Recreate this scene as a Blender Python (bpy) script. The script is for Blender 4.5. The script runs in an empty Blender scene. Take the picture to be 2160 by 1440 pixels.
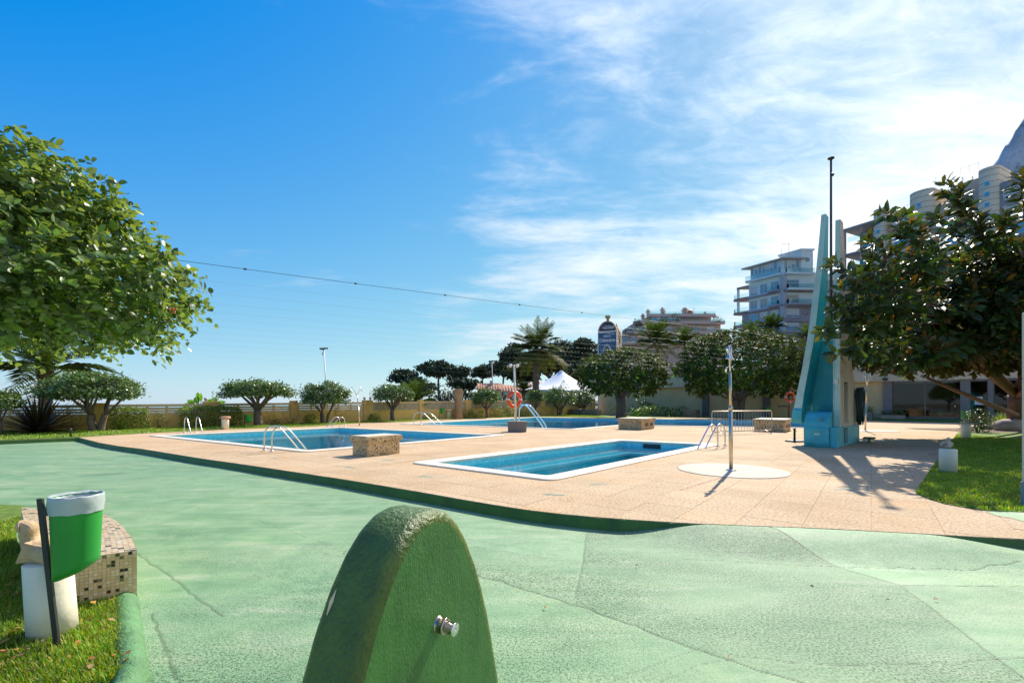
import bpy, math, random
import numpy as np
from mathutils import Vector, Matrix
from mathutils.geometry import tessellate_polygon
random.seed(7); rng = np.random.default_rng(7)
R = math.radians; PI = math.pi
SC = bpy.context.scene; COL = SC.collection

# ------------------------------------------------------------------ camera, sky, sun, exposure
EYE = 1.35; FX = 960.0; HZ = 850.0
cam = bpy.data.cameras.new('camera'); camo = bpy.data.objects.new('camera', cam); COL.objects.link(camo)
cam.lens = 16; cam.sensor_width = 36; cam.shift_y = (HZ - 720) / 2160; cam.clip_start = 0.05; cam.clip_end = 20000
camo.location = (0, 0, EYE); camo.rotation_euler = (R(90), 0, 0); SC.camera = camo
SUN_AZ, SUN_EL = R(31.7), R(41.0)
W = bpy.data.worlds.new('World'); SC.world = W; W.use_nodes = True
def sky_world():
    nt = W.node_tree; nt.nodes.clear(); N = nt.nodes.new; L = nt.links.new
    def math_(op, a, b=None, clamp=False):
        n = N('ShaderNodeMath'); n.operation = op; n.use_clamp = clamp
        for i, v in enumerate((a, b)):
            if v is None: continue
            if isinstance(v, (int, float)): n.inputs[i].default_value = v
            else: L(v, n.inputs[i])
        return n.outputs[0]
    sky = N('ShaderNodeTexSky'); sky.sky_type = 'NISHITA'; sky.sun_disc = False
    sky.sun_elevation = SUN_EL; sky.sun_rotation = SUN_AZ
    sky.air_density = 1.0; sky.dust_density = 0.15; sky.ozone_density = 3.0; sky.altitude = 0
    # photographic shoulder of the sky: the glare round the sun is held back, the blue is deepened
    ssep = N('ShaderNodeSeparateColor'); L(sky.outputs[0], ssep.inputs[0]); hs = N('ShaderNodeCombineColor')
    for i, (amp, half, pw, off) in enumerate(((1.36, .48, 1.75, .135), (1.46, .44, 1.9, 0.0), (1.0, .13, 1.0, 0.0))):
        c = math_('MULTIPLY', ssep.outputs[i], .164); c = math_('DIVIDE', c, math_('ADD', c, half)); c = math_('MULTIPLY', math_('POWER', c, pw), amp)
        L(math_('MULTIPLY', math_('MAXIMUM', math_('SUBTRACT', c, off), 0.004), 1 / (SKY_STR * 2 ** EXPO)), hs.inputs[i])
    tc = N('ShaderNodeTexCoord'); sep = N('ShaderNodeSeparateXYZ'); L(tc.outputs['Generated'], sep.inputs[0])
    den = math_('ADD', math_('MAXIMUM', sep.outputs[2], 0.0), 0.16)
    px = math_('DIVIDE', sep.outputs[0], den); py = math_('DIVIDE', sep.outputs[1], den)
    cmb = N('ShaderNodeCombineXYZ'); L(px, cmb.inputs[0]); L(py, cmb.inputs[1])
    def noise(rot, scl, loc, scale, detail, rough, dist=0.0):
        m = N('ShaderNodeMapping'); m.inputs['Rotation'].default_value = (0, 0, rot); m.inputs['Scale'].default_value = scl
        m.inputs['Location'].default_value = loc; L(cmb.outputs[0], m.inputs[0])
        n = N('ShaderNodeTexNoise'); n.inputs['Scale'].default_value = scale; n.inputs['Detail'].default_value = detail
        n.inputs['Roughness'].default_value = rough; n.inputs['Distortion'].default_value = dist; L(m.outputs[0], n.inputs[0])
        return n.outputs[0]
    big = noise(R(-30), (1, 1, 1), CLOUD['big_loc'], 0.75, 3, 0.5)
    wisp = noise(R(-38), (0.75, 1.7, 1), CLOUD['wisp_loc'], 1.7, 12, 0.58, 0.9)
    fine = noise(R(-50), (1.2, 2.6, 1), (7, 3, 0), 6.0, 8, 0.65, 0.8)
    # weather front: the cirrus thickens towards the sunny side of the sky
    front = math_('ADD', math_('MULTIPLY', sep.outputs[0], 0.48), math_('MULTIPLY', sep.outputs[1], 0.02))
    s = math_('ADD', math_('ADD', math_('MULTIPLY', big, 0.9), math_('MULTIPLY', wisp, 0.85)), math_('MULTIPLY', fine, 0.28))
    s = math_('ADD', s, front)
    mr = N('ShaderNodeMapRange'); mr.interpolation_type = 'SMOOTHSTEP'
    mr.inputs['From Min'].default_value = .92; mr.inputs['From Max'].default_value = 1.50; mr.inputs['To Max'].default_value = CLOUD['amt']
    L(s, mr.inputs['Value'])
    # clouds are lit by the sun: brighter towards it
    dot = N('ShaderNodeVectorMath'); dot.operation = 'DOT_PRODUCT'; L(tc.outputs['Generated'], dot.inputs[0])
    dot.inputs[1].default_value = (math.sin(SUN_AZ) * math.cos(SUN_EL), math.cos(SUN_AZ) * math.cos(SUN_EL), math.sin(SUN_EL))
    glow = math_('POWER', math_('MAXIMUM', dot.outputs['Value'], 0.0), 6.0)
    cl = math_('ADD', math_('MULTIPLY', glow, CLOUD['glow']), CLOUD['base'])
    cc = N('ShaderNodeCombineColor')
    L(math_('MULTIPLY', cl, 0.93), cc.inputs[0]); L(math_('MULTIPLY', cl, 0.965), cc.inputs[1]); L(cl, cc.inputs[2])
    mix = N('ShaderNodeMix'); mix.data_type = 'RGBA'
    L(mr.outputs[0], mix.inputs[0]); L(hs.outputs[0], mix.inputs[6]); L(cc.outputs[0], mix.inputs[7])
    bg = N('ShaderNodeBackground'); bg.inputs[1].default_value = SKY_STR; L(mix.outputs[2], bg.inputs[0])
    out = N('ShaderNodeOutputWorld'); L(bg.outputs[0], out.inputs[0])
SKY_STR = 0.13; EXPO = 0.80
CLOUD = dict(wisp_loc=(3.3, 4.4, 0), big_loc=(0.4, 1.3, 0), amt=0.95, glow=2.3, base=4.3)
sky_world()
sl = bpy.data.lights.new('sun', 'SUN'); sl.energy = 4.2; sl.angle = R(0.53); sl.color = (1.0, 0.935, 0.82)
so = bpy.data.objects.new('sun', sl); COL.objects.link(so)
so.rotation_euler = (R(90) - SUN_EL, 0, PI - SUN_AZ)
SC.view_settings.view_transform = 'Standard'; SC.view_settings.look = 'None'
SC.view_settings.gamma = 1.0; SC.view_settings.use_curve_mapping = False
SC.view_settings.exposure = EXPO
SUNDIR = Vector((math.sin(SUN_AZ) * math.cos(SUN_EL), math.cos(SUN_AZ) * math.cos(SUN_EL), math.sin(SUN_EL)))

# ------------------------------------------------------------------ helpers
def g(px, py, z=0.0):
    """point of the level plane z seen at a photograph pixel"""
    Y = (EYE - z) * FX / (py - HZ); return Vector(((px - 1080) / FX * Y, Y, z))
def at(px, py, Y):
    return Vector(((px - 1080) / FX * Y, Y, EYE - (py - HZ) / FX * Y))
U = Vector((0.62, 0.785, 0)); U.normalize(); V = Vector((-U.y, U.x, 0))   # grid of the pools
GREEN = -0.145

def wm(o):
    m = o.matrix_basis.copy()
    if o.parent: m = wm(o.parent) @ o.matrix_parent_inverse @ m
    return m
def parent_to(o, p):
    o.parent = p; o.matrix_parent_inverse = wm(p).inverted()
def tag(o, label=None, cat=None, group=None, kind=None):
    if label: o['label'] = label
    if cat: o['category'] = cat
    if group: o['group'] = group
    if kind: o['kind'] = kind
    return o
def thing(name, label, cat, loc=(0, 0, 0), group=None, rz=0):
    o = bpy.data.objects.new(name, None); COL.objects.link(o); o.location = loc; o.rotation_euler = (0, 0, rz)
    o.empty_display_size = 0.1
    return tag(o, label, cat, group)
def children(o): return [c for c in COL.objects if c.parent == o]
KIDS = {}
def copy_tree(o, parent=None):
    c = o.copy(); COL.objects.link(c)
    if parent: c.parent = parent
    for ch in KIDS.get(o.name, []):
        n = copy_tree(ch, c); KIDS.setdefault(c.name, []).append(n)
    return c
def link(name, me, mats, parent=None, kind=None):
    o = bpy.data.objects.new(name, me); COL.objects.link(o)
    if mats is not None and not me.materials:
        for m in (mats if isinstance(mats, (list, tuple)) else [mats]): me.materials.append(m)
    if parent is not None:
        parent_to(o, parent); KIDS.setdefault(parent.name, []).append(o)
    if kind: o['kind'] = kind
    return o
def np_mesh(name, verts, faces, col=None, smooth=False, mats_idx=None):
    """verts (n,3); faces: list of int arrays (m,k)"""
    me = bpy.data.meshes.new(name); verts = np.asarray(verts, dtype=np.float32)
    me.vertices.add(len(verts)); me.vertices.foreach_set('co', verts.ravel())
    loops = np.concatenate([np.asarray(f).ravel() for f in faces]).astype(np.int32)
    lens = np.concatenate([np.full(len(f), np.asarray(f).shape[1]) for f in faces])
    starts = np.concatenate([[0], np.cumsum(lens)[:-1]]).astype(np.int32)
    me.loops.add(len(loops)); me.loops.foreach_set('vertex_index', loops)
    me.polygons.add(len(lens)); me.polygons.foreach_set('loop_start', starts)
    if smooth: me.polygons.foreach_set('use_smooth', np.ones(len(lens), dtype=bool))
    if mats_idx is not None: me.polygons.foreach_set('material_index', np.asarray(mats_idx, dtype=np.int32))
    me.update(calc_edges=True)
    if col is not None:
        a = me.color_attributes.new('Col', 'FLOAT_COLOR', 'POINT')
        c = np.ones((len(verts), 4), dtype=np.float32); c[:, :col.shape[1]] = col; a.data.foreach_set('color', c.ravel())
    return me

class MB:
    def __init__(s): s.v = []; s.f = []; s.m = []; s.s = []
    def add(s, vs, fs, mi=0, smooth=False):
        o = len(s.v); s.v += [tuple(v) for v in vs]
        for f in fs: s.f.append(tuple(i + o for i in f)); s.m.append(mi); s.s.append(smooth)
        return s
    def poly(s, pts, mi=0): return s.add(pts, [tuple(range(len(pts)))], mi)
    def obox(s, o, a, b, c, mi=0):
        o, a, b, c = map(Vector, (o, a, b, c))
        vs = [o, o + a, o + a + b, o + b, o + c, o + a + c, o + a + b + c, o + b + c]
        fs = [(0, 3, 2, 1), (4, 5, 6, 7), (0, 1, 5, 4), (1, 2, 6, 5), (2, 3, 7, 6), (3, 0, 4, 7)]
        if a.cross(b).dot(c) < 0: fs = [f[::-1] for f in fs]
        return s.add(vs, fs, mi)
    def box(s, c, d, rz=0, mi=0):
        c = Vector(c); x = Vector((math.cos(rz), math.sin(rz), 0)); y = Vector((-x.y, x.x, 0)); z = Vector((0, 0, 1))
        return s.obox(c - x * d[0] / 2 - y * d[1] / 2 - z * d[2] / 2, x * d[0], y * d[1], z * d[2], mi)
    def prism(s, pts, z0, z1, mi=0, smooth=False):
        n = len(pts); A = [(p[0], p[1], z0) for p in pts]; B = [(p[0], p[1], z1) for p in pts]
        ar = sum(pts[i][0] * pts[(i + 1) % n][1] - pts[(i + 1) % n][0] * pts[i][1] for i in range(n))
        fs = [tuple(range(n))[::-1], tuple(range(n, 2 * n))] + [(i, (i + 1) % n, n + (i + 1) % n, n + i) for i in range(n)]
        if ar < 0: fs = [f[::-1] for f in fs]
        return s.add(A + B, fs, mi, smooth)
    def loft(s, rings, mi=0, smooth=False, caps=True, closed=True):
        n = len(rings[0]); vs = [p for r in rings for p in r]; fs = []
        for k in range(len(rings) - 1):
            for i in range(n if closed else n - 1):
                j = (i + 1) % n; fs.append((k * n + i, k * n + j, (k + 1) * n + j, (k + 1) * n + i))
        if caps and closed: fs += [tuple(range(n))[::-1], tuple(range((len(rings) - 1) * n, len(rings) * n))]
        return s.add(vs, fs, mi, smooth)
    def tube(s, pts, r, n=8, mi=0, smooth=True, caps=True):
        pts = [Vector(p) for p in pts]; rr = r if isinstance(r, (list, tuple)) else [r] * len(pts)
        rings = []; up = None
        for i, p in enumerate(pts):
            t = (pts[min(i + 1, len(pts) - 1)] - pts[max(i - 1, 0)]); t = t.normalized() if t.length > 1e-9 else Vector((0, 0, 1))
            if up is None: up = Vector((0, 0, 1)) if abs(t.z) < .9 else Vector((1, 0, 0))
            a = up - t * up.dot(t)
            a = a.normalized() if a.length > 1e-6 else t.orthogonal().normalized()
            b = t.cross(a); up = a
            rings.append([p + (a * math.cos(2 * PI * k / n) + b * math.sin(2 * PI * k / n)) * rr[i] for k in range(n)])
        return s.loft(rings, mi, smooth, caps)
    def lathe(s, prof, loc=(0, 0, 0), n=20, mi=0, smooth=True, axis=None):
        loc = Vector(loc); ax = Vector(axis).normalized() if axis else Vector((0, 0, 1))
        a = ax.orthogonal().normalized() if axis else Vector((1, 0, 0)); b = ax.cross(a)
        rings = [[loc + ax * z + (a * math.cos(2 * PI * k / n) + b * math.sin(2 * PI * k / n)) * r for k in range(n)] for r, z in prof]
        return s.loft(rings, mi, smooth, True)
    def ellip(s, c, r, n=12, m=8, mi=0, jit=0.0):
        c = Vector(c); rings = []
        for i in range(1, m):
            th = PI * i / m
            rings.append([c + Vector((r[0] * math.sin(th) * math.cos(2 * PI * k / n), r[1] * math.sin(th) * math.sin(2 * PI * k / n), -r[2] * math.cos(th))) * (1 + 0) for k in range(n)])
        if jit: rings = [[p + Vector([random.uniform(-jit, jit) for _ in range(3)]) for p in rg] for rg in rings]
        return s.loft(rings, mi, True, True)
    def build(s, name, mats, parent=None, kind=None, bevel=0):
        me = bpy.data.meshes.new(name); me.from_pydata(s.v, [], s.f)
        me.polygons.foreach_set('material_index', s.m); me.polygons.foreach_set('use_smooth', s.s); me.update()
        o = link(name, me, mats, parent, kind)
        if bevel:
            b = o.modifiers.new('bevel', 'BEVEL'); b.width = bevel; b.segments = 2; b.limit_method = 'ANGLE'
        return o
def inset(poly, d):
    """inset a closed 2-D polygon (counter-clockwise) by d"""
    n = len(poly); out = []
    for i in range(n):
        p0, p1, p2 = (Vector(poly[(i + k) % n][:2]) for k in (-1, 0, 1))
        e1 = (p1 - p0).normalized(); e2 = (p2 - p1).normalized(); n1 = Vector((-e1.y, e1.x)); n2 = Vector((-e2.y, e2.x))
        b = (n1 + n2); b = b / b.length_squared * 2
        out.append(p1 + b * d)
    return out
def round_corners(poly, r, k=5):
    n = len(poly); out = []
    for i in range(n):
        p0, p1, p2 = (Vector(poly[(i + q) % n][:2]) for q in (-1, 0, 1))
        a = p1 + (p0 - p1).normalized() * r; b = p1 + (p2 - p1).normalized() * r
        for q in range(k + 1):
            t = q / k; out.append(a * (1 - t) ** 2 + p1 * 2 * t * (1 - t) + b * t * t)
    return out
def ccw(poly):
    a = sum(poly[i][0] * poly[(i + 1) % len(poly)][1] - poly[(i + 1) % len(poly)][0] * poly[i][1] for i in range(len(poly)))
    return poly if a > 0 else poly[::-1]
def sheet(name, outer, holes, z, m, kind='structure', parent=None):
    loops = [[Vector((p[0], p[1], 0)) for p in outer]] + [[Vector((p[0], p[1], 0)) for p in h] for h in holes]
    tris = tessellate_polygon(loops); pts = [p for l in loops for p in l]
    fs = []
    for t in tris:
        a, b, c = (pts[i] for i in t); fs.append(t if (b - a).cross(c - a).z > 0 else t[::-1])
    me = bpy.data.meshes.new(name); me.from_pydata([(p.x, p.y, z) for p in pts], [], fs); me.update()
    return link(name, me, m, parent, kind)

# ------------------------------------------------------------------ materials
MATS = {}
def nodes(name):
    m = bpy.data.materials.new(name); m.use_nodes = True; nt = m.node_tree; b = nt.nodes['Principled BSDF']; MATS[name] = m
    return m, nt, b
def n_(nt, t, **kw):
    n = nt.nodes.new(t)
    for k, v in kw.items():
        if k in n.inputs.keys(): n.inputs[k].default_value = v
        else: setattr(n, k, v)
    return n
def ramp(nt, src, stops, interp='LINEAR'):
    r = nt.nodes.new('ShaderNodeValToRGB'); r.color_ramp.interpolation = interp
    while len(r.color_ramp.elements) < len(stops): r.color_ramp.elements.new(0.5)
    for e, (p, c) in zip(r.color_ramp.elements, stops):
        e.position = p; e.color = (*c, 1) if len(c) == 3 else c
    nt.links.new(src, r.inputs[0]); return r.outputs[0]
def mix(nt, f, a, b, mode='MIX'):
    m = nt.nodes.new('ShaderNodeMix'); m.data_type = 'RGBA'; m.blend_type = mode
    for i, v in ((0, f), (6, a), (7, b)):
        if isinstance(v, (int, float)): m.inputs[i].default_value = v
        elif isinstance(v, tuple): m.inputs[i].default_value = (*v, 1) if len(v) == 3 else v
        else: nt.links.new(v, m.inputs[i])
    return m.outputs[2]
def noise(nt, scale, detail=6, rough=0.6, vec=None, dist=0):
    n = n_(nt, 'ShaderNodeTexNoise', Scale=scale, Detail=detail, Roughness=rough, Distortion=dist)
    if vec is None:
        tc = nt.nodes.get('TC') or n_(nt, 'ShaderNodeTexCoord', name='TC'); vec = tc.outputs['Object']
    nt.links.new(vec, n.inputs[0]); return n.outputs[0]
def bump(nt, b, h, strength, dist=0.02):
    n = n_(nt, 'ShaderNodeBump', Strength=strength, Distance=dist); nt.links.new(h, n.inputs['Height']); nt.links.new(n.outputs[0], b.inputs['Normal']); return n
def M(name, rgb, rough=0.6, var=0.18, vs=3.0, bs=0, bstr=0.3, metal=0, spec=0.5, grime=None, coat=0):
    if name in MATS: return MATS[name]
    m, nt, b = nodes(name); L = nt.links.new
    d = tuple(c * (1 - var) for c in rgb); l = tuple(min(1, c * (1 + var)) for c in rgb)
    c = ramp(nt, noise(nt, vs, 8, .62), [(.3, d), (.7, l)])
    if grime:
        col, sc, lo, hi = grime
        f = ramp(nt, noise(nt, sc, 9, .68, dist=.6), [(lo, (0, 0, 0)), (hi, (1, 1, 1))]); c = mix(nt, f, c, col)
    L(c, b.inputs['Base Color']); b.inputs['Roughness'].default_value = rough; b.inputs['Metallic'].default_value = metal
    b.inputs['Specular IOR Level'].default_value = spec; b.inputs['Coat Weight'].default_value = coat
    if bs: bump(nt, b, noise(nt, bs, 4, .6), bstr)
    return m
def leaf_mat(name, top, under=None, rough=0.45, trans=0.3, tcol=None, var=0.25, spec=0.5, use_col=True):
    m, nt, b = nodes(name); L = nt.links.new
    c = top
    d = tuple(x * (1 - var) for x in top); l = tuple(min(1, x * (1 + var)) for x in top)
    c = ramp(nt, noise(nt, 2.2, 4, .6), [(.3, d), (.7, l)])
    if use_col:
        at_ = n_(nt, 'ShaderNodeAttribute', attribute_name='Col'); c = mix(nt, 1.0, c, at_.outputs['Color'], 'MULTIPLY')
    if under:
        ge = n_(nt, 'ShaderNodeNewGeometry'); c = mix(nt, ge.outputs['Backfacing'], c, under)
    L(c, b.inputs['Base Color']); b.inputs['Roughness'].default_value = rough; b.inputs['Specular IOR Level'].default_value = spec
    if trans:
        t = n_(nt, 'ShaderNodeBsdfTranslucent'); tc = mix(nt, 1.0, c, tcol or (1.5, 1.6, 0.6), 'MULTIPLY'); L(tc, t.inputs[0])
        ms = n_(nt, 'ShaderNodeMixShader', Fac=trans); L(b.outputs[0], ms.inputs[1]); L(t.outputs[0], ms.inputs[2])
        L(ms.outputs[0], nt.nodes['Material Output'].inputs[0])
    return m

def deck_mat():
    m, nt, b = nodes('washed_pebble_paving'); L = nt.links.new
    tc = n_(nt, 'ShaderNodeTexCoord', name='TC'); o = tc.outputs['Object']
    c = ramp(nt, noise(nt, .6, 6, .6), [(.3, (.49, .345, .200)), (.55, (.57, .42, .265)), (.75, (.61, .465, .31))])
    c2 = ramp(nt, noise(nt, 30, 5, .85), [(.34, (.25, .20, .17)), (.46, (.84, .81, .78)), (.56, (1.06, 1.05, 1.02)), (.68, (1.55, 1.52, 1.48))])
    c = mix(nt, 1.0, c, c2, 'MULTIPLY')
    # joints of the slabs on the pool grid
    mp = n_(nt, 'ShaderNodeMapping'); mp.inputs['Rotation'].default_value = (0, 0, -math.atan2(U.y, U.x)); L(o, mp.inputs[0])
    br = n_(nt, 'ShaderNodeTexBrick', offset=0.0, Scale=1.0); br.inputs['Brick Width'].default_value = 0.6; br.inputs['Row Height'].default_value = 0.6
    br.inputs['Mortar Size'].default_value = 0.004; br.inputs['Color1'].default_value = (.97, .97, .97, 1); br.inputs['Color2'].default_value = (1.03, 1.03, 1.03, 1)
    br.inputs['Mortar'].default_value = (.80, .76, .70, 1); L(mp.outputs[0], br.inputs[0])
    c = mix(nt, .8, c, br.outputs[0], 'MULTIPLY')
    oi = n_(nt, 'ShaderNodeObjectInfo'); c = mix(nt, 1.0, c, ramp(nt, oi.outputs['Random'], [(0, (.92, .915, .90)), (.8, (1.03, 1.03, 1.03)), (1, (1.0, .93, .84))]), 'MULTIPLY')
    st = ramp(nt, noise(nt, .9, 9, .7, dist=1.0), [(.56, (1, 1, 1)), (.72, (.86, .80, .74))]); c = mix(nt, 1.0, c, st, 'MULTIPLY')
    L(c, b.inputs['Base Color']); b.inputs['Roughness'].default_value = .85; b.inputs['Specular IOR Level'].default_value = .25
    bump(nt, b, noise(nt, 46, 4, .85), .6, .012)
    return m
def green_mat():
    m, nt, b = nodes('worn_green_floor_paint'); L = nt.links.new
    tc = n_(nt, 'ShaderNodeTexCoord', name='TC'); o = tc.outputs['Object']
    at_ = n_(nt, 'ShaderNodeAttribute', attribute_name='Col'); sp = n_(nt, 'ShaderNodeSeparateColor'); L(at_.outputs['Color'], sp.inputs[0])
    # broom strokes of the paint, stretched sideways
    mp = n_(nt, 'ShaderNodeMapping'); mp.inputs['Scale'].default_value = (.5, 2.2, 1); mp.inputs['Rotation'].default_value = (0, 0, R(-12)); L(o, mp.inputs[0])
    c = ramp(nt, noise(nt, 1.1, 9, .62, mp.outputs[0], 1.2), [(.3, (.165, .30, .155)), (.52, (.245, .37, .21)), (.7, (.33, .41, .26))])
    sm = ramp(nt, noise(nt, .45, 6, .6), [(.35, (.88, .96, .90)), (.65, (1.10, 1.05, .98))]); c = mix(nt, 1.0, c, sm, 'MULTIPLY')
    pale = ramp(nt, noise(nt, 1.6, 10, .7, mp.outputs[0], .6), [(.55, (0, 0, 0)), (.74, (1, 1, 1))]); 
    pm = n_(nt, 'ShaderNodeMath', operation='MULTIPLY'); L(pale, pm.inputs[0]); pm.inputs[1].default_value = .8
    c = mix(nt, pm.outputs[0], c, (.42, .45, .34))
    ton = n_(nt, 'ShaderNodeCombineColor'); [L(at_.outputs['Alpha'], ton.inputs[k]) for k in range(3)]; c = mix(nt, 1.0, c, ton.outputs[0], 'MULTIPLY')
    dk = ramp(nt, noise(nt, 2.3, 10, .72, None, .8), [(.42, (.86, .92, .89)), (.60, (1.10, 1.08, 1.06))]); c = mix(nt, 1.0, c, dk, 'MULTIPLY')
    # rough slabs hold dirt in pits (G), cracks hold dirt (R), bare patches (B)
    pit = ramp(nt, noise(nt, 62, 5, .8), [(.43, (.16, .21, .15)), (.52, (1, 1, 1))])
    pf = n_(nt, 'ShaderNodeMath', operation='MULTIPLY'); L(sp.outputs[1], pf.inputs[0]); pf.inputs[1].default_value = 1.7; pf.use_clamp = True
    c = mix(nt, pf.outputs[0], c, mix(nt, 1.0, c, pit, 'MULTIPLY'))
    fl = ramp(nt, noise(nt, 13, 6, .8, dist=1), [(.68, (0, 0, 0)), (.71, (1, 1, 1))]); f2 = n_(nt, 'ShaderNodeMath', operation='MULTIPLY'); L(fl, f2.inputs[0]); L(sp.outputs[2], f2.inputs[1])
    c = mix(nt, f2.outputs[0], c, (.55, .38, .26))
    c = mix(nt, sp.outputs[0], c, (.035, .05, .03))
    L(c, b.inputs['Base Color']); b.inputs['Roughness'].default_value = .62; b.inputs['Specular IOR Level'].default_value = .35
    a = n_(nt, 'ShaderNodeMath', operation='MULTIPLY_ADD'); L(noise(nt, 42, 5, .75), a.inputs[0]); L(sp.outputs[1], a.inputs[1]); L(noise(nt, 120, 2, .6), a.inputs[2])
    bump(nt, b, a.outputs[0], .55, .012)
    return m
def mosaic_mat(name, base, dark, cell, frac, grout):
    m, nt, b = nodes(name); L = nt.links.new
    tc = n_(nt, 'ShaderNodeTexCoord', name='TC'); o = tc.outputs['Object']
    mp = n_(nt, 'ShaderNodeMapping'); mp.inputs['Rotation'].default_value = (0, 0, -math.atan2(U.y, U.x)); mp.inputs['Scale'].default_value = (1 / cell,) * 3; L(o, mp.inputs[0])
    fl = n_(nt, 'ShaderNodeVectorMath', operation='FLOOR'); L(mp.outputs[0], fl.inputs[0])
    ad = n_(nt, 'ShaderNodeVectorMath', operation='ADD'); ad.inputs[1].default_value = (.13, .13, .13); L(mp.outputs[0], ad.inputs[0]); nt.links.new(ad.outputs[0], fl.inputs[0])
    wn = n_(nt, 'ShaderNodeTexWhiteNoise', noise_dimensions='3D'); L(fl.outputs[0], wn.inputs[0])
    c = ramp(nt, wn.outputs['Value'], [(0, dark), (frac, base), (frac + (1 - frac) * .5, tuple(x * 1.12 for x in base)), (frac + (1 - frac) * .8, tuple(x * .85 for x in base))], 'CONSTANT')
    c = mix(nt, 1.0, c, ramp(nt, noise(nt, 2.5, 6, .6), [(.3, (.82, .82, .82)), (.7, (1.08, 1.08, 1.08))]), 'MULTIPLY')
    L(c, b.inputs['Base Color']); b.inputs['Roughness'].default_value = .45
    bump(nt, b, wn.outputs['Value'], .25, .006)
    return m
def water_mat():
    m, nt, b = nodes('pool_water'); L = nt.links.new; nt.nodes.remove(b)
    tr = n_(nt, 'ShaderNodeBsdfTransparent'); tr.inputs[0].default_value = (.62, .93, .97, 1)
    gl = n_(nt, 'ShaderNodeBsdfGlossy'); gl.inputs['Roughness'].default_value = .015; gl.inputs[0].default_value = (.92, .95, 1, 1)
    fr = n_(nt, 'ShaderNodeFresnel', IOR=1.33)
    tc = n_(nt, 'ShaderNodeTexCoord', name='TC')
    bp = n_(nt, 'ShaderNodeBump', Strength=.12, Distance=.02); L(noise(nt, 5.5, 3, .55, dist=.8), bp.inputs['Height'])
    L(bp.outputs[0], gl.inputs['Normal']); L(bp.outputs[0], fr.inputs['Normal'])
    f = n_(nt, 'ShaderNodeMath', operation='MULTIPLY'); L(fr.outputs[0], f.inputs[0]); f.inputs[1].default_value = .62
    ms = n_(nt, 'ShaderNodeMixShader'); L(f.outputs[0], ms.inputs[0]); L(tr.outputs[0], ms.inputs[1]); L(gl.outputs[0], ms.inputs[2])
    L(ms.outputs[0], nt.nodes['Material Output'].inputs[0]); return m
def glass_mat(name, tint, refl=1.0, clear=0.75):
    m, nt, b = nodes(name); L = nt.links.new; nt.nodes.remove(b)
    tr = n_(nt, 'ShaderNodeBsdfTransparent'); tr.inputs[0].default_value = (*tint, 1)
    gl = n_(nt, 'ShaderNodeBsdfGlossy'); gl.inputs['Roughness'].default_value = .03
    fr = n_(nt, 'ShaderNodeFresnel', IOR=1.5)
    ms = n_(nt, 'ShaderNodeMixShader'); L(fr.outputs[0], ms.inputs[0]); L(tr.outputs[0], ms.inputs[1]); L(gl.outputs[0], ms.inputs[2])
    L(ms.outputs[0], nt.nodes['Material Output'].inputs[0]); return m
def pool_tile_mat():
    m, nt, b = nodes('pool_tiles'); L = nt.links.new
    tc = n_(nt, 'ShaderNodeTexCoord', name='TC'); o = tc.outputs['Object']
    mp = n_(nt, 'ShaderNodeMapping'); mp.inputs['Rotation'].default_value = (0, 0, -math.atan2(U.y, U.x)); mp.inputs['Scale'].default_value = (20, 20, 20); L(o, mp.inputs[0])
    fl = n_(nt, 'ShaderNodeVectorMath', operation='FLOOR'); L(mp.outputs[0], fl.inputs[0])
    wn = n_(nt, 'ShaderNodeTexWhiteNoise', noise_dimensions='3D'); L(fl.outputs[0], wn.inputs[0])
    c = ramp(nt, wn.outputs['Value'], [(0, (.13, .58, .65)), (.5, (.18, .66, .71)), (1, (.30, .74, .77))])
    L(c, b.inputs['Base Color']); b.inputs['Roughness'].default_value = .25
    return m
DECK = deck_mat(); GRN = green_mat(); WATER = water_mat(); PTILE = pool_tile_mat()
GLASS = glass_mat('window_glass', (.30, .32, .34)); BALC = glass_mat('balcony_glass', (.78, .90, .90))
COPE = M('pool_coping', (.66, .585, .455), .7, .10, 2, 60, .1, grime=((.46, .36, .25), 3.5, .56, .80))
KERB = M('dark_green_paint', (.055, .135, .010), .55, .3, 2.5, 30, .4, grime=((.02, .06, .015), 4, .6, .8))
STEEL = M('stainless_steel', (.72, .70, .66), .22, .06, 8, metal=1)
BRASS = M('aged_steel', (.62, .52, .36), .33, .15, 5, metal=1)
WHITE = M('white_paint', (.76, .69, .54), .6, .07, 3, 25, .15, grime=((.42, .34, .24), 4, .62, .85))
BLACKM = M('black_metal', (.02, .021, .022), .45, .2, 4)
GPLAST = M('green_plastic', (.012, .26, .028), .38, .12, 2)
BARK = M('bark', (.16, .115, .08), .9, .35, 6, 22, .8)
GREYBARK = M('grey_bark', (.135, .10, .075), .9, .3, 6, 20, .8)
STEMG = M('green_stem', (.16, .15, .06), .8, .3, 6)
GRASSM = leaf_mat('grass_blades', (.18, .29, .022), None, .5, .35, (1.5, 1.5, .5), .35)
LAWN = M('lawn_soil_and_turf', (.12, .20, .018), .9, .45, 9, 60, .9, grime=((.16, .12, .06), 1.7, .62, .8))
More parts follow.
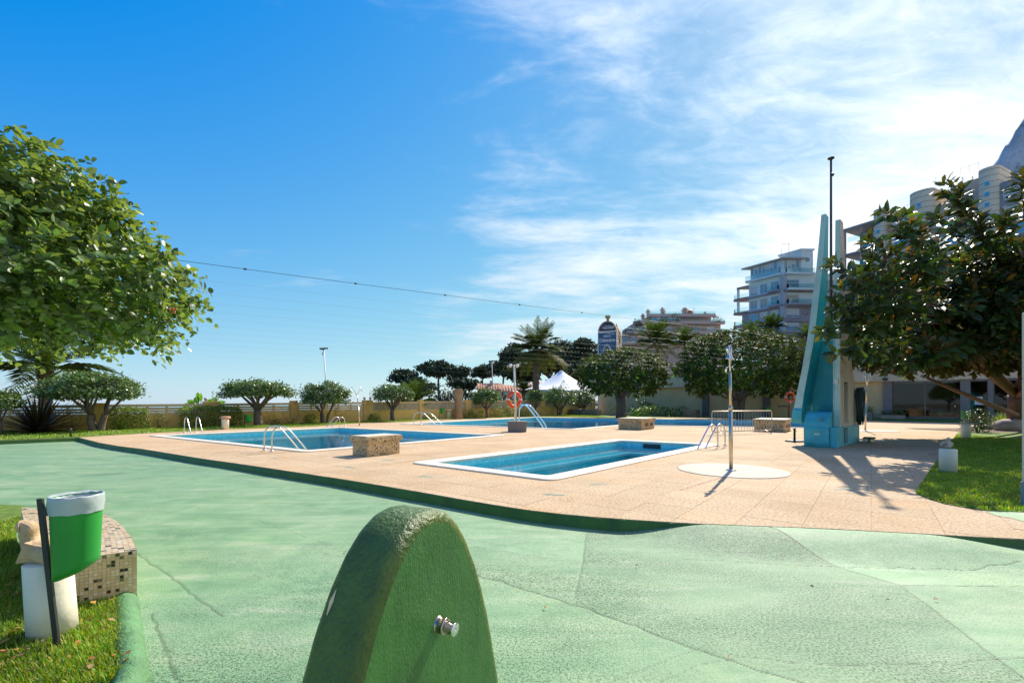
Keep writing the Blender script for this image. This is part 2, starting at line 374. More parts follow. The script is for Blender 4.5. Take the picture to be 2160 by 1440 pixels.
# ------------------------------------------------------------------ ground, deck, green floor
def P2(px, py): p = g(px, py); return Vector((p.x, p.y))
edge_px = [(166, 922), (210, 933), (250, 940), (300, 946), (360, 956), (430, 967), (522, 980), (620, 994.5), (717, 1009), (810, 1024), (900, 1039), (970, 1051.5),
           (1039, 1063), (1110, 1074), (1178, 1082), (1250, 1089), (1317, 1094), (1386, 1098.5), (1456, 1102.5), (1564, 1107), (1690, 1111.5), (1805, 1117), (1900, 1122), (1989, 1127), (2080, 1132), (2160, 1136)]
KEDGE = [P2(*p) for p in edge_px] + [Vector((7.2, 4.45)), Vector((14, 4.2))]
WA = Vector((-24.2, 20.3, 0)); WB = Vector((10.9, 57.0, 0)); WD = (WB - WA).normalized(); WN = Vector((WD.y, -WD.x, 0))    # garden wall, WN faces the pools
RD = Vector((23.3, -26.8, 0)).normalized(); RN = Vector((RD.y, -RD.x, 0))                                                                 # retaining wall from WB
def wallpt(px):
    k = (px - 1080) / FX; t = (k * WA.y - WA.x) / (WD.x - k * WD.y); return WA + WD * t
def retpt(px):
    k = (px - 1080) / FX; t = (k * WB.y - WB.x) / (RD.x - k * RD.y); return WB + RD * t
LEFTK = [P2(166, 922), P2(0, 928.5), Vector((-34, 14.2))]
outer = [p for p in KEDGE] + [Vector((40, 4)), Vector((40, 26)), (WB + RD * 30).xy, WB.xy, (WA - WD * 12).xy, LEFTK[2], LEFTK[1]]
pool1 = [g(642, 954), g(1069, 918), None, g(311, 919)]
pool1[2] = pool1[1] + pool1[3] - pool1[0]
pool3 = [g(1164, 1015), g(1521, 937.4), g(1297, 927), g(862, 976.7)]
pool2 = [g(840, 894), g(1212, 906), g(1316, 897), g(1720, 903.5), Vector((23.6, 33.6, 0)), Vector((2.0, 43.6, 0))]
POOLS = []
GROUNDM = M('dry_ground', (.20, .17, .11), .95, .3, .5, 4, .4)
gp = MB(); big = 2500
sheet('ground', [(-big, -big), (big, -big), (big, big), (-big, big)], [], -3.2, GROUNDM)
SEAM = M('sea_water', (.02, .10, .17), .12, .15, .02, 1.2, .25)
sheet('sea', [(-45, 30), (-20, 75), (-25, 110), (60, 400), (200, 2499), (-2499, 2499), (-2499, -200), (-60, -200)], [], -3.1, SEAM)
POOL_LAB = [('large blue swimming pool on the left with ladders on three of its sides', pool1, .36), ('L-shaped blue swimming pool farthest away in front of the garden wall', pool2, .4),
            ('small paddling pool nearest the green floor', pool3, .38)]
holes = []
def make_pool(label, poly, cw, depth):
    poly = ccw([Vector(p[:2]) for p in poly]); inner = inset(poly, cw); oo = round_corners(poly, .28); 
    ii = round_corners(inner, .10); holes.append(round_corners(inset(poly, cw * .5), .15))
    c = sum((Vector((p[0], p[1], 0)) for p in poly), Vector()) / len(poly)
    t = thing('swimming_pool', label, 'pool', c)
    k = len(oo); zt = .028
    mb = MB()      # coping ring with a rounded nose
    rings = [[(p.x, p.y, -.05) for p in oo], [(p.x, p.y, .016) for p in oo], [(p.x, p.y, zt) for p in round_corners(inset(poly, .02), .27)],
             [(p.x, p.y, zt) for p in round_corners(inset(poly, cw - .035), .12)], [(p.x, p.y, .008) for p in ii], [(p.x, p.y, -.045) for p in ii], [(p.x, p.y, -.05) for p in round_corners(inset(poly, cw - .04), .12)]]
    mb.loft(rings, 0, False, caps=False); mb.build('coping', COPE, t)
    bb = round_corners(inset(poly, cw - .03), .12); mb = MB()
    mb.loft([[(p.x, p.y, -.047) for p in bb][::-1], [(p.x, p.y, -depth) for p in bb][::-1]], 0, False, caps=False)
    mb.build('basin_wall', PTILE, t)
    sheet('basin_floor', bb, [], -depth + .001, PTILE, None, t)
    KIDS.setdefault(t.name, [])
    w = sheet('water', bb, [], -.16, WATER, None, t)
    # under-water ledge with a pale nosing
    i1 = inset(poly, cw - .032); i2 = inset(poly, cw + .62); i3 = inset(poly, cw + .72)
    mb = MB(); n = len(poly)
    mb.loft([[(p.x, p.y, -.33) for p in i1], [(p.x, p.y, -.33) for p in i2]], 0, False, caps=False)
    mb.loft([[(p.x, p.y, -.335) for p in i2], [(p.x, p.y, -depth) for p in i2]], 0, False, caps=False); mb.build('ledge', PTILE, t)
    if poly is not None and cw == .38:
        a_, b_ = inner[0], inner[1]; es = [(inner[k], inner[(k + 1) % 4]) for k in range(4)]; a_, b_ = max(es, key=lambda e: (e[0] + e[1]).y * (1 if (e[1] - e[0]).length < 5 else 0)); q_ = b_.lerp(a_, .40); d_ = (b_ - a_).normalized(); n_in = Vector((-d_.y, d_.x)); sk = MB(); sk.obox((q_.x - d_.x * .3 + n_in.x * .004 - n_in.x * .03, q_.y - d_.y * .3 + n_in.y * .004 - n_in.y * .03, -.21), (d_.x * .6, d_.y * .6, 0), (n_in.x * .012, n_in.y * .012, 0), (0, 0, .145)); sk.build('skimmer', M('skimmer_dark', (.02, .035, .04), .5), t)
    mb = MB(); mb.loft([[(p.x, p.y, -.325) for p in i2], [(p.x, p.y, -.325) for p in i3], [(p.x, p.y, -.40) for p in i3]], 0, False, caps=False); mb.build('ledge_nosing', M('pale_tile', (.72, .80, .80), .4, .06), t)
    return t
for lab, poly, cw in POOL_LAB: POOLS.append(make_pool(lab, poly, cw, 1.0 if poly is not pool3 else .75))
deck = sheet('pool_deck', outer, holes, -.004, DECK)
def clip(poly, cell):
    out = poly
    for i in range(len(cell)):
        a, b = cell[i], cell[(i + 1) % len(cell)]; e = b - a; src = out; out = []
        for k in range(len(src)):
            p, q = src[k], src[(k + 1) % len(src)]; dp = e.x * (p.y - a.y) - e.y * (p.x - a.x); dq = e.x * (q.y - a.y) - e.y * (q.x - a.x)
            if dp >= 0: out.append(p)
            if dp * dq < 0: out.append(p + (q - p) * (dp / (dp - dq)))
        if len(out) < 3: return []
    return out
def inside(p, poly):
    r = False; n = len(poly)
    for i in range(n):
        a, b = poly[i], poly[(i + 1) % n]
        if (a[1] > p[1]) != (b[1] > p[1]) and p[0] < (b[0] - a[0]) * (p[1] - a[1]) / (b[1] - a[1]) + a[0]: r = not r
    return r
u2, v2 = U.xy, V.xy; cells = []
dk = [Vector(p) for p in outer]
for i in range(-20, 40):
    for j in range(-20, 40):
        o = u2 * (i * .6) + v2 * (j * .6); c = o + (u2 + v2) * .3
        if c.y < 3.8 or c.y > 13 or abs(c.x) > c.y * 1.2: continue
        cell = [o + u2 * .0015 + v2 * .0015, o + u2 * .5985 + v2 * .0015, o + u2 * .5985 + v2 * .5985, o + u2 * .0015 + v2 * .5985]
        if any(inside(q, p) for q in cell + [c] for p in (pool1, pool2, pool3)): continue
        if any((Vector(q[:2]) - c).length < .5 for q in pool3): continue
        pl = clip(dk, cell)
        if len(pl) < 3: continue
        pl = [p for k, p in enumerate(pl) if (p - pl[k - 1]).length > 1e-4]
        if len(pl) >= 3: cells.append((c.length, pl))
cells.sort(key=lambda t: t[0])
for _, pl in cells[:290]:
    mb = MB(); dz = random.uniform(-.0012, .0012); mb.prism([(p.x, p.y) for p in pl], -.02, dz); o = mb.build('paving_slab', DECK, deck)
# kerb face below the edge of the deck
mb = MB(); kp = [LEFTK[2], LEFTK[1]] + KEDGE
sm = []
for i in range(len(kp) - 1):
    d = (kp[i + 1] - kp[i]).length; k = max(1, int(d / .12)) if i > 1 else 12
    for q in range(k): sm.append(kp[i].lerp(kp[i + 1], q / k))
sm.append(kp[-1]); rings = [[], [], [], []]
for i, p in enumerate(sm):
    t = (sm[min(i + 1, len(sm) - 1)] - sm[max(0, i - 1)]).normalized(); nn = Vector((t.y, -t.x)); j = random.uniform(-.006, .006)
    for r, (off, z) in zip(rings, ((-.03, -.004), (.004 + j, -.006 + random.uniform(-.006, 0)), (.016 + j * .6, -.02), (.022, -.4))): r.append((p.x + nn.x * off, p.y + nn.y * off, z))
mb.loft(rings, 0, True, False, closed=False); mb.build('kerb', KERB, kind='structure')
# green floor: height field that rises to the deck as a ramp on the right
def poly_dist(X, Y, pts):
    d = np.full(X.shape, 1e9)
    for a, b in zip(pts[:-1], pts[1:]):
        ax, ay = a; bx, by = b; L2 = (bx - ax) ** 2 + (by - ay) ** 2 + 1e-12
        t = np.clip(((X - ax) * (bx - ax) + (Y - ay) * (by - ay)) / L2, 0, 1)
        d = np.minimum(d, np.hypot(X - ax - t * (bx - ax), Y - ay - t * (by - ay)))
    return d
def smooth(a, b, x): t = np.clip((x - a) / (b - a), 0, 1); return t * t * (3 - 2 * t)
xs = np.concatenate([np.arange(-34, -4.5, .5), np.arange(-4.5, 6.5, .0125), np.arange(6.5, 14.1, .5)])
ys = np.concatenate([np.arange(-6, 1.6, .4), np.arange(1.6, 6.6, .0125), np.arange(6.6, 19.5, .25)])
X, Y = np.meshgrid(xs, ys); ex = np.array([p.x for p in KEDGE]); ey = np.array([p.y for p in KEDGE])
YE = np.interp(X, ex, ey); wx = smooth(1.15, 2.25, X) * (1 - .72 * smooth(4.25, 5.3, X)); dist = YE - Y
Z = GREEN + (-.006 - GREEN) * wx * (1 - smooth(0.02, .80, dist))
Z += .006 * np.sin(X * 1.3 + 1) * np.sin(Y * 1.1) * (1 - wx)
def gl(pts, jit=0.0):
    out = [g(px, py, GREEN).xy for px, py in pts]
    if jit:
        fin = []
        for a, b in zip(out[:-1], out[1:]):
            n = max(2, int((b - a).length / .07))
            for q in range(n): fin.append(a.lerp(b, q / n) + Vector((random.uniform(-jit, jit), random.uniform(-jit, jit))))
        fin.append(out[-1]); out = fin
    return out
cracks = [([(1572, 1118), (1640, 1143), (1770, 1196), (1900, 1234)], .012, 0, 1.0), ([(1900, 1234), (1990, 1300), (2080, 1370), (2190, 1450)], .008, .008, .8), ([(1900, 1234), (2000, 1234.5), (2250, 1237)], .009, .004, .9),
          ([(1420, 1178), (1560, 1184), (1770, 1196), (1900, 1197), (2040, 1204), (2110, 1198), (2200, 1190)], .008, .018, .9), ([(985, 1205), (1060, 1225), (1240, 1283), (1360, 1328), (1480, 1372), (1600, 1412), (1720, 1450)], .011, .02, .9),
          ([(1236, 1124), (1230, 1180), (1212, 1262)], .010, .006, .6), ([(960, 1132), (1100, 1155), (1228, 1184)], .006, .01, .5), ([(1480, 1372), (1700, 1400), (2010, 1400), (2200, 1380)], .006, .015, .6),
          ([(1280, 1440), (1400, 1395), (1480, 1365)], .006, .01, .5), ([(1390, 1440), (1470, 1402), (1560, 1385)], .005, .01, .4), ([(285, 1165), (345, 1205), (415, 1262), (470, 1300)], .009, .012, .8), ([(320, 1295), (340, 1350), (372, 1420), (390, 1460)], .009, .012, .8),
          ([(10, 1020), (55, 1060), (95, 1105)], .014, .01, .7), ([(540, 1095), (640, 1130), (720, 1160)], .006, .02, .5), ([(150, 960), (190, 985), (260, 1010)], .012, .02, .5), ([(300, 940), (330, 968), (420, 1000)], .01, .02, .5), ([(1000, 1118), (1100, 1100), (1160, 1092)], .006, .01, .4)]
crk = np.zeros(X.shape)
for pts, w, jit, s in cracks:
    d = poly_dist(X, Y, [tuple(p) for p in gl(pts, jit)]); k = np.clip(1.3 - d / (w * .62), 0, 1) * s; Z -= .006 * k; crk = np.maximum(crk, k)
# rough, pitted slabs: the wedge right of the broad crack and everything to its left edge
def in_poly(X, Y, poly):
    r = np.zeros(X.shape, bool); n = len(poly)
    for i in range(n):
        (ax, ay), (bx, by) = poly[i], poly[(i + 1) % n]
        c = ((ay > Y) != (by > Y)) & (X < (bx - ax) * (Y - ay) / (by - ay + 1e-12) + ax); r ^= c
    return r
rough = .18 + .30 * smooth(5.5, 2.2, Y)
for pl, v in (([(1240, 1124), (1460, 1100), (1572, 1112), (1770, 1196), (1900, 1234), (1990, 1300), (2190, 1450), (1720, 1450), (1480, 1372), (1215, 1275)], .8), ([(1000, 1150), (1228, 1184), (1215, 1275), (1000, 1212)], .5),
              ([(1910, 1238), (2300, 1240), (2300, 1600), (2190, 1450), (1990, 1300)], .35), ([(1580, 1110), (2040, 1130), (2200, 1175), (2200, 1188), (1770, 1192)], .30), ([(320, 1100), (560, 1150), (640, 1300), (480, 1330), (400, 1260)], .3)):
    rough[in_poly(X, Y, [tuple(p) for p in gl(pl)])] = v
mott = np.clip(.75 + .5 * np.sin(X * 2.1 + np.sin(Y * 3) * 2) * np.sin(Y * 2.7 + X), 0.25, 1.1)
bare = np.zeros(X.shape)
for px, py, r in ((1660, 1253, .10), (1240, 1285, .06), (1200, 1400, .10), (1510, 1350, .05), (700, 1060, .2)):
    c = g(px, py, GREEN); bare = np.maximum(bare, np.clip(1.3 - np.hypot(X - c.x, (Y - c.y) * 1.6) / r, 0, 1))
idx = np.arange(X.size).reshape(X.shape); F = np.stack([idx[:-1, :-1], idx[:-1, 1:], idx[1:, 1:], idx[1:, :-1]], -1).reshape(-1, 4)
keep = (dist[:-1, :-1].ravel() > -.6) | (X[:-1, :-1].ravel() < ex[0])
keep &= ~((Y[:-1, :-1].ravel() > 17.2) & (X[:-1, :-1].ravel() < ex[0] + 1.2) & (Y[:-1, :-1].ravel() > 19.5))
lk = (X[:-1, :-1].ravel() < ex[0]) & (Y[:-1, :-1].ravel() > np.interp(X[:-1, :-1].ravel(), [-34, LEFTK[1].x, ex[0]], [14.2, LEFTK[1].y, ey[0]]) + .6); F = F[keep & ~lk]
tone = np.ones(X.shape)
for pl, v in (([(1240, 1124), (1460, 1100), (1572, 1112), (1770, 1196), (1900, 1234), (1990, 1300), (2190, 1450), (1720, 1450), (1480, 1372), (1215, 1275)], .96), ([(1000, 1120), (1228, 1130), (1228, 1184), (1000, 1150)], 1.06), ([(1572, 1112), (2040, 1130), (2200, 1170), (2200, 1190), (1900, 1197), (1770, 1196)], 1.10), ([(1770, 1196), (1900, 1197), (2250, 1190), (2250, 1237), (1900, 1234)], 1.17),
              ([(1910, 1238), (2300, 1240), (2300, 1600), (2190, 1450), (1990, 1300)], 1.03), ([(985, 1205), (1240, 1283), (1480, 1372), (1280, 1440), (985, 1440)], 1.06), ([(285, 1165), (415, 1262), (330, 1300), (390, 1460), (300, 1460)], 1.05), ([(0, 1020), (95, 1105), (0, 1100)], 1.12)):
    tone[in_poly(X, Y, [tuple(p) for p in gl(pl)])] = v
tone *= .88 + .12 * smooth(12, 3, Y)
col = np.stack([np.minimum(1, crk.ravel() * 1.15), (rough * mott).ravel(), bare.ravel(), tone.ravel()], 1)
link('green_floor', np_mesh('green_floor', np.stack([X, Y, Z], -1).reshape(-1, 3), [F], col, True), GRN, kind='structure')
# lawns
lawn_px = [(0, 928.4), (80, 925.2), (165, 921.8), (235, 917.5), (311, 913), (380, 910), (487, 904.5), (570, 902), (669, 898), (758, 892), (860, 889), (904, 885), (990, 882.5), (1075, 879.6), (1110, 879)]
LAWNF = [Vector((-34, 14.25))] + [g(px, py).xy for px, py in lawn_px] + [Vector((3.0, 45.6)), Vector((9.5, 42.6)), (retpt(1560) + RN * 2.4).xy, (retpt(1840) + RN * 2.2).xy]
lawn1 = LAWNF + [(retpt(1840)).xy, WB.xy, (WA - WD * 10).xy]
sheet('lawn', lawn1, [], .006, LAWN)
lawn_r = [(2081, 1077), (2032, 1070), (1991, 1062.5), (1950, 1049), (1932, 1040), (1962, 992), (1985, 962), (2020, 913), (2034, 900)]
LR = [g(px, py).xy for px, py in lawn_r] + [Vector((27.5, 24)), Vector((36, 24)), Vector((16, 5.6)), Vector((6.35, 5.62))]
sheet('lawn', LR, [], .008, LAWN)
sheet('green_path', [g(px, py).xy for px, py in ((2078, 1078), (2100, 1087), (2132, 1092), (2160, 1100))] + [Vector((14, 5)), Vector((14, 5.9)), Vector((6.4, 5.6))], [], .004, GRN)
GL = [Vector(p) for p in ((-12, 7.4), (-6.9, 6.45), (-5.35, 4.9), (-4.6, 4.3), (-3.9, 3.75), (-3.1, 3.42), (-2.9, 3.40), (-2.72, 3.2), (-2.5, 2.95), (-2.28, 2.7), (-2.08, 2.48), (-2.1, 2.36), (-2.4, 2.26), (-6, 2.15), (-12, 2.15))]
sheet('lawn', GL, [], -.10, LAWN)
mbed = [g(px, py).xy for px, py in ((2062, 911), (2110, 913), (2160, 912))] + [Vector((27, 22)), Vector((27, 24.4)), Vector((21, 24.4))]
sheet('mulch_bed', mbed, [], .02, M('mulch', (.20, .13, .085), .95, .5, 9, 25, .9))
def blades(name, n, sampler, h, w, zb, seed=1):
    r = np.random.default_rng(seed); P = sampler(r, n); n = len(P)
    a = r.uniform(0, 2 * PI, n); le = r.uniform(.15, .75, n) * h; hh = h * r.uniform(.5, 1.25, n)
    d = np.stack([np.cos(a), np.sin(a)], 1); s = np.stack([-d[:, 1], d[:, 0]], 1) * w * r.uniform(.6, 1.3, n)[:, None]
    B = np.zeros((n, 5, 3)); B[:, 0, :2] = P - s; B[:, 1, :2] = P + s; mid = P + d * le[:, None] * .4
    B[:, 2, :2] = mid + s * .7; B[:, 3, :2] = mid - s * .7; B[:, 4, :2] = P + d * le[:, None]
    B[:, 2:4, 2] = (hh * .62)[:, None]; B[:, 4, 2] = hh; B[:, :, 2] += zb
    k = np.arange(n)[:, None] * 5; col = np.repeat(np.stack([r.uniform(.7, 1.5, n), r.uniform(.75, 1.3, n), r.uniform(.5, 1.2, n)], 1), 5, 0)
    dry = r.random(n) < .06; col[np.repeat(dry, 5)] = (3.2, 1.5, 3.5)
    link(name, np_mesh(name, B.reshape(-1, 3), [k + [0, 1, 2, 3], k + [3, 2, 4]], col), GRASSM, kind='stuff')
def poly_sampler(poly, dens=None):
    pl = [tuple(p) for p in poly]; x0, x1 = min(p[0] for p in pl), max(p[0] for p in pl); y0, y1 = min(p[1] for p in pl), max(p[1] for p in pl)
    def f(r, n):
        out = []
        tot = 0
        while tot < n:
            x = r.uniform(x0, x1, n * 2); y = r.uniform(y0, y1, n * 2); m = in_poly(x, y, pl) & (y > abs(x) * .75)
            if dens is not None: m &= r.random(n * 2) < dens(x, y)
            out.append(np.stack([x[m], y[m]], 1)); tot += m.sum()
        return np.concatenate(out)[:n]
    return f
blades('grass', 34000, poly_sampler(GL, lambda x, y: np.where(y < 3.8, 1, .45) * np.where(x > -6.2, 1, 0) * np.where((x > -2.95 + (3.3 - y) * .95) & (np.sin(x * 9) * np.sin(y * 8) > .2), .25, 1)), .05, .0035, -.10, 1)
blades('grass', 60000, poly_sampler(LR, lambda x, y: np.clip(1.5 - y / 16, .25, 1) * (x < 19)), .045, .006, .008, 2)
LF = [tuple(p) for p in lawn1]
blades('grass', 26000, poly_sampler(LF, lambda x, y: (x < 9) * 1.0), .06, .014, .006, 3)

def litter(name, pts, size, m, seed):
    r = np.random.default_rng(seed); n = len(pts); P = np.array(pts); a = r.uniform(0, 2 * PI, n); D = np.stack([np.cos(a), np.sin(a), r.uniform(-.1, .4, n)], 1); D /= np.linalg.norm(D, axis=1, keepdims=True); S = np.stack([-np.sin(a), np.cos(a), r.uniform(-.3, .3, n)], 1); L = size * r.uniform(.5, 1.3, n)[:, None]
    B = np.stack([P, P + D * L * .5 + S * L * .3 + [0, 0, .006], P + D * L, P + D * L * .5 - S * L * .3 + [0, 0, .004]], 1); v = np.repeat(r.uniform(.5, 1.5, n)[:, None] * r.choice([[1, 1, 1], [1.3, .8, .5], [1.5, 1.3, .6]], n) , 4, 0)
    link(name, np_mesh(name, B.reshape(-1, 3), [np.arange(n * 4).reshape(-1, 4)], v), m, kind='stuff')
DRYL = leaf_mat('dry_fallen_leaves', (.28, .17, .07), None, .6, .2, (1.3, 1.1, .5), .3)
r5 = np.random.default_rng(5)
litter('leaf_litter', [(x, y, -.06 + .02 * r5.random()) for x, y in poly_sampler(GL, lambda x, y: (y < 3.7) * 1.0)(r5, 90)], .05, DRYL, 6)
litter('leaf_litter', [(r5.uniform(-3.5, 5), r5.uniform(2.2, 4.6), GREEN + .012) for _ in range(22)] + [(r5.uniform(3, 9), r5.uniform(5.5, 11), .008) for _ in range(60)] + [(r5.uniform(-9, 1), r5.uniform(6, 12), GREEN + .012) for _ in range(18)], .035, DRYL, 7)
# ------------------------------------------------------------------ walls and clubhouse
CREAM = M('cream_wall_render', (.72, .45, .13), .85, .14, .9, 18, .25, grime=((.26, .17, .08), 1.2, .55, .8))
CREAM2 = M('pale_cream_render', (.72, .49, .23), .85, .10, .7, 14, .2, grime=((.34, .25, .15), .9, .6, .85))
CONC = M('pale_concrete', (.68, .51, .31), .85, .12, 1.2, 14, .25, grime=((.28, .24, .19), 1.4, .58, .8))
ROUGHB = M('rough_block', (.42, .34, .22), .95, .25, 6, 14, .9)
COPING2 = M('wall_coping', (.64, .46, .235), .8, .12, 2)
BROWNM = M('brown_metal', (.14, .10, .07), .45, .15)
def zt(p): return 1.22 + .5 * max(0, (p - WA).length / 44)
w = thing('garden_wall', 'long low cream garden wall with pierced block strip behind the pools', 'wall', WA)
pil = [(-60, 22, 0), (210, 22, .09), (445, 36, .12), (619, 17, .14), (775, 26, .14), (887, 14, .13), (986, 20, .1), (1073, 15, .06), (1143, 16, .04), (1250, 16, .04)]
ang = math.atan2(WD.y, WD.x)
for i, (px, wd, up) in enumerate(pil):
    p = wallpt(px); width = wd / FX * p.y * .8; h = zt(p) + up
    mb = MB(); mb.box(p + Vector((0, 0, h / 2)), (width, .34, h), ang); mb.build('pillar', CREAM, w, bevel=.012)
    if i in (2, 4):
        for s in (-.32, .32):
            c = p + WD * s * width + Vector((0, 0, h))
            mb = MB(); mb.lathe([(.05, 0), (.05, .04), (.085, .05), (.10, .2), (.06, .23)], c, 10); lm = mb.build('pillar_lamp', M('frosted_lamp', (.45, .42, .38), .3), w)
    if i + 1 < len(pil):
        q = wallpt(pil[i + 1][0]); a = p + WD * width * .49; qw = pil[i + 1][1] / FX * q.y * .8; b = q - WD * qw * .49; L = (b - a).length; h0, h1 = zt(a), zt(b); hb = .68 + .3 * (p - WA).length / 44
        mb = MB(); mb.obox(a - WN * -.10, WD * L, WN * -.2, (0, 0, hb)); mb.build('wall_panel', CREAM, w)
        mb = MB(); vs = [a + WN * .13, a - WN * .13, b - WN * .13, b + WN * .13]
        mb.loft([[v + Vector((0, 0, h - (.14 if z == 0 else 0) )) for v, h in zip(vs, (h0, h0, h1, h1))] for z in (0, 1)], 0); mb.build('coping', COPING2, w)
        hl = min(h0, h1) - .14 - hb
        if i >= 4:
            nb = max(2, int(L / .42))
            for k in range(nb):
                mb = MB(); mb.obox(a + WD * (L * k / nb + .006) + WN * random.uniform(.075, .095) + Vector((0, 0, hb)), WD * (L / nb - .012), WN * -.17, (0, 0, hl + (h0 + (h1 - h0) * k / nb - min(h0, h1)))); mb.build('block', ROUGHB, w)
        else:
            nb = max(2, int(L / .85)); lat = MB(); lat.obox(a + WN * .07 + Vector((0, 0, hb)), WD * L, WN * -.14, (0, 0, .02)); lo = lat.build('lattice', COPING2, w)
            for k in range(nb + 1):
                mb = MB(); mb.obox(a + WD * (L * k / nb - (.05 if 0 < k < nb else (0 if k == 0 else .1))) + WN * .075 + Vector((0, 0, hb + .021)), WD * .1, WN * -.15, (0, 0, hl + .0)); mb.build('upright', COPING2, lo)
            for k in range(nb):
                for q in range(3):
                    mb = MB(); mb.obox(a + WD * (L * k / nb + .05) + WN * .055 + Vector((0, 0, hb + hl * (.03 + q * .325))), WD * (L / nb - .1), WN * -.11, (0, 0, hl * .275)); mb.build('slat', COPING2, lo)
# retaining wall with the road deck above
rw = thing('retaining_wall', 'tall cream retaining wall with pale concrete beam behind the dark trees', 'wall', WB)
Z3 = Vector((0, 0, 1)); ra = math.atan2(RD.y, RD.x); RL = 40.0; FB = 3.05; FT = 4.32
sw = (retpt(1868) - WB).length
segs = [0, 4.2, 8.4, (retpt(1490) - WB).length, (retpt(1618) - WB).length, (retpt(1740) - WB).length, sw]
for a, b in zip(segs[:-1], segs[1:]):
    mb = MB(); mb.obox(WB + RD * (a + .004), RD * (b - a - .008), -RN * .3, Z3 * (FB - .002)); mb.build('wall_panel', CREAM2, rw)
for px in (1490, 1618):
    p = retpt(px); mb = MB(); mb.box(p + RN * .14 + Z3 * (FB - .01) / 2, (.62, .27, FB - .01), ra); mb.build('pilaster', M('grey_brown_render', (.16, .135, .11), .85, .15, 2), rw, bevel=.01)
k = 0
while k < RL - .1:
    L = min(5.5, RL - k); mb = MB(); mb.obox(WB + RD * (k + .005) + RN * .35 + Z3 * FB, RD * (L - .01), -RN * .7, Z3 * (FT - FB)); mb.build('beam', CONC, rw); k += 5.5
for px, py in ((1395, 812), (1908, 789), (1950, 793)):
    p = retpt(px) + RN * .36; mb = MB(); mb.box((p.x, p.y, EYE - (py - HZ) / FX * p.y), (.35, .03, .16), ra); mb.build('plaque', M('weathered_plaque', (.22, .18, .14), .8), rw)
p = retpt(1870) + RN * .5; mb = MB(); pz = at(1870, 800, p.y).z; mb.box((p.x, p.y, pz + .06), (.34, .22, .10), ra); mb.obox(Vector((p.x, p.y, pz)) - RN * .12, RD * .05, RN * .05, (0, 0, .1)); mb.lathe([(.12, 0), (.15, -.08)], (p.x, p.y, pz), 10)
tag(mb.build('wall_lamp', BLACKM), 'small dark floodlight fixed under the concrete beam by the big window', 'lamp')
# railing on the beam
rl = thing('railing', 'white tubular railing along the top of the concrete beam', 'railing', WB + Z3 * FT)
for q in range(0, 24):
    p = WB + RD * (.4 + q * 1.7) + RN * .2 + Z3 * (FT + .001); mb = MB(); mb.box(p + Z3 * .5, (.05, .05, 1.0), ra); mb.build('post', WHITE, rl)
for h in (.45, .72, 1.0):
    mb = MB(); a = WB + RD * .2 + RN * .2 + Z3 * (FT + h); mb.tube([a, a + RD * (RL - .6)], .028, 6); mb.build('rail', WHITE, rl)
# street terrace behind the beam with parked coach-like stripe and ochre block
sheet('upper_street', [(WB - RN * .3).xy, (WB + RD * RL - RN * .3).xy, (WB + RD * RL - RN * 30).xy, (WB - RN * 30).xy], [], FT - .1, M('asphalt', (.06, .06, .06), .9))
ob = thing('ochre_building', 'ochre rendered building with white balcony bands behind the railing', 'building', retpt(1930) - RN * 9)
c = retpt(1935) - RN * 9 + Z3 * FT
mb = MB(); mb.box(c + Z3 * 3.2, (9, 5, 6.4), ra); mb.build('wall', M('ochre_render', (.56, .33, .07), .8, .1), ob)
for q in range(2):
    mb = MB(); mb.box(c + RN * 2.9 + Z3 * (1.4 + 3 * q), (9.3, .8, .25), ra); mb.build('balcony', M('pale_render', (.6, .55, .48), .8, .08), ob)
    for s in (-3, 0, 3):
        mb = MB(); mb.box(c + RN * 2.52 + RD * s + Z3 * (2.6 + 3 * q), (1.4, .06, 1.5), ra); wv = mb.build('window', M('dark_glazing', (.03, .035, .04), .08, .1), ob)
pk = thing('parked_van', 'white low vehicle with red stripe parked behind the railing', 'van', retpt(1815) - RN * 2.2 + Z3 * FT)
c = retpt(1812) - RN * 2.2 + Z3 * (FT - .1)
mb = MB(); mb.loft([[c + RD * (x * sx) + RN * (y * sy) + Z3 * z for x, y in ((-2.4, .9), (2.4, .9), (2.4, -.9), (-2.4, -.9))] for z, sx, sy in ((.35, 1, 1), (.9, 1, 1), (1.0, .98, .96), (1.75, .82, .82), (1.85, .76, .74))], 0); mb.build('body', WHITE, pk, bevel=.05)
mb = MB(); mb.obox(c - RD * 2.42 + RN * .905 + Z3 * .5, RD * 4.84, RN * .01, Z3 * .22); mb.build('stripe', M('red_paint', (.5, .03, .03), .4), pk)
mb = MB(); mb.obox(c - RD * 1.7 + RN * .86 + Z3 * 1.1, RD * 3.2, RN * .02 , Z3 * .5); mb.build('window', M('dark_glazing', (.03, .035, .04), .08, .1), pk)
for s in (-1.5, 1.5):
    mb = MB(); mb.lathe([(.1, -.1), (.34, -.1), (.36, 0), (.34, .1), (.1, .1)], c + RD * s + RN * .88 + Z3 * .36, 14, axis=RN); mb.build('wheel', BLACKM, pk)
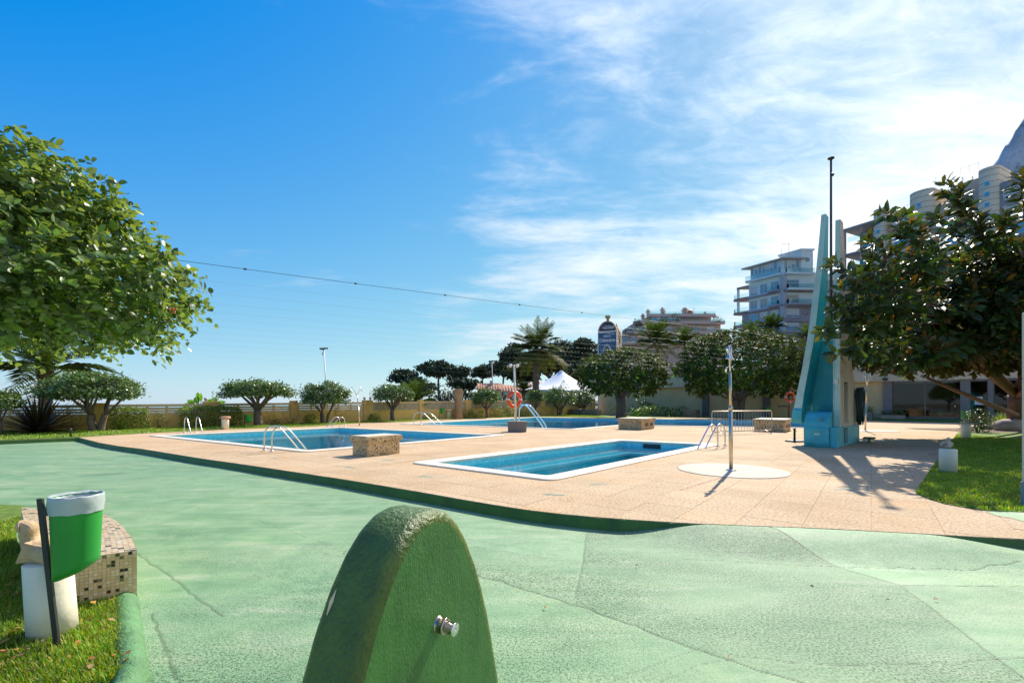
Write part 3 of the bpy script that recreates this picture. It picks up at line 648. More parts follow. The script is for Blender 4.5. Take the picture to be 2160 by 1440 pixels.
# clubhouse front
ch = thing('clubhouse', 'ground floor glass front with brown posts under the concrete beam', 'building', retpt(1980))
GL2 = glass_mat('dark_window_glass', (.42, .45, .48)); FR = M('frame_brown', (.20, .145, .10), .5, .1); GREYF = M('grey_column', (.22, .19, .165), .7, .12, 2)
def along(px): return (retpt(px) - WB).length
def bay(p0, p1, name, frames, z0=.25, z1=FB - .06):
    a, b = along(p0), along(p1); o = MB(); t = .09
    A = WB + RD * a + RN * .02
    o.obox(A + Z3 * z0, RD * (b - a), -RN * .12, Z3 * t); o.obox(A + Z3 * (z1 - t), RD * (b - a), -RN * .12, Z3 * t)
    for q in (0, 1): o.obox(A + RD * (q * (b - a - t)) + Z3 * (z0 + t), RD * t, -RN * .12, Z3 * (z1 - z0 - 2 * t))
    fr = o.build(name, FR, ch)
    for q in frames:
        m = MB(); m.obox(A + RD * ((b - a) * q - .03) + Z3 * (z0 + t + .001), RD * .06, -RN * .1, Z3 * (z1 - z0 - 2 * t - .002)); m.build('mullion', FR, fr)
    m = MB(); m.obox(A - RN * .05 + RD * t * .9 + Z3 * (z0 + t * .9), RD * (b - a - t * 1.8), -RN * .012, Z3 * (z1 - z0 - t * 1.8)); m.build('pane', GL2, fr); return fr
bay(1880, 2029, 'window', [.5]); dr = bay(2044, 2086, 'door', [], .03); bay(2094, 2230, 'window', [.4, .75], .6)
for px, wd in ((1873, 1.0), (2036.5, .9), (2090, .45)):
    p = retpt(px); mb = MB(); mb.box(p + Z3 * (FB - .012) / 2 - RN * .05, (wd * .55, .45, FB - .012), ra); mb.build('column', GREYF, ch)
mb = MB(); mb.obox(WB + RD * along(2094) - RN * .02, RD * (along(2230) - along(2094)), -RN * .2, Z3 * .6); mb.build('sill_wall', GREYF, ch)
mb = MB(); mb.obox(WB + RD * along(1880) - RN * .02, RD * (along(2029) - along(1880)), -RN * .2, Z3 * .25); mb.build('sill_wall', GREYF, ch)
mb = MB(); mb.obox(WB + RD * (sw) - RN * 6, RD * 15, -RN * .2, Z3 * FB); mb.obox(WB + RD * sw - RN * .4, RD * .2, -RN * 5.5, Z3 * FB); mb.build('back_wall', M('interior_wall', (.10, .085, .075), .9), ch)
mb = MB(); mb.obox(WB + RD * sw - RN * .3 + Z3 * .01, RD * 15, -RN * 6, Z3 * .02); mb.build('interior_floor', M('interior_floor', (.12, .1, .09), .6), ch)
for q, (px, py, wd, hh) in enumerate(((2066, 837, .62, .50), (2067, 845.5, 1.0, .62))):
    p = retpt(px) + RN * .05; z = at(px, py, p.y).z - .1; mb = MB(); mb.box((p.x, p.y, z), (wd * .5, .012, hh * .5), ra)
    for r in range(4): mb.box((p.x + RN.x * .008, p.y + RN.y * .008, z + hh * (.16 - .1 * r)), (wd * .38, .003, .012), ra, 1)
    tag(mb.build('paper_notice', [M('paper', (.78, .77, .74), .7, .03), M('print_grey', (.3, .3, .3), .7)]), ('smaller upper' if q == 0 else 'larger lower') + ' white paper notice stuck on the glass door', 'notice')
mb = MB(); a = WB + RD * (along(1836)) + RN * 1.2; mb.obox(a, RD * (along(2040) - along(1836)), -RN * 1.2, Z3 * .16); link_ = mb.build('terrace_step', M('dark_green_paint', (.045, .165, .03)), kind='structure')
# ------------------------------------------------------------------ vegetation
NEARLEAF_V = np.array([(0, 0, 0), (.32, .42, .05), (.32, -.42, .05), (.34, 0, -.02), (.72, .36, .03), (.72, -.36, .03), (.72, 0, -.04), (1, 0, -.10)])
NEARLEAF_F = [np.array([(0, 2, 3), (0, 3, 1), (5, 7, 6), (6, 7, 4)]), np.array([(2, 5, 6, 3), (3, 6, 4, 1)])]
QUAD_V = np.array([(0, 0, 0), (.5, .5, .04), (1, 0, -.06), (.5, -.5, .04)]); QUAD_F = [np.array([(0, 3, 2, 1)])]
def unit(a): return a / (np.linalg.norm(a, axis=-1, keepdims=True) + 1e-9)
def leaf_frames(D, Nn):
    D = unit(D); S = unit(np.cross(Nn, D)); Nn = np.cross(D, S); return D, S, Nn
def leaf_cloud(name, P, D, Nn, L, Wd, col, m, parent=None, near=False, kind=None, split=0, smooth=False):
    """leaves as one mesh; with split>0 that many of the leaves nearest the photographer become parts of their own"""
    tv, tf = (NEARLEAF_V, NEARLEAF_F) if near else (QUAD_V, QUAD_F)
    D, S, Nn = leaf_frames(D, Nn); n = len(P); L = np.broadcast_to(L, n); Wd = np.broadcast_to(Wd, n)
    vs = P[:, None] + D[:, None] * (tv[None, :, 0:1] * L[:, None, None]) + S[:, None] * (tv[None, :, 1:2] * Wd[:, None, None]) + Nn[:, None] * (tv[None, :, 2:3] * L[:, None, None])
    sel = np.zeros(n, bool)
    if split: sel[np.argsort(leaf_score(P))[:split]] = True
    rest = ~sel; k = rest.sum(); off = (np.arange(k) * len(tv))[:, None, None]
    o = link(name, np_mesh(name, vs[rest].reshape(-1, 3), [(f[None] + off).reshape(-1, f.shape[1]) for f in tf], np.repeat(col[rest], len(tv), 0), smooth), m, parent, kind)
    if split:
        pm = wm(parent).inverted()
        protos = []
        order = np.where(sel)[0]
        qn = 12; lum = col[order].sum(1); groups = np.array_split(order[np.argsort(lum)], qn)
        for gi in groups:
            me = np_mesh('leaf', tv, tf, np.repeat(col[gi].mean(0)[None], len(tv), 0), smooth); me.materials.append(m)
            for i in gi:
                lo = bpy.data.objects.new('leaf', me); COL.objects.link(lo); lo.parent = parent; lo.matrix_parent_inverse = pm
                mtx = Matrix(((D[i, 0] * L[i], S[i, 0] * Wd[i], Nn[i, 0] * L[i], P[i, 0]), (D[i, 1] * L[i], S[i, 1] * Wd[i], Nn[i, 1] * L[i], P[i, 1]), (D[i, 2] * L[i], S[i, 2] * Wd[i], Nn[i, 2] * L[i], P[i, 2]), (0, 0, 0, 1)))
                lo.matrix_basis = mtx
    return o
def leaf_score(P): 
    d = np.linalg.norm(P - np.array([0, 0, EYE]), axis=1); vis = np.abs(P[:, 0] / np.maximum(P[:, 1], .1)) < 1.12
    return d + np.where(vis, 0, 100)
def rand_dirs(n): return unit(rng.normal(size=(n, 3)))
def branch(mb, p, q, r0, r1, bend=.12, n=5, sides=7):
    p, q = Vector(p), Vector(q); L = (q - p).length; off = Vector([random.uniform(-1, 1) * bend * L for _ in range(3)]); off.z = abs(off.z) * .3
    pts = [p.lerp(q, t / n) + off * math.sin(PI * t / n) for t in range(n + 1)]
    mb.tube(pts, [r0 + (r1 - r0) * t / n for t in range(n + 1)], sides); return pts
LM_UMB = leaf_mat('clipped_tree_leaves', (.095, .155, .045), None, .38, .25, (1.5, 1.6, .5))
LM_LIME = leaf_mat('rounded_grey_green_leaves', (.066, .130, .022), (.18, .24, .11), .42, .28, (2.0, 2.0, .4))
LM_FIG = leaf_mat('rubber_fig_leaves', (.042, .070, .016), (.056, .054, .022), .40, .24, (2.4, 2.6, .6), .3, .34)
LM_FIGF = leaf_mat('dark_fig_leaves', (.045, .078, .018), (.045, .06, .018), .55, .2, (2.2, 2.4, .6), .35, .08)
LM_PINE = leaf_mat('pine_needles', (.032, .052, .022), None, .7, .1, (1.2, 1.4, .6))
LM_PALM = leaf_mat('palm_leaflets', (.065, .10, .026), None, .7, .2, (1.4, 1.5, .5), spec=.12)
LM_BUSH = leaf_mat('bush_leaves', (.11, .165, .024), None, .45, .25, (1.5, 1.6, .5))
LM_BLADE = leaf_mat('sword_leaves', (.028, .026, .014), None, .40, .1, (1.4, 1.2, .6))
LM_BIG = leaf_mat('strelitzia_leaves', (.10, .22, .035), None, .35, .35, (1.5, 1.6, .5))
def crown_points(c, r, n, clumps, thick=.35, flat=-.35, spread=.22, under=True):
    """leaf positions in clumps over an ellipsoid shell; returns points and outward normals"""
    c = np.array(c, float); r = np.array(r, float)
    d = rand_dirs(clumps * 4); d = d[d[:, 2] > flat][:clumps] if flat > -1 else d[:clumps]
    rad = 1 - thick * rng.random((len(d), 1)) ** 1.6; cc = d * rad; sz = rng.uniform(.6, 1.3, len(cc))
    i = rng.integers(0, len(cc), n); p = cc[i] + rng.normal(size=(n, 3)) * (spread * sz[i])[:, None]
    p[:, 2] = np.maximum(p[:, 2], flat - .12 + .1 * rng.random(n)); nn = unit(p / r * r.mean() + rng.normal(size=(n, 3)) * .25)
    return c + p * r, nn, i
def leaf_col(n, idx, lo=.6, hi=1.5, warm=.12):
    b = rng.uniform(lo, hi, n) ; cl = rng.uniform(.78, 1.25, idx.max() + 1)[idx]; v = b * cl
    return np.stack([v * rng.uniform(1 - warm, 1 + 2 * warm, n), v, v * rng.uniform(1 - warm, 1 + warm, n)], 1)

def umbrella_tree(px, py, Y, hw, ytop, ybot, label, trunks=1, n=1500, leaf=.20, group='clipped umbrella trees along the garden wall', lean=0, wide=1.0):
    b = at(px, py, Y); b.z = .0; t = thing('umbrella_tree', label, 'tree', b, group)
    top = EYE - (ytop - HZ) / FX * Y; bot = EYE - (ybot - HZ) / FX * Y; r = hw / FX * Y; c = Vector((b.x + lean, b.y, (bot + (top - bot) * .35)))
    mb = MB(); tips = []
    for k in range(trunks):
        a = 2 * PI * k / trunks + random.uniform(-.3, .3) + .4; fk = b + Vector((math.cos(a) * r * .18, math.sin(a) * r * .12, (bot) * .52)) if trunks > 1 else b + Vector((lean * .3, 0, bot * .55))
        s = b + Vector((math.cos(a) * .06 * trunks, math.sin(a) * .04 * trunks, -.03)); rr = .16 / (trunks ** .5) * r / 1.6
        branch(mb, s, fk, rr * 1.35, rr, .06, 5)
        for q in range(max(4, 8 // trunks)):
            aa = a + random.uniform(-1.5, 1.5) if trunks > 1 else 2 * PI * q / 8 + random.uniform(-.3, .3); rd = r * random.uniform(.35, .8)
            e = c + Vector((math.cos(aa) * rd, math.sin(aa) * rd * .8, random.uniform(-.05, .25) * (top - bot) - .1)); pts = branch(mb, fk, e, rr * .6, rr * .2, .14, 4, 6)
            for w_ in range(3):
                e2 = e + Vector((random.uniform(-1, 1) * r * .35, random.uniform(-1, 1) * r * .3, random.uniform(.0, .4) * (top - bot))); branch(mb, pts[3], e2, rr * .25, rr * .07, .12, 3, 5)
    mb.build('trunk', GREYBARK, t)
    n *= 3; P, Nn, i = crown_points(c, (r * .96, r * .8, (top - c.z) * .95), n, 150, .5, -.40, .13)
    P[:, 2] += .06 * np.sin(P[:, 0] * 5 + px)
    D = unit(Nn * .6 + rand_dirs(n)); Nf = unit(Nn + np.array([0, 0, .7]) + .7 * rand_dirs(n))
    leaf_cloud('crown', P, D, Nf, leaf * 1.1 * rng.uniform(.7, 1.25, n), leaf * .7, leaf_col(n, i), LM_UMB, t)
    return t
def bush(px, py, Y, r, h, label, n=500, leaf=.10, m=None, dry=0, z0=0.0, cat='bush', group=None, loc=None, flat=-.6, tint=None):
    b = loc if loc else at(px, py, Y); b = Vector((b.x, b.y, z0)); t = thing('bush', label, cat, b, group)
    mb = MB()
    for k in range(6):
        a = 2 * PI * k / 6; branch(mb, b + Vector((math.cos(a) * .05, math.sin(a) * .05, -.02)), b + Vector((math.cos(a) * r[0] * .6, math.sin(a) * r[1] * .6, h * .7)), .02, .008, .1, 3, 5)
    mb.build('stem', STEMG, t)
    P, Nn, i = crown_points(b + Vector((0, 0, h * .45)), (r[0], r[1], h * .55), n, 50, .5, -.85, .16)
    P[:, 2] = np.maximum(P[:, 2], z0 + .02)
    cl = leaf_col(n, i) * (np.array(tint) if tint else 1)
    leaf_cloud('foliage', P, unit(Nn + rand_dirs(n)), unit(Nn + [0, 0, .6] + .8 * rand_dirs(n)), leaf * rng.uniform(.7, 1.3, n), leaf * .55, cl, m or LM_BUSH, t)
    return t
def blade_plant(loc, n, L, w, label, m, name='spiky_plant', cat='plant', up=.55, droop=.5, group=None, seg=4, tint=(1, 1, 1), parts=True):
    t = thing(name, label, cat, loc, group); loc = np.array(loc); V_, C_ = [], []; pm = wm(t).inverted()
    tot = MB()
    for k in range(n):
        a = random.uniform(0, 2 * PI); el = math.asin(min(1, random.uniform(0, 1) ** up)); l = L * random.uniform(.6, 1.1); d = np.array([math.cos(a) * math.cos(el), math.sin(a) * math.cos(el), math.sin(el)])
        s = np.array([-math.sin(a), math.cos(a), 0]); vs = []; 
        for q in range(seg + 1):
            f = q / seg; p = loc + d * l * f - np.array([0, 0, 1]) * droop * l * f * f * .5 * math.cos(el); wd = w * (math.sin(PI * min(1, .18 + f * .82)) ** .6 + .02) * (1 if q < seg else .1)
            vs += [p - s * wd / 2, p + np.array([0, 0, -.15 * wd]), p + s * wd / 2]
        fs = []
        for q in range(seg): fs += [(3 * q, 3 * q + 1, 3 * q + 4, 3 * q + 3), (3 * q + 1, 3 * q + 2, 3 * q + 5, 3 * q + 4)]
        b = random.uniform(.6, 1.6)
        if parts:
            me = np_mesh('blade', np.array(vs), [np.array(fs)], np.full((len(vs), 3), b) * np.array(tint)); link('blade', me, m, t)
        else: tot.add(vs, fs)
    if not parts:
        o = tot.build('foliage', m, t); a = o.data.color_attributes.new('Col', 'FLOAT_COLOR', 'POINT'); c = np.ones((len(tot.v), 4)); c[:, :3] = np.array(tint) * np.repeat(rng.uniform(.6, 1.5, len(tot.v) // (3 * (seg + 1))), 3 * (seg + 1))[:, None]; a.data.foreach_set('color', c.ravel().astype(np.float32))
    return t
def frond_mesh(L, nl, ll, lw, arch, droop, seed, colr=(1, 1, 1)):
    r = np.random.default_rng(seed); vs, fs, cs = [], [], []
    N = 10; pts = []
    for q in range(N + 1):
        f = q / N; pts.append(np.array([L * f * math.cos(arch * (1 - f * .2)) * (1 - .12 * f * f * droop), 0, L * f * math.sin(arch) - droop * L * .55 * f * f]))
    pts = np.array(pts)
    for q in range(N + 1):
        w = L * .012 * (1 - q / N) + .004; vs += [pts[q] + [0, -w, 0], pts[q] + [0, w, 0]]; cs += [(1.2, 1.1, .7)] * 2
    for q in range(N): fs.append((2 * q, 2 * q + 1, 2 * q + 3, 2 * q + 2))
    tf = []
    for k in range(nl):
        f = .14 + .86 * k / (nl - 1); p = np.array([np.interp(f, np.linspace(0, 1, N + 1), pts[:, j]) for j in range(3)]); tan = unit(np.array([np.interp(min(1, f + .05), np.linspace(0, 1, N + 1), pts[:, j]) for j in range(3)]) - p + 1e-6)
        for s in (-1, 1):
            l = ll * math.sin(PI * min(.97, .22 + f * .74)) * r.uniform(.85, 1.15); d = unit(tan * .75 + np.array([0, s * .8, r.uniform(.05, .4) - droop * .2])); b = len(vs)
            wv = tan * lw; v = r.uniform(.7, 1.4)
            vs += [p - wv, p + wv, p + d * l * .6 + wv * .8 + [0, 0, -.03 * l], p + d * l + [0, 0, -.22 * l], p + d * l * .6 - wv * .8 + [0, 0, -.03 * l]]; tf.append((b, b + 1, b + 2, b + 3, b + 4)); cs += [tuple(v * c for c in colr)] * 5
    me = np_mesh('frond', np.array(vs), [np.array(fs), np.array(tf)], np.array(cs)); me.materials.append(LM_PALM); return me
def palm(loc, H, L, n, label, rt=.22, group=None, dead=8, seed=1, nl=26, trunkm=None, up=1.1, stub=False, lw=.012, ll=.3):
    t = thing('palm_tree', label, 'palm', loc, group); loc = Vector(loc); pm = wm(t).inverted(); r_ = random.Random(seed)
    mb = MB(); N = 14; lean = Vector((r_.uniform(-.03, .03) * H, r_.uniform(-.03, .03) * H, 0)); rings = []
    for q in range(N * 2 + 1):
        f = q / (N * 2); c = loc + Vector((0, 0, H * f)) + lean * f * f; rr = rt * (1.25 - .3 * f + (.25 if f > .9 else 0)) * (1.06 if q % 2 else .94); rings.append([c + Vector((math.cos(2 * PI * k / 10) * rr, math.sin(2 * PI * k / 10) * rr, r_.uniform(-.02, .02))) for k in range(10)])
    mb.loft(rings, 0, False); mb.build('trunk', trunkm or BARK, t)
    top = loc + Vector((0, 0, H)) + lean
    ms = [frond_mesh(L, nl, L * ll, L * lw, a, dr, seed * 10 + k, cr) for k, (a, dr, cr) in enumerate(((1.2, .35, (1.1, 1.1, .9)), (.8, .6, (1, 1, 1)), (.35, .75, (.8, .85, .8)), (-.25, .7, (1.5, 1.0, .55))))]
    for k in range(n):
        if k < dead: me = ms[3]
        else: me = ms[min(2, int(3 * (k - dead) / max(1, n - dead)))]
        o = bpy.data.objects.new('frond', me); COL.objects.link(o); o.parent = t; o.matrix_parent_inverse = pm
        o.matrix_basis = Matrix.Translation(top + Vector((0, 0, -.15 + .02 * k / n))) @ Matrix.Rotation(k * 2.39996 + r_.uniform(-.2, .2), 4, 'Z') @ Matrix.Rotation(r_.uniform(-.15, .15), 4, 'Y') @ Matrix.Scale(r_.uniform(.85, 1.1), 4)
    return t

# big rounded tree at the left, its trunk outside the frame
def big_left_tree():
    c = np.array([-6.95, 4.9, 2.52]); t = thing('tree', 'big round-crowned tree with grey green leaves close by at the upper left', 'tree', (-7.3, 4.9, -.1))
    mb = MB(); b = Vector((-7.3, 4.9, -.12)); fk = b + Vector((.15, 0, 1.5)); branch(mb, b, fk, .17, .12, .04)
    tips = []
    for k in range(16):
        a = 2 * PI * k / 16; e = Vector(c) + Vector((math.cos(a) * 1.9, math.sin(a) * .9, random.uniform(.1, .8))); pts = branch(mb, fk, e, .05, .015, .12, 5, 6)
        for q in range(3): branch(mb, pts[3], e + Vector((random.uniform(-.6, .6), random.uniform(-.5, .5), random.uniform(0, .8))), .025, .006, .1, 3, 5)
    mb.build('trunk', BARK, t)
    # sprays: short twigs that carry pairs of leaves
    K = 4400; r = np.array([2.95, 1.55, 1.68]); d = rand_dirs(K * 3); d = d[d[:, 2] > -.22][:K]; K = len(d)
    lump = 1 + .06 * np.sin(d[:, 0] * 7 + 1) * np.sin(d[:, 1] * 6) + .05 * np.sin(d[:, 2] * 11); dep = 1 - .42 * rng.random(K) ** 1.7
    S = d * (dep * lump)[:, None]; S[:, 2] = np.maximum(S[:, 2], -.20 - .05 * rng.random(K)); S = c + S * r
    out = unit(d / r); tw = unit(out + np.array([0.1, 0, -.25]) + .55 * rand_dirs(K)); Lt = rng.uniform(.22, .46, K)
    P, D, Nn, C_ = [], [], [], []
    twm = MB(); m_ = 11; tone = rng.uniform(.5, 1.45, K)
    for q in range(m_):
        f = (q + .6) / m_; side = unit(np.cross(tw, out + .2)); sg = 1 if q % 2 else -1
        p = S + tw * (Lt * f)[:, None] - np.array([0, 0, 1]) * (Lt * .25 * f * f)[:, None] + .012 * rng.normal(size=(K, 3)); dd = unit(tw * .45 + side * sg * .9 + .45 * rng.normal(size=(K, 3)) * .8 + out * .25)
        P.append(p); D.append(dd); Nn.append(unit(out * .8 + np.array([0, 0, .8]) + .75 * rng.normal(size=(K, 3))))
        v = tone * rng.uniform(.7, 1.35, K); lime = (rng.random(K) < .10 + .20 * f); c3 = np.stack([v, v, v], 1); c3[lime] *= (1.8, 1.5, .75); pl = rng.random(K) < .09; c3[pl] = np.array([2.3, 1.9, 3.0]) * v[pl][:, None]; C_.append(c3)
    P, D, Nn, C_ = map(np.concatenate, (P, D, Nn, C_)); n = len(P)
    leaf_cloud('foliage', P, D, Nn, .086 * rng.uniform(.5, 1.35, n), .074 * rng.uniform(.7, 1.2, n), C_, LM_LIME, t, near=True, kind='stuff', split=300)
    for k in rng.choice(K, 260, replace=False):
        p = Vector(S[k]); q = p + Vector(tw[k]) * Lt[k] + Vector((0, 0, -Lt[k] * .25)); twm.tube([p - Vector(tw[k]) * .15, p.lerp(q, .5) + Vector((0, 0, .02)), q], [.006, .004, .002], 4)
    twm.build('twigs', STEMG, t, 'stuff')
    fl = MB()
    for p in ((-3.42, 4.6, 2.28), (-5.6, 3.9, 3.5)):
        for k in range(9): fl.ellip(Vector(p) + Vector([random.uniform(-.03, .03) for _ in range(3)]), (.010, .010, .010), 6, 4)
    fl.build('flower_cluster', M('orange_red_flowers', (.65, .12, .03), .5), t)
big_left_tree()
# rubber fig at the right
def rubber_fig():
    base = g(2150, 908); t = thing('rubber_fig_tree', 'huge dark rubber fig with glossy reddish leaves overhanging the lawn at the right', 'tree', base)
    mb = MB(); c = np.array([18.2, 15.8, 4.25]); r = np.array([6.3, 4.7, 2.15])
    fk = base + Vector((-.8, -.6, 1.7)); branch(mb, base, fk, .42, .33, .05, 6, 10)
    for k in range(4): branch(mb, base + Vector((random.uniform(-.4, .4), random.uniform(-.3, .3), 0)), fk + Vector((random.uniform(-.3, .3), 0, .4)), .14, .12, .06, 5, 7)
    for k in range(14):
        a = 2 * PI * k / 14; e = Vector(c) + Vector((math.cos(a) * r[0] * .6, math.sin(a) * r[1] * .75, random.uniform(-.5, .6) * r[2])); branch(mb, fk, e, .16, .04, .1, 7, 7)
    low = branch(mb, fk + Vector((0, 0, -.9)), Vector((15.5, 17.0, 2.3)), .12, .05, .06, 6, 7)
    mb.build('trunk', M('red_brown_bark', (.15, .075, .05), .85, .3, 5, 18, .7), t)
    K = 3600; d = rand_dirs(K * 3); d = d[d[:, 2] > -.75][:K]; K = len(d); lump = 1 + .07 * np.sin(d[:, 0] * 9 + 2) * np.cos(d[:, 2] * 8) + .06 * np.sin(d[:, 1] * 10)
    S = c + d * r * (lump * (1 - .35 * rng.random(K) ** 2.0))[:, None]; out = unit(d / r)
    S[:, 2] += .16 * (S[:, 0] - 15.5) * (S[:, 2] > 4.2); S[:, 2] = np.maximum(S[:, 2], 2.75 + .45 * np.abs(np.sin(S[:, 0] * 1.7)) - .45 * (S[:, 0] > 15.5))
    # long shoots that break the outline
    ex = [at(px, py, Y) for px, py, Y in ((1768, 655, 11.6), (1745, 700, 11.8), (1762, 570, 11.9), (1775, 742, 12), (1870, 455, 12.4), (1835, 520, 12.2), (2000, 400, 13.4), (2020, 420, 13.2), (2110, 470, 12.5), (2152, 385, 13), (1815, 595, 11.8), (1925, 555, 12.2), (1800, 660, 11.7), (1850, 560, 12.1), (1900, 500, 12.5), (1980, 470, 13), (2060, 480, 12.7), (1960, 760, 12.6), (1905, 770, 12.3), (1790, 620, 11.6), (1822, 690, 11.8), (1845, 745, 12.1), (1870, 640, 11.8))]
    tw_m = MB(); eS, eO = [], []
    for p in ex:
        tgt = Vector(c) + (p - Vector(c)) * .62; tw_m.tube([tgt, tgt.lerp(p, .5) + Vector((0, 0, .1)), p], [.022, .016, .010], 6)
        dirv = (p - tgt).normalized()
        for f in (1.0, .93, .86, .78, .70, .62, .52, .42, .30): eS.append(np.array(tgt.lerp(p, f)) + .04 * rng.normal(size=3)); eO.append(np.array(dirv))
    S = np.concatenate([S, np.array(eS)]); out = np.concatenate([out, np.array(eO)]); K2 = len(S)
    ax = unit(out * .8 + np.array([0, 0, .55]) + .35 * rng.normal(size=(K2, 3))); P, D, Nn, C_, Ls = [], [], [], [], []
    a1 = unit(np.cross(ax, np.array([.3, .2, 1.0]))); a2 = np.cross(ax, a1); m_ = 10
    for q in range(m_):
        f = q / m_; th = q * 2.39996 + rng.uniform(-.3, .3, K2); el = .15 + f * 1.15 + rng.uniform(-.15, .15, K2); side = a1 * np.cos(th)[:, None] + a2 * np.sin(th)[:, None]
        dd = unit(side * np.cos(el)[:, None] + ax * np.sin(el)[:, None] - np.array([0, 0, .22])); P.append(S + ax * (.03 + .22 * f) + dd * .03); D.append(dd); Nn.append(unit(ax + .2 * rng.normal(size=(K2, 3)) - dd * .2))
        v = rng.uniform(.6, 1.5, K2); c3 = np.stack([v, v, v], 1); ye = rng.random(K2) < .025; c3[ye] *= (3.2, 2.6, .8)
        if f > .68: rd = rng.random(K2) < .5; c3[rd] *= (2.5, .75, 1.2)
        C_.append(c3); Ls.append(.39 * rng.uniform(.75, 1.15, K2) * (1 - .3 * f))
    P, D, Nn, C_, Ls = map(np.concatenate, (P, D, Nn, C_, Ls))
    leaf_cloud('foliage', P, D, Nn, Ls, Ls * .50, C_, LM_FIG, t, near=True, kind='stuff', split=300, smooth=True)
    tw_m.build('shoots', M('red_brown_bark', (.15, .075, .05)), t, 'stuff')
rubber_fig()
def fig(px, py, Y, hw, ytop, ybot, label, n, lean=0):
    b = at(px, py, Y); b.z = 0; t = thing('fig_tree', label, 'tree', b); r = hw / FX * Y; top = EYE - (ytop - HZ) / FX * Y; bot = EYE - (ybot - HZ) / FX * Y
    c = Vector((b.x + lean, b.y, (top + bot) / 2 - .1)); h = (top - bot) / 2; mb = MB()
    fk = b + Vector((0, 0, bot + .1)); 
    for k in range(4): branch(mb, b + Vector((random.uniform(-.3, .3), random.uniform(-.2, .2), -.02)), fk + Vector((random.uniform(-.5, .5), 0, random.uniform(0, .5))), .26, .2, .05, 5, 8)
    for k in range(14):
        a = 2 * PI * k / 14; branch(mb, fk, c + Vector((math.cos(a) * r * .7, math.sin(a) * r * .6, random.uniform(-.4, .5) * h)), .15, .04, .1, 5, 6)
    mb.build('trunk', GREYBARK, t)
    K = n // 9; d = rand_dirs(K * 3); d = d[d[:, 2] > -.8][:K]; K = len(d); lump = 1 + .07 * np.sin(d[:, 0] * 8 + px) * np.cos(d[:, 2] * 9) + .05 * np.sin(d[:, 1] * 11 + d[:, 0] * 5)
    rr = np.array([r * .95, r * .8, h * .97]); S = np.array(c) + d * rr * (lump * (1 - .3 * rng.random(K) ** 2))[:, None]; S[:, 2] = np.maximum(S[:, 2], bot + .5 * rng.random(K)); out = unit(d / rr)
    ax = unit(out + np.array([0, 0, .5]) + .3 * rng.normal(size=(K, 3))); a1 = unit(np.cross(ax, np.array([.3, .2, 1.]))); a2 = np.cross(ax, a1); P, D, Nn, C_ = [], [], [], []
    for q in range(9):
        th = q * 2.4 + rng.uniform(-.3, .3, K); el = .1 + q / 9 * 1.1; dd = unit((a1 * np.cos(th)[:, None] + a2 * np.sin(th)[:, None]) * math.cos(el) + ax * math.sin(el) - [0, 0, .2]); P.append(S + ax * .03 * q); D.append(dd); Nn.append(unit(ax + .3 * rng.normal(size=(K, 3))))
        v = rng.uniform(.6, 1.5, K); c3 = np.stack([v, v, v], 1); rd = rng.random(K) < (.25 if q > 5 else .03); c3[rd] *= (2.6, 1.0, 1.0); gr = rng.random(K) < .12; c3[gr] *= (1.5, 2.0, .8); C_.append(c3)
    P, D, Nn, C_ = map(np.concatenate, (P, D, Nn, C_)); m = len(P)
    leaf_cloud('crown', P, D, Nn, .33 * rng.uniform(.7, 1.15, m), .15, C_, LM_FIGF, t); return t
fig(1311, 876, 42, 96, 738, 838, 'dark round fig tree standing behind the long low planter', 9000)
fig(1560, 876, 38.5, 136, 697, 846, 'wider dark fig tree with low branches behind the metal barrier', 15000, .2)
def wy(px, d=1.2): return wallpt(px).y - d
for px, hw, yt, yb, tr, n, off, lab in (
    (-8, 40, 822, 862, 2, 900, 0, 'clipped tree half cut off by the left edge of the photo'),
    (203, 92, 789, 842, 3, 2900, -.28, 'widest umbrella tree with three stems beside the dark spiky plant'),
    (543, 70, 803, 838, 1, 2300, 0, 'single stemmed umbrella tree to the right of the box hedge'),
    (685, 49, 808, 852, 3, 1900, 0, 'many stemmed umbrella tree in front of the tall floodlight mast'),
    (828, 42, 812, 845, 1, 1400, 0, 'umbrella tree on a twisted stem left of the palm stump'),
    (1026, 28, 820, 852, 1, 900, 0, 'small round umbrella tree left of the orange lifebuoy'),
    (1130, 19, 822, 848, 1, 600, 0, 'smallest umbrella tree under the left tip of the white tent'),
    (1180, 34, 817, 852, 3, 1000, 0, 'umbrella tree with several thin stems in front of the white tent'),
    (1228, 27, 822, 850, 3, 800, 0, 'umbrella tree with several thin stems at the right corner of the garden wall')):
    umbrella_tree(px, 880, wy(px, 1.3), hw, yt, yb, lab, tr, n, .13 if px < 900 else .16, lean=off)
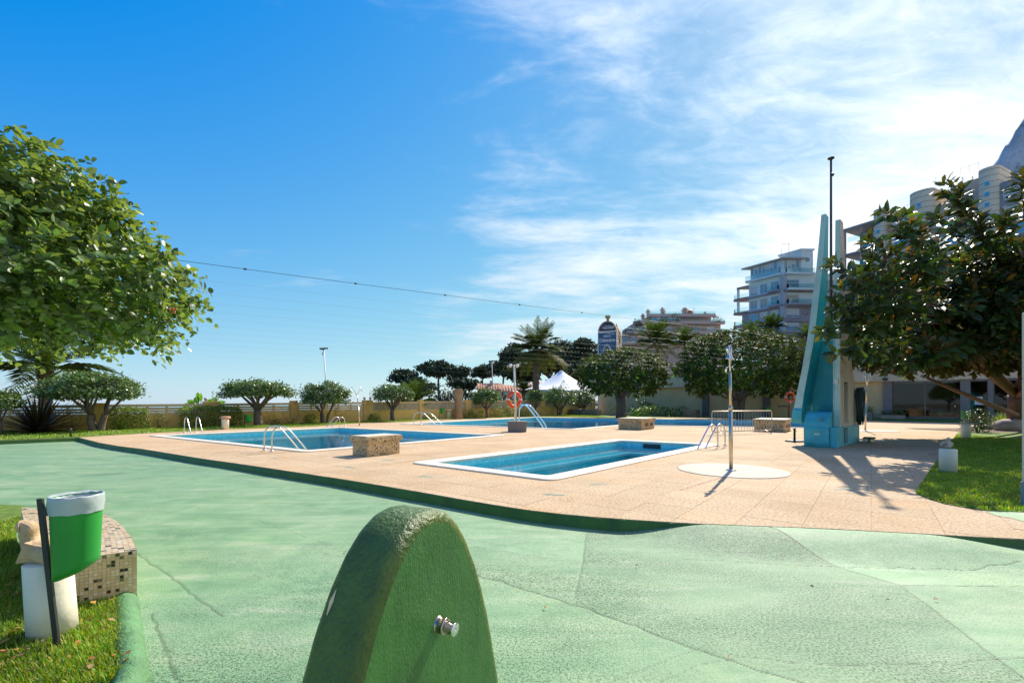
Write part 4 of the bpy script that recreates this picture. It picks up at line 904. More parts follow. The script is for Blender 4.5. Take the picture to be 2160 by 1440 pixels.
# hedges and bushes
def hedge(px0, px1, ytop, label, n):
    a, b = wallpt(px0), wallpt(px1); Y = (a.y + b.y) / 2 - 1.1; h = EYE - (ytop - HZ) / FX * Y; A = a + WN * .95; B = b + WN * .95; t = thing('hedge', label, 'hedge', (A + B) / 2)
    mb = MB(); L = (B - A).length
    for k in range(int(L / .5)): p = A.lerp(B, (k + .5) / int(L / .5)); branch(mb, p, p + Vector((random.uniform(-.1, .1), 0, h * .8)), .03, .012, .1, 3, 5)
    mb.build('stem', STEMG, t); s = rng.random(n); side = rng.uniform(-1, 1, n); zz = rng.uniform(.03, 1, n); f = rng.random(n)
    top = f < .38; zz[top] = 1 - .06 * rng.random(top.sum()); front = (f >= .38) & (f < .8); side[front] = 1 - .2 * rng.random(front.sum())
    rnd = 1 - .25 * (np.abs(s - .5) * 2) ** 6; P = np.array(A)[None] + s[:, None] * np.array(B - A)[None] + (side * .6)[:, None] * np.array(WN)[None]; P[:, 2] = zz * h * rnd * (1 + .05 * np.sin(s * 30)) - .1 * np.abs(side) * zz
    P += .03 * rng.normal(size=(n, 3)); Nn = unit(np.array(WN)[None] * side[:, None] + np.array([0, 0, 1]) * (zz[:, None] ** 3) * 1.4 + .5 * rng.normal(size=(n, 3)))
    v = rng.uniform(.6, 1.4, n) * (1 + .35 * (zz > .9)); leaf_cloud('foliage', P, unit(Nn * .5 + rand_dirs(n)), Nn, .085 * rng.uniform(.7, 1.3, n), .05, np.stack([v * 1.1, v, v * .8], 1), LM_BUSH, t)  # leaves on top are brightened: sunlight put into their colour
hedge(368, 497, 857, 'long box-clipped hedge against the garden wall behind the left pool ladder', 5200)
hedge(226, 306, 860, 'looser overgrown hedge against the garden wall right of the widest umbrella tree', 2600)
for px, d, r, h, n, lf, lab, tint in (
    (655, .6, (.42, .35), .62, 420, .09, 'small yellow-green bush on the lawn left of the many stemmed tree', (1.6, 1.4, .5)),
    (790, .6, (.40, .35), .58, 400, .09, 'small yellow-green bush on the lawn right of the tall wall shower', (1.5, 1.5, .6)),
    (582, .5, (.55, .3), .32, 260, .07, 'low dark shrub on the lawn right of the single stemmed umbrella tree', (.7, .6, .5)),
    (335, .4, (.4, .2), .9, 160, .08, 'sparse shrub trained on the garden wall between the two hedges', (.8, .9, .7)),
    (970, .7, (.75, .5), 1.0, 420, .12, 'leafy shrub just right of the palm stump', (1, 1, .8)), (1002, .8, (.8, .5), .8, 420, .12, 'bright shrub at the wall left of the small round umbrella tree', (1.5, 1.5, .6)),
    (1048, .8, (.9, .5), 1.15, 420, .12, 'dark rounded shrub at the wall behind the orange lifebuoy', (.8, .9, .7)), (1072, .8, (.6, .5), .95, 300, .12, 'narrow shrub at the wall right behind the pole of the lifebuoy', (1.1, 1.1, .7)),
    (1100, .7, (.8, .4), .7, 260, .12, 'low shrub at the wall behind the white pool slide rails', (.9, .8, .6)), (1205, .7, (.9, .4), .6, 240, .12, 'low brownish shrub at the foot of the wall under the tent', (1.1, .8, .5)),
    (905, .6, (.5, .3), .5, 200, .1, 'low flowering shrub at the wall left of the small green bin', (1.6, 1.3, .5))):
    bush(px, 0, wy(px, d), r, h, lab, n, lf, None, tint=tint)
p = wallpt(247); blade_plant((p.x + WN.x * 1.3, p.y + WN.y * 1.3, .01), 70, .75, .035, 'tuft of bright grassy leaves at the foot of the looser hedge', LM_BUSH, 'grass_tuft', 'plant', .5, .9, tint=(1.3, 1.5, .7), parts=False)
p = wallpt(80); blade_plant((p.x + WN.x * 1.5, p.y + WN.y * 1.5, .01), 190, 2.35, .075, 'dark purple spiky flax plant spreading in front of the wall at the far left', LM_BLADE, 'flax_plant', 'plant', .95, .35, tint=(1.1, .9, .9))
for px, dd, sc, lab in ((150, 1.0, .9, 'tangle of pale bare twigs between flax plant and widest umbrella tree'), (565, .6, .55, 'thin dry shrub leaning by the single stemmed umbrella tree'), (610, .35, .8, 'climbing dry vine on the garden wall pillar'), (715, .35, .8, 'bare vine stems on the wall right of the many stemmed tree')):
    p = wallpt(px) + WN * dd; t = thing('dry_shrub', lab, 'shrub', p); mb = MB()
    for k in range(14):
        e = p + Vector((random.uniform(-.9, .9) * sc, random.uniform(-.2, .2), random.uniform(.4, 1.3) * sc)); pts = branch(mb, p + Vector((random.uniform(-.1, .1), 0, 0)), e, .014, .004, .2, 4, 4)
        for q in range(2): branch(mb, pts[3], e + Vector((random.uniform(-.3, .3), 0, random.uniform(-.1, .3))), .006, .003, .2, 3, 4)
    mb.build('twigs', M('dry_twigs', (.30, .21, .11), .9), t); n = 60; P = np.array(p) + np.stack([rng.uniform(-.8, .8, n) * sc, rng.uniform(-.15, .15, n), rng.uniform(.2, 1.3, n) * sc], 1); leaf_cloud('foliage', P, rand_dirs(n), rand_dirs(n), .1, .05, np.full((n, 3), 1.2) * (1.5, 1.1, .5), LM_BUSH, t)
# strelitzia behind the wall: every big leaf is a part
p = wallpt(437) - WN * 1.6; t = thing('strelitzia', 'big banana-like leaves rising behind the garden wall pillar with two lamps', 'plant', (p.x, p.y, -.6)); cen = Vector((p.x, p.y, .6))
bl = [(-1.15, .75, .35), (-.85, 1.05, .55), (-.55, 1.0, .3), (-.2, 1.55, .1), (.05, 1.35, .25), (.25, 1.5, .4), (.6, 1.1, .5), (.9, 1.25, .3), (1.25, .8, .6), (1.5, .95, .2), (-.35, 1.25, .6), (.45, .85, .15)]
for dx, hz, dp in bl:
    tip = cen + Vector((dx * 1.15, random.uniform(-.5, .5), hz)); stem = cen + Vector((dx * .15, 0, 0)); mid = stem.lerp(tip, .5) + Vector((0, 0, .1)); ax = (tip - mid); sd = Vector((ax.z, random.uniform(-.3, .3), -ax.x)).normalized() * .17; N = 7; vs = []
    for q in range(N + 1):
        f = q / N; wv = math.sin(PI * (.06 + .94 * f) ** .8) if q < N else .03; c = mid + ax * f + Vector((0, 0, -.12 * f * f)); vs += [c - sd * wv + Vector((0, 0, .05 * wv)), c, c + sd * wv + Vector((0, 0, .05 * wv))]
    fs = [f for q in range(N) for f in ((3 * q, 3 * q + 1, 3 * q + 4, 3 * q + 3), (3 * q + 1, 3 * q + 2, 3 * q + 5, 3 * q + 4))]
    v = random.uniform(.7, 1.7); lf = link('leaf', np_mesh('leaf', np.array([tuple(q) for q in vs]), [np.array(fs)], np.full((len(vs), 3), v) * (1.1, 1.1, .7)), LM_BIG, t); mb = MB(); mb.tube([stem + Vector((0, 0, -1.2)), stem, mid, mid + ax * .6], [.03, .025, .018, .008], 5); mb.build('stalk', STEMG, lf)
# palms
p = wallpt(101) - WN * 4.5; palm((p.x, p.y, -3.1), 6.4, 3.6, 34, 'thin sunlit palm behind the wall partly hidden by the big left tree', .30, None, 3, 3, 22)
palm((at(1130, 850, 63).x, 63, -3.1), 12.0, 5.0, 66, 'tallest palm with a brown skirt of dead fronds behind the white tent', .42, None, 26, 5, 30, lw=.009, ll=.24)
p = wallpt(905) - WN * 2.0; palm((p.x, p.y, -1.6), 3.1, 2.6, 44, 'bushy young palm behind the wall left of the palm stump', .2, None, 3, 7, 24)
for px, py, Y, L, lab, sd in ((1386, 722, 74, 4.6, 'drooping palm in front of the terraced apartment block', 11), (1445, 722, 78, 3.6, 'pale sunlit palm between the two dark fig trees', 12), (1628, 690, 84, 3.6, 'palm standing high before the corner of the tall apartment block', 13), (1585, 705, 66, 2.6, 'palm tip left above the wider fig tree', 14), (1700, 712, 60, 2.6, 'palm tip at the right above the wider fig tree', 15), (1105, 822, 58, 1.9, 'small palm near the pink roof house', 16)):
    q = at(px, py, Y); palm((q.x, q.y, -1.5 if px < 1200 else FT - .5), q.z - (-1.5 if px < 1200 else FT - .5), L, 34, lab, .22, 'palms beyond the retaining wall' if px > 1200 else None, 6, sd, 20, lw=.016)
# palm stump with scaly trunk
p = wallpt(945) + WN * 1.4; t = thing('palm_stump', 'thick cut palm trunk with woven bark scales standing at the wall', 'palm trunk', p); mb = MB(); H = 2.55; rr_ = lambda f: .30 + .13 * smooth(.55, .85, f) + .12 * (1 - f) ** 4 - .16 * smooth(.92, 1.0, f)
mb.lathe([(float(rr_(f)) - .04, H * f) for f in np.linspace(0, 1, 14)], p, 14); mb.build('trunk', BARK, t); sc = MB(); SCM = M('bark_scales', (.42, .27, .14), .9, .35, 8, 20, .6)
for k in range(26):
    f = k / 26; R0 = float(rr_(f))
    for q in range(11):
        a = 2 * PI * (q + .5 * (k % 2)) / 11; d = Vector((math.cos(a), math.sin(a), 0)); s = Vector((-d.y, d.x, 0)); b = p + d * (R0 - .05) + Vector((0, 0, H * f)); hgt = .17; w_ = R0 * .30
        m = MB(); m.add([b - s * w_, b + s * w_, b + d * .075 + Vector((0, 0, hgt)), b + Vector((0, 0, -.05))], [(0, 3, 2), (3, 1, 2), (0, 2, 1)]); m.build('bark_scale', SCM, t)
# retaining wall planting
for px, d, r, h, n, lab, tint in ((1395, 3.2, (1.7, .9), 1.7, 900, 'tall dark shrub against the retaining wall between the two fig trees', (.5, .6, .5)), (1428, 4.3, (2.2, .8), .95, 900, 'spreading pale green shrub in front of the tall dark shrub', (1.2, 1.3, .9)), (1470, 3.8, (1.4, .7), .9, 500, 'dark low shrub left of the brown wall pilaster', (.5, .6, .45))):
    q = retpt(px) + RN * d; bush(px, 0, 0, r, h, lab, n, .17, None, loc=q, tint=tint)
def box_planter(px, d, L, Wd, h, label, m, plant, name='planter', rz=None):
    q = retpt(px) + RN * d; rz = math.atan2(RD.y, RD.x) if rz is None else rz; t = thing(name, label, 'planter', q); x = Vector((math.cos(rz), math.sin(rz), 0)); y = Vector((-x.y, x.x, 0)); mb = MB()
    for a, b, s in ((x * (L - .12), y * .06, -1), (x * (L - .12), y * .06, 1)): mb.obox(q - a / 2 + y * s * (Wd / 2 - .03) - b / 2, a, b, Z3 * h)
    for s in (-1, 1): mb.obox(q + x * s * (L / 2 - .03) - x * .03 - y * Wd / 2, x * .06, y * Wd, Z3 * h)
    mb.build('box', m, t); mb = MB(); mb.obox(q - x * (L / 2 - .06) - y * (Wd / 2 - .06), x * (L - .12), y * (Wd - .12), Z3 * (h - .05)); mb.build('soil', M('mulch', (.2, .13, .085)), t)
    if plant:
        n = int(L * 260); P = np.array(q) + rng.uniform(-.5, .5, (n, 1)) * np.array(x)[None] * L + rng.uniform(-.5, .5, (n, 1)) * np.array(y)[None] * Wd + np.array([0, 0, 1]) * (h + rng.uniform(-.08, plant, (n, 1))); v = rng.uniform(.4, 1.0, n); leaf_cloud('plants', P, rand_dirs(n), unit(rand_dirs(n) + [0, 0, .7]), .12, .06, np.stack([v, v, v], 1), LM_BUSH, t)
PINKB = M('pinkish_planter', (.42, .27, .19), .8, .1, 3); SPECK = mosaic_mat('speckled_planter', (.30, .26, .22), (.10, .085, .07), .05, .45, None); TAN = mosaic_mat('tan_speckled_mosaic', (.56, .40, .20), (.075, .045, .025), .030, .17, None)
box_planter(1252, 4.6, 1.0, .8, .58, 'small square pinkish planter beside the green bin at the wall corner', PINKB, .25)
box_planter(1303, 6.0, 3.8, .8, .62, 'long low speckled planter under the round fig tree', SPECK, .0); box_planter(1356, 5.2, 1.0, .8, .52, 'small pinkish planter right of the long speckled planter', PINKB, .55); box_planter(1495, 3.6, 1.3, .8, .72, 'speckled box at the foot of the brown wall pilaster', SPECK, 0)
box_planter(1828, .9, 1.1, .6, .62, 'pale brick-like planter right of the teal tower', SPECK, .45); box_planter(1889, .8, 1.35, .5, .45, 'pink planter with low dark hedge under the big window', PINKB, .32)
# ladders
def ladder(a, b, into, h, reach, label, cat='pool ladder', r=.021, group='stainless pool ladders', m=None):
    """two rails that start on the deck at a and b, arch over and slope into the water"""
    a, b = Vector(a), Vector(b); into = Vector(into).normalized(); t = thing('pool_ladder', label, cat, (a + b) / 2, group); m = m or STEEL; ends = []
    for s in (a, b):
        pts = [s + into * d * reach + Z3 * z * h for d, z in ((0, 0), (0, .45), (.01, .72), (.06, .88), (.16, .98), (.28, 1.0), (.40, .93), (.50, .78), (.75, .32), (1.0, -.14), (1.06, -.9))]; mb = MB(); fine = [pts[0]]
        for i in range(1, len(pts)):
            for q in range(1, 4): fine.append(pts[i - 1].lerp(pts[i], q / 3))
        for _ in range(2): fine = [fine[0]] + [(fine[i - 1] + fine[i] * 2 + fine[i + 1]) / 4 for i in range(1, len(fine) - 1)] + [fine[-1]]
        mb.tube(fine, r, 10); mb.build('rail', m, t); mb = MB(); mb.lathe([(r * 1.05, .03), (r * 2.4, .028), (r * 2.6, .004), (r * 2.6, 0)], s + Z3 * .001, 12); mb.build('flange', m, t); ends.append(pts)
    for z in (-.28, -.55):
        k = Vector((0, 0, z * 1.0)); p, q = ends[0][9].lerp(ends[0][10], .3 if z > -.4 else .7), ends[1][9].lerp(ends[1][10], .3 if z > -.4 else .7); mb = MB(); mb.obox(p - into * .04, q - p, into * .09, Z3 * .02); mb.build('tread', m, t)
def zc(px, py): p = g(px, py); p.z = .03; return p
ladder(zc(557.5, 951), zc(573.5, 953.5), U * .86 - V * .5, .68, .95, 'pool ladder at the front edge of the left pool')
ladder(g(389, 912.5), g(413.5, 911.5), -V, .72, .9, 'pool ladder at the far left corner of the left pool')
ladder(g(727.5, 899.5), g(717, 898.5), -U, .55, .9, 'pool ladder at the far right corner of the left pool')
ladder(g(873, 894.6), g(888, 894.8), U * .6 - V * .9, .78, 1.5, 'pool ladder at the left end of the far pool')
ladder(zc(1514, 944.5), zc(1529.5, 942.5), -U * .9 + V * .35, .68, 1.0, 'pool ladder with two rails at the right end of the paddling pool')
ladder(g(1086, 896), g(1095, 893.5), Vector((1, -.35, 0)), 1.28, 1.9, 'tall white-railed pool ladder behind the grey planter with the pole', r=.045, m=M('bright_steel', (.85, .85, .85), .15, .05, metal=1))
# mosaic plinths
def plinth(c, lu, lv, h, label, vents=False):
    """front bottom corner at c"""
    c = Vector(c); t = thing('mosaic_plinth', label, 'plinth', c + U * lu / 2 + V * lv / 2, 'speckled mosaic plinths on the pool deck'); sl = .14; o = .055
    mb = MB(); mb.obox(c, U * lu, V * lv, Z3 * (h - sl - .001)); mb.build('base', TAN, t, bevel=.006)
    mb = MB(); mb.obox(c - U * o - V * o + Z3 * (h - sl), U * (lu + 2 * o), V * (lv + 2 * o), Z3 * sl); mb.build('slab', TAN, t, bevel=.012)
    mb = MB(); mb.obox(c - U * (o - .03) - V * (o - .03) + Z3 * (h + .0005), U * (lu + 2 * o - .06), V * (lv + 2 * o - .06), Z3 * .012); mb.build('top', M('pale_slab', (.60, .51, .38), .7, .1, 5, 30, .2), t, bevel=.004)
    if vents:
        for f in (.28, .66):
            fr = MB(); fr.obox(c + U * lu * f + V * -.012 + Z3 * (h * .28), U * lu * .2, V * .011, Z3 * (h * .30)); fo = fr.build('vent', M('vent_dark', (.05, .035, .025), .7), t)
            for q in range(4): m = MB(); m.obox(c + U * lu * f - V * .020 + Z3 * (h * (.29 + .075 * q)), U * lu * .2, V * .0078, Z3 * .02); m.build('slat', M('vent_slat', (.26, .17, .10), .7), fo)
plinth(g(775, 963), 1.0, .66, .50, 'speckled mosaic plinth standing alone between the left pool and the paddling pool')
plinth(g(1353, 906.5), 1.75, 1.25, .57, 'speckled mosaic plinth with two vents at the edge of the far pool', True)
plinth(g(1655, 911), 2.0, 1.28, .58, 'speckled mosaic plinth with vents half behind the metal barrier', True)
# planter with lamp pole and lifebuoy
GREYP = M('grey_planter', (.215, .18, .15), .8, .08, 3, 25, .1)
c = g(1091, 911); t = thing('pole_base', 'grey concrete block by the far pool holding a tall white pole', 'planter', c); mb = MB()
mb.loft([[c + Vector((x * s * .46, y * s * .34 + .34, z)) for x, y in ((-1, -1), (1, -1.0), (1, 1), (-1, 1))] for z, s in ((0, .93), (.50, 1.0))], 0); mb.build('block', GREYP, t, bevel=.015)
p0 = c + Vector((-.05, .36, .502)); p1 = Vector((at(1084, 770, p0.y).x, p0.y, at(1084, 770, p0.y).z)); t = thing('lamp_pole', 'slim white pole with two small ball lamps standing in the grey block', 'pole', p0)
mb = MB(); mb.tube([p0, p1], .045, 10); mb.build('pole', WHITE, t); mb = MB(); mb.tube([p1 + Vector((-.16, 0, -.12)), p1 + Vector((-.12, 0, .02)), p1, p1 + Vector((.12, 0, .02)), p1 + Vector((.16, 0, -.12))], .018, 6); mb.build('arm', WHITE, t)
for s in (-.17, .17): mb = MB(); mb.ellip(p1 + Vector((s, 0, -.02)), (.085, .085, .085), 10, 7); mb.build('lamp', M('opal_globe', (.75, .73, .68), .3, .03), t)
def lifebuoy(c, label, tilt=0.2, R0=.34, face=Vector((0, -1, 0))):
    t = thing('lifebuoy', label, 'lifebuoy', c); c = Vector(c); x = Vector((math.cos(tilt), math.sin(tilt), 0)); y = Z3; nrm = x.cross(y); N = 40
    def ring(a0, a1, rr, name, m):
        k = max(3, int(N * (a1 - a0) / (2 * PI))); rings = [[c + (x * math.cos(a) + y * math.sin(a)) * (R0 + rr * math.cos(2 * PI * j / 10)) + nrm * rr * 1.05 * math.sin(2 * PI * j / 10) for j in range(10)] for a in np.linspace(a0, a1, k + 1)]; mb = MB(); mb.loft(rings, 0, True); mb.build(name, m, t)
    OR = M('orange_plastic', (.78, .085, .012), .4, .08)
    for q in range(4): ring(q * PI / 2 + .10, (q + 1) * PI / 2 - .10, .085, 'orange_segment', OR); ring(q * PI / 2 - .098, q * PI / 2 + .098, .088, 'white_band', WHITE)
    mb = MB(); mb.tube([c + (x * math.cos(a) + y * math.sin(a)) * (R0 + .12 - .03 * abs(math.sin(2 * a))) for a in np.linspace(0, 2 * PI, 33)], .011, 5); mb.tube([c + y * -R0 * 1.2 + x * .1, c + y * -(R0 + .35) + x * .02, c - y * (R0 + .30) - x * .15, c - y * R0 * 1.1 - x * .12], .012, 5); mb.build('rope', M('rope', (.6, .5, .38), .9), t)
q = at(1084.5, 842, p0.y + .16); lifebuoy(q, 'bright orange lifebuoy hanging on the slim white pole over the grey block', .55)
c2 = g(1664, 886); q = at(1663.5, 837, c2.y); t = thing('lifebuoy_stand', 'dark post with small bracket holding the far lifebuoy by the wall', 'post', c2); mb = MB(); mb.box(c2 + Z3 * 1.0, (.09, .09, 2.0)); mb.build('post', M('dark_red_post', (.12, .03, .025), .6), t); mb = MB(); mb.box(c2 + Z3 * 1.0 + Vector((-.5, .0, .12)), (.62, .2, .12)); mb.build('bracket', BLACKM, t)
lifebuoy(q + Vector((0, -.17, 0)), 'faded orange lifebuoy on the dark post behind the teal tower', .1, .36)
# showers
DISC = M('white_disc_render', (.50, .42, .31), .8, .09, 3, 40, .15, grime=((.42, .34, .25), 2, .55, .8))
def shower(b, top, spread, label, lean=0, disc=None, az=0.0):
    b = Vector(b); t = thing('shower', label, 'shower', b, 'outdoor showers beside the pools'); H = top - b.z; ln = Vector((lean, 0, 0)); x = Vector((math.cos(az), math.sin(az), 0))
    mb = MB(); mb.tube([b, b + ln * .5 + Z3 * H * .5], .038, 12); mb.build('lower_pole', BRASS, t); mb = MB(); j = b + ln * .79 + Z3 * H * .79; mb.tube([b + ln * .5 + Z3 * H * .5, j], .027, 12); mb.lathe([(.045, -.03), (.045, .02), (.028, .05)], b + ln * .5 + Z3 * H * .5, 12); mb.build('upper_pole', BRASS, t)
    mb = MB(); mb.lathe([(.04, .03), (.095, .012), (.10, 0)], b, 16); mb.build('foot', STEEL, t)
    if disc: mb = MB(); mb.lathe([(disc[1], -.02), (disc[1], .008), (disc[1] - .03, .012), (.2, .011)], disc[0], 48); mb.build('shower_base', DISC, t)
    for s in (-1, 1):
        e = b + ln + Z3 * H + x * s * spread; pts = [j, j.lerp(e, .75), e - x * s * .05 + Z3 * .01, e + Z3 * .0, e + x * s * .03 - Z3 * .06, e + x * s * .03 - Z3 * .15]; mb = MB(); mb.tube(pts, .017, 8); am = mb.build('arm', STEEL, t); mb = MB(); mb.lathe([(.017, .11), (.02, .06), (.055, .01), (.058, 0)], e + x * s * .03 - Z3 * .25, 14); mb.build('shower_head', STEEL, am)
b = g(1542, 993); b.z = .013; shower(b, at(1540, 731, b.y).z, .085, 'nearest shower with two heads on the white disc in front of the paddling pool', -.02, (g(1543, 991.5), 1.03), az=.9)
b = g(759, 897); shower(b, at(752, 816, b.y).z, .29, 'distant shower with spread arms on the lawn edge behind the left pool', -.2)
b = g(1825, 909); b.z = .012; shower(b, at(1829, 788, b.y).z, .13, 'shower right of the teal tower on a white disc by the green hose', .1, (g(1838, 908.5), 1.1))
# crowd barrier
a, b = g(1501.5, 916.5), g(1628, 912); t = thing('crowd_barrier', 'galvanised metal crowd barrier with upright bars on the deck', 'barrier', (a + b) / 2); d = (b - a).normalized(); L = (b - a).length; GALV = M('galvanised_steel', (.62, .54, .42), .42, .12, 6, metal=.75); mb = MB(); z0, z1, r = .12, 1.0, .06
loop = [a + d * x + Z3 * z for x, z in ((r, z0), (L - r, z0), (L, z0 + r), (L, z1 - r), (L - r, z1), (r, z1), (0, z1 - r), (0, z0 + r), (r, z0))]; mb.tube(loop, .021, 8); mb.build('frame', GALV, t)
for k in range(1, 21): q = a + d * L * k / 21; mb = MB(); mb.tube([q + Z3 * (z0 + .015), q + Z3 * (z1 - .015)], .010, 6); mb.build('bar', GALV, t)
for k in (.12, .88): q = a + d * L * k; n = Vector((-d.y, d.x, 0)); mb = MB(); mb.tube([q - n * .30 + Z3 * .012, q + Z3 * .13, q + n * .30 + Z3 * .012], .015, 6); mb.build('foot', GALV, t)
# umbrella stands
def stand(c, label, m, s=1.0):
    t = thing('umbrella_stand', label, 'umbrella stand', c, 'black umbrella stands'); mb = MB(); mb.lathe([(.30 * s, 0), (.31 * s, .02), (.27 * s, .05), (.08, .07), (.05, .09)], c, 8, smooth=False); mb.build('base_plate', m, t); mb = MB(); mb.lathe([(.035, .08), (.035, .42 * s), (.045, .42 * s), (.045, .47 * s), (.02, .48 * s)], c, 12); mb.lathe([(.012, .0), (.012, .09)], Vector(c) + Z3 * .36 * s, 6, axis=(1, 0, 0)); mb.build('tube', m, t)
stand(g(1676, 931), 'black umbrella stand in front of the teal tower', M('matt_black', (.018, .015, .015), .6)); stand(g(149, 929.5, GREEN) + Z3 * .012, 'weathered grey umbrella stand in the far left corner of the green floor', M('weathered_black', (.10, .09, .08), .7, .3, 8))
# bins
def bin_(b, H, r, label, az=0.0, h=.5, lean=0.0, liner=False, group='green litter bins on black posts', fac=1.0, cut=True):
    b = Vector(b); t = thing('litter_bin', label, 'litter bin', b, group); d = Vector((math.cos(az), math.sin(az), 0)); s = Vector((-d.y, d.x, 0)); ln = Vector((lean, 0, 0))
    mb = MB(); w_ = .0135 * fac; rings = [[b + ln * f + d * x * w_ + s * y * w_ * .9 + Z3 * z for x, y in ((-1, -1), (1, -1), (1, 1), (-1, 1))] for f, z in ((0, -.02), (1, H))]; mb.loft(rings, 0); mb.build('post', BLACKM, t, bevel=.003)
    c = b + ln * .92 + d * (r + .045); N = 32; rings = []; zt_ = b.z + H + .004
    for f in np.linspace(0, 1, 13):
        rr = r * (1 - .12 * f); rings.append([(c + (d * math.cos(2 * PI * k / N) + s * math.sin(2 * PI * k / N)) * rr, 2 * PI * k / N, f) for k in range(N)])
    # the lower end of the can is cut off slanting and rounded
    def zlow(a): return -h * (.83 + .10 * math.cos(a - PI)) if cut else -h * .9
    R2 = [[Vector((p.x, p.y, zt_ + f * zlow(a))) for p, a, f in rg] for rg in rings]; bot = [p + (c + Vector((0, 0, 0)) - Vector((p.x, p.y, 0)) + Vector((0, 0, 0))) * 0 for p in R2[-1]]
    cc = sum(R2[-1], Vector()) / N; R2.append([p.lerp(cc, .25) - Z3 * r * .10 for p in R2[-1]]); R2.append([p.lerp(cc, .75) - Z3 * r * .18 for p in R2[-2]])
    inn = [[p.lerp(Vector((c.x, c.y, p.z)), .05) for p in R2[i]] for i in (0, 6)]
    mb = MB(); mb.loft(R2, 0, True, True); me = mb; mb.f = [f for f in mb.f if not (len(f) == N and all(i < N for i in f))]; mb.m = mb.m[:len(mb.f)]; mb.s = mb.s[:len(mb.f)]; mb.loft([inn[0][::-1], inn[1][::-1]], 0, True, False); mb.build('can', GPLAST, t)
    mb = MB(); mb.obox(b + ln * .9 + d * .018 - s * .03 + Z3 * (H - .1), d * .04, s * .06, Z3 * .05); mb.build('bracket', BLACKM, t)
    if liner:
        LIN = M('bin_liner', (.38, .43, .42), .35, .06, 9, 14, .2); mb = MB(); rg = []
        for rr, z, j in ((.78, -.30, 0), (.91, -.02, .004), (1.02, .015, .006), (1.05, .004, .006), (1.05, -.045, .008), (1.03, -.075, .005), (1.02, -.108, .007)): rg.append([c + (d * math.cos(2 * PI * k / N) + s * math.sin(2 * PI * k / N)) * (r * rr + j * .35 * math.sin(k * 2.3 + z * 60)) + Z3 * (zt_ - b.z + z * .85 + j * .4 * math.sin(k * 1.7)) for k in range(N)])
        rg = [[Vector((p.x, p.y, p.z)) for p in q] for q in rg]; mb.loft(rg, 0, True, False); mb.build('liner', LIN, t)
    return t
b = g(122, 1366, -.10); bin_(b, .885, .122, 'big green litter bin with a white liner on a leaning black post', az=R(18), h=.535, lean=-.105, liner=True)
bin_(g(516, 900), .68, .19, 'green litter bin between the box hedge and the single stemmed tree', 0); bin_(g(927, 885), .95, .19, 'green litter bin on the lawn just left of the palm stump', 0)
q = retpt(1256) + RN * 4.8; bin_((q.x, q.y, 0), 1.25, .26, 'green litter bin in the wall corner above the pinkish planter', 0); q = retpt(1643) + RN * 3.3; bin_((q.x, q.y, 0), 1.0, .22, 'green litter bin in the shade beside the dark lifebuoy post', 0)
b = g(2045, 905); b.z = .01; bin_(b, .93, .19, 'green litter bin with a pale rim by the glass front at the right', az=R(192), lean=0, liner=False)
# white stub pillars with shell lamps or statues
def stub(b, h, r, label, top, group='white stub pillars along the lawns', n=24):
    b = Vector(b); t = thing('stub_pillar', label, 'pillar', b, group); mb = MB(); mb.lathe([(r, -.05), (r * 1.0, h * .98), (r * .97, h), (r * .5, h + .001)], b, n); mb.build('shaft', WHITE, t)
    if top: mb = MB(); mb.lathe([(r * 1.05, 0), (r * 1.5, .05), (r * 1.5, .10), (r * 1.1, .14)], b + Z3 * h, n); mb.build('cap', M('terracotta', (.50, .27, .17), .8, .12), t)
    return t
stub(g(475, 905) + Z3 * .01, .52, .17, 'white stub pillar with a terracotta cap in front of the box hedge', True); stub(g(946, 883) + Z3 * .01, .62, .15, 'white stub pillar on the lawn in front of the palm stump', True); p = wallpt(1201) + WN * 1.5; stub(p, .75, .17, 'thin white stub pillar on the lawn below the tent', False)
b1 = g(2000, 996); stub(b1 + Z3 * .01, .444, .135, 'white stub pillar on the right lawn carrying the small angel-like figure', False); b2 = g(2037, 924); stub(b2 + Z3 * .01, .52, .146, 'white stub pillar behind it on the right lawn carrying the round shell figure', False)
STONE = M('sandstone_figure', (.52, .36, .20), .85, .2, 12, 40, .4, grime=((.30, .19, .10), 8, .55, .8)); STONE2 = M('weathered_figure', (.46, .38, .28), .85, .25, 25, 60, .4, grime=((.12, .08, .05), 20, .5, .75))
def figure(name, loc, pts, label, m, cat='statue', sub=2, rz=0):
    """one continuous body grown with a skin modifier; pts: (name-less) list of (parent, x, y, z, rx)"""
    me = bpy.data.meshes.new(name); me.from_pydata([p[1:4] for p in pts], [(p[0], i) for i, p in enumerate(pts) if p[0] is not None], []); o = link(name, me, m); o.location = loc; o.rotation_euler = (0, 0, rz)
    o.modifiers.new('skin', 'SKIN'); me.skin_vertices.new() if not me.skin_vertices else None
    for v, p in zip(me.skin_vertices[0].data, pts): v.radius = (p[4], p[4] if len(p) < 6 else p[5])
    me.skin_vertices[0].data[0].use_root = True; s = o.modifiers.new('smooth', 'SUBSURF'); s.levels = s.render_levels = sub; return tag(o, label, cat)
figure('angel_figure', b1 + Z3 * .452, [(None, 0, 0, .02, .055), (0, 0, 0, .08, .06), (1, 0, 0, .135, .04), (2, 0, 0, .165, .026), (3, 0, -.005, .20, .036), (4, 0, -.005, .235, .022), (2, -.06, .02, .13, .022), (6, -.105, .03, .115, .03), (7, -.10, .03, .05, .022), (2, .06, .02, .13, .022), (9, .105, .03, .115, .03), (10, .10, .03, .05, .022)], 'small weathered winged stone figure on the nearer white stub of the right lawn', STONE2)
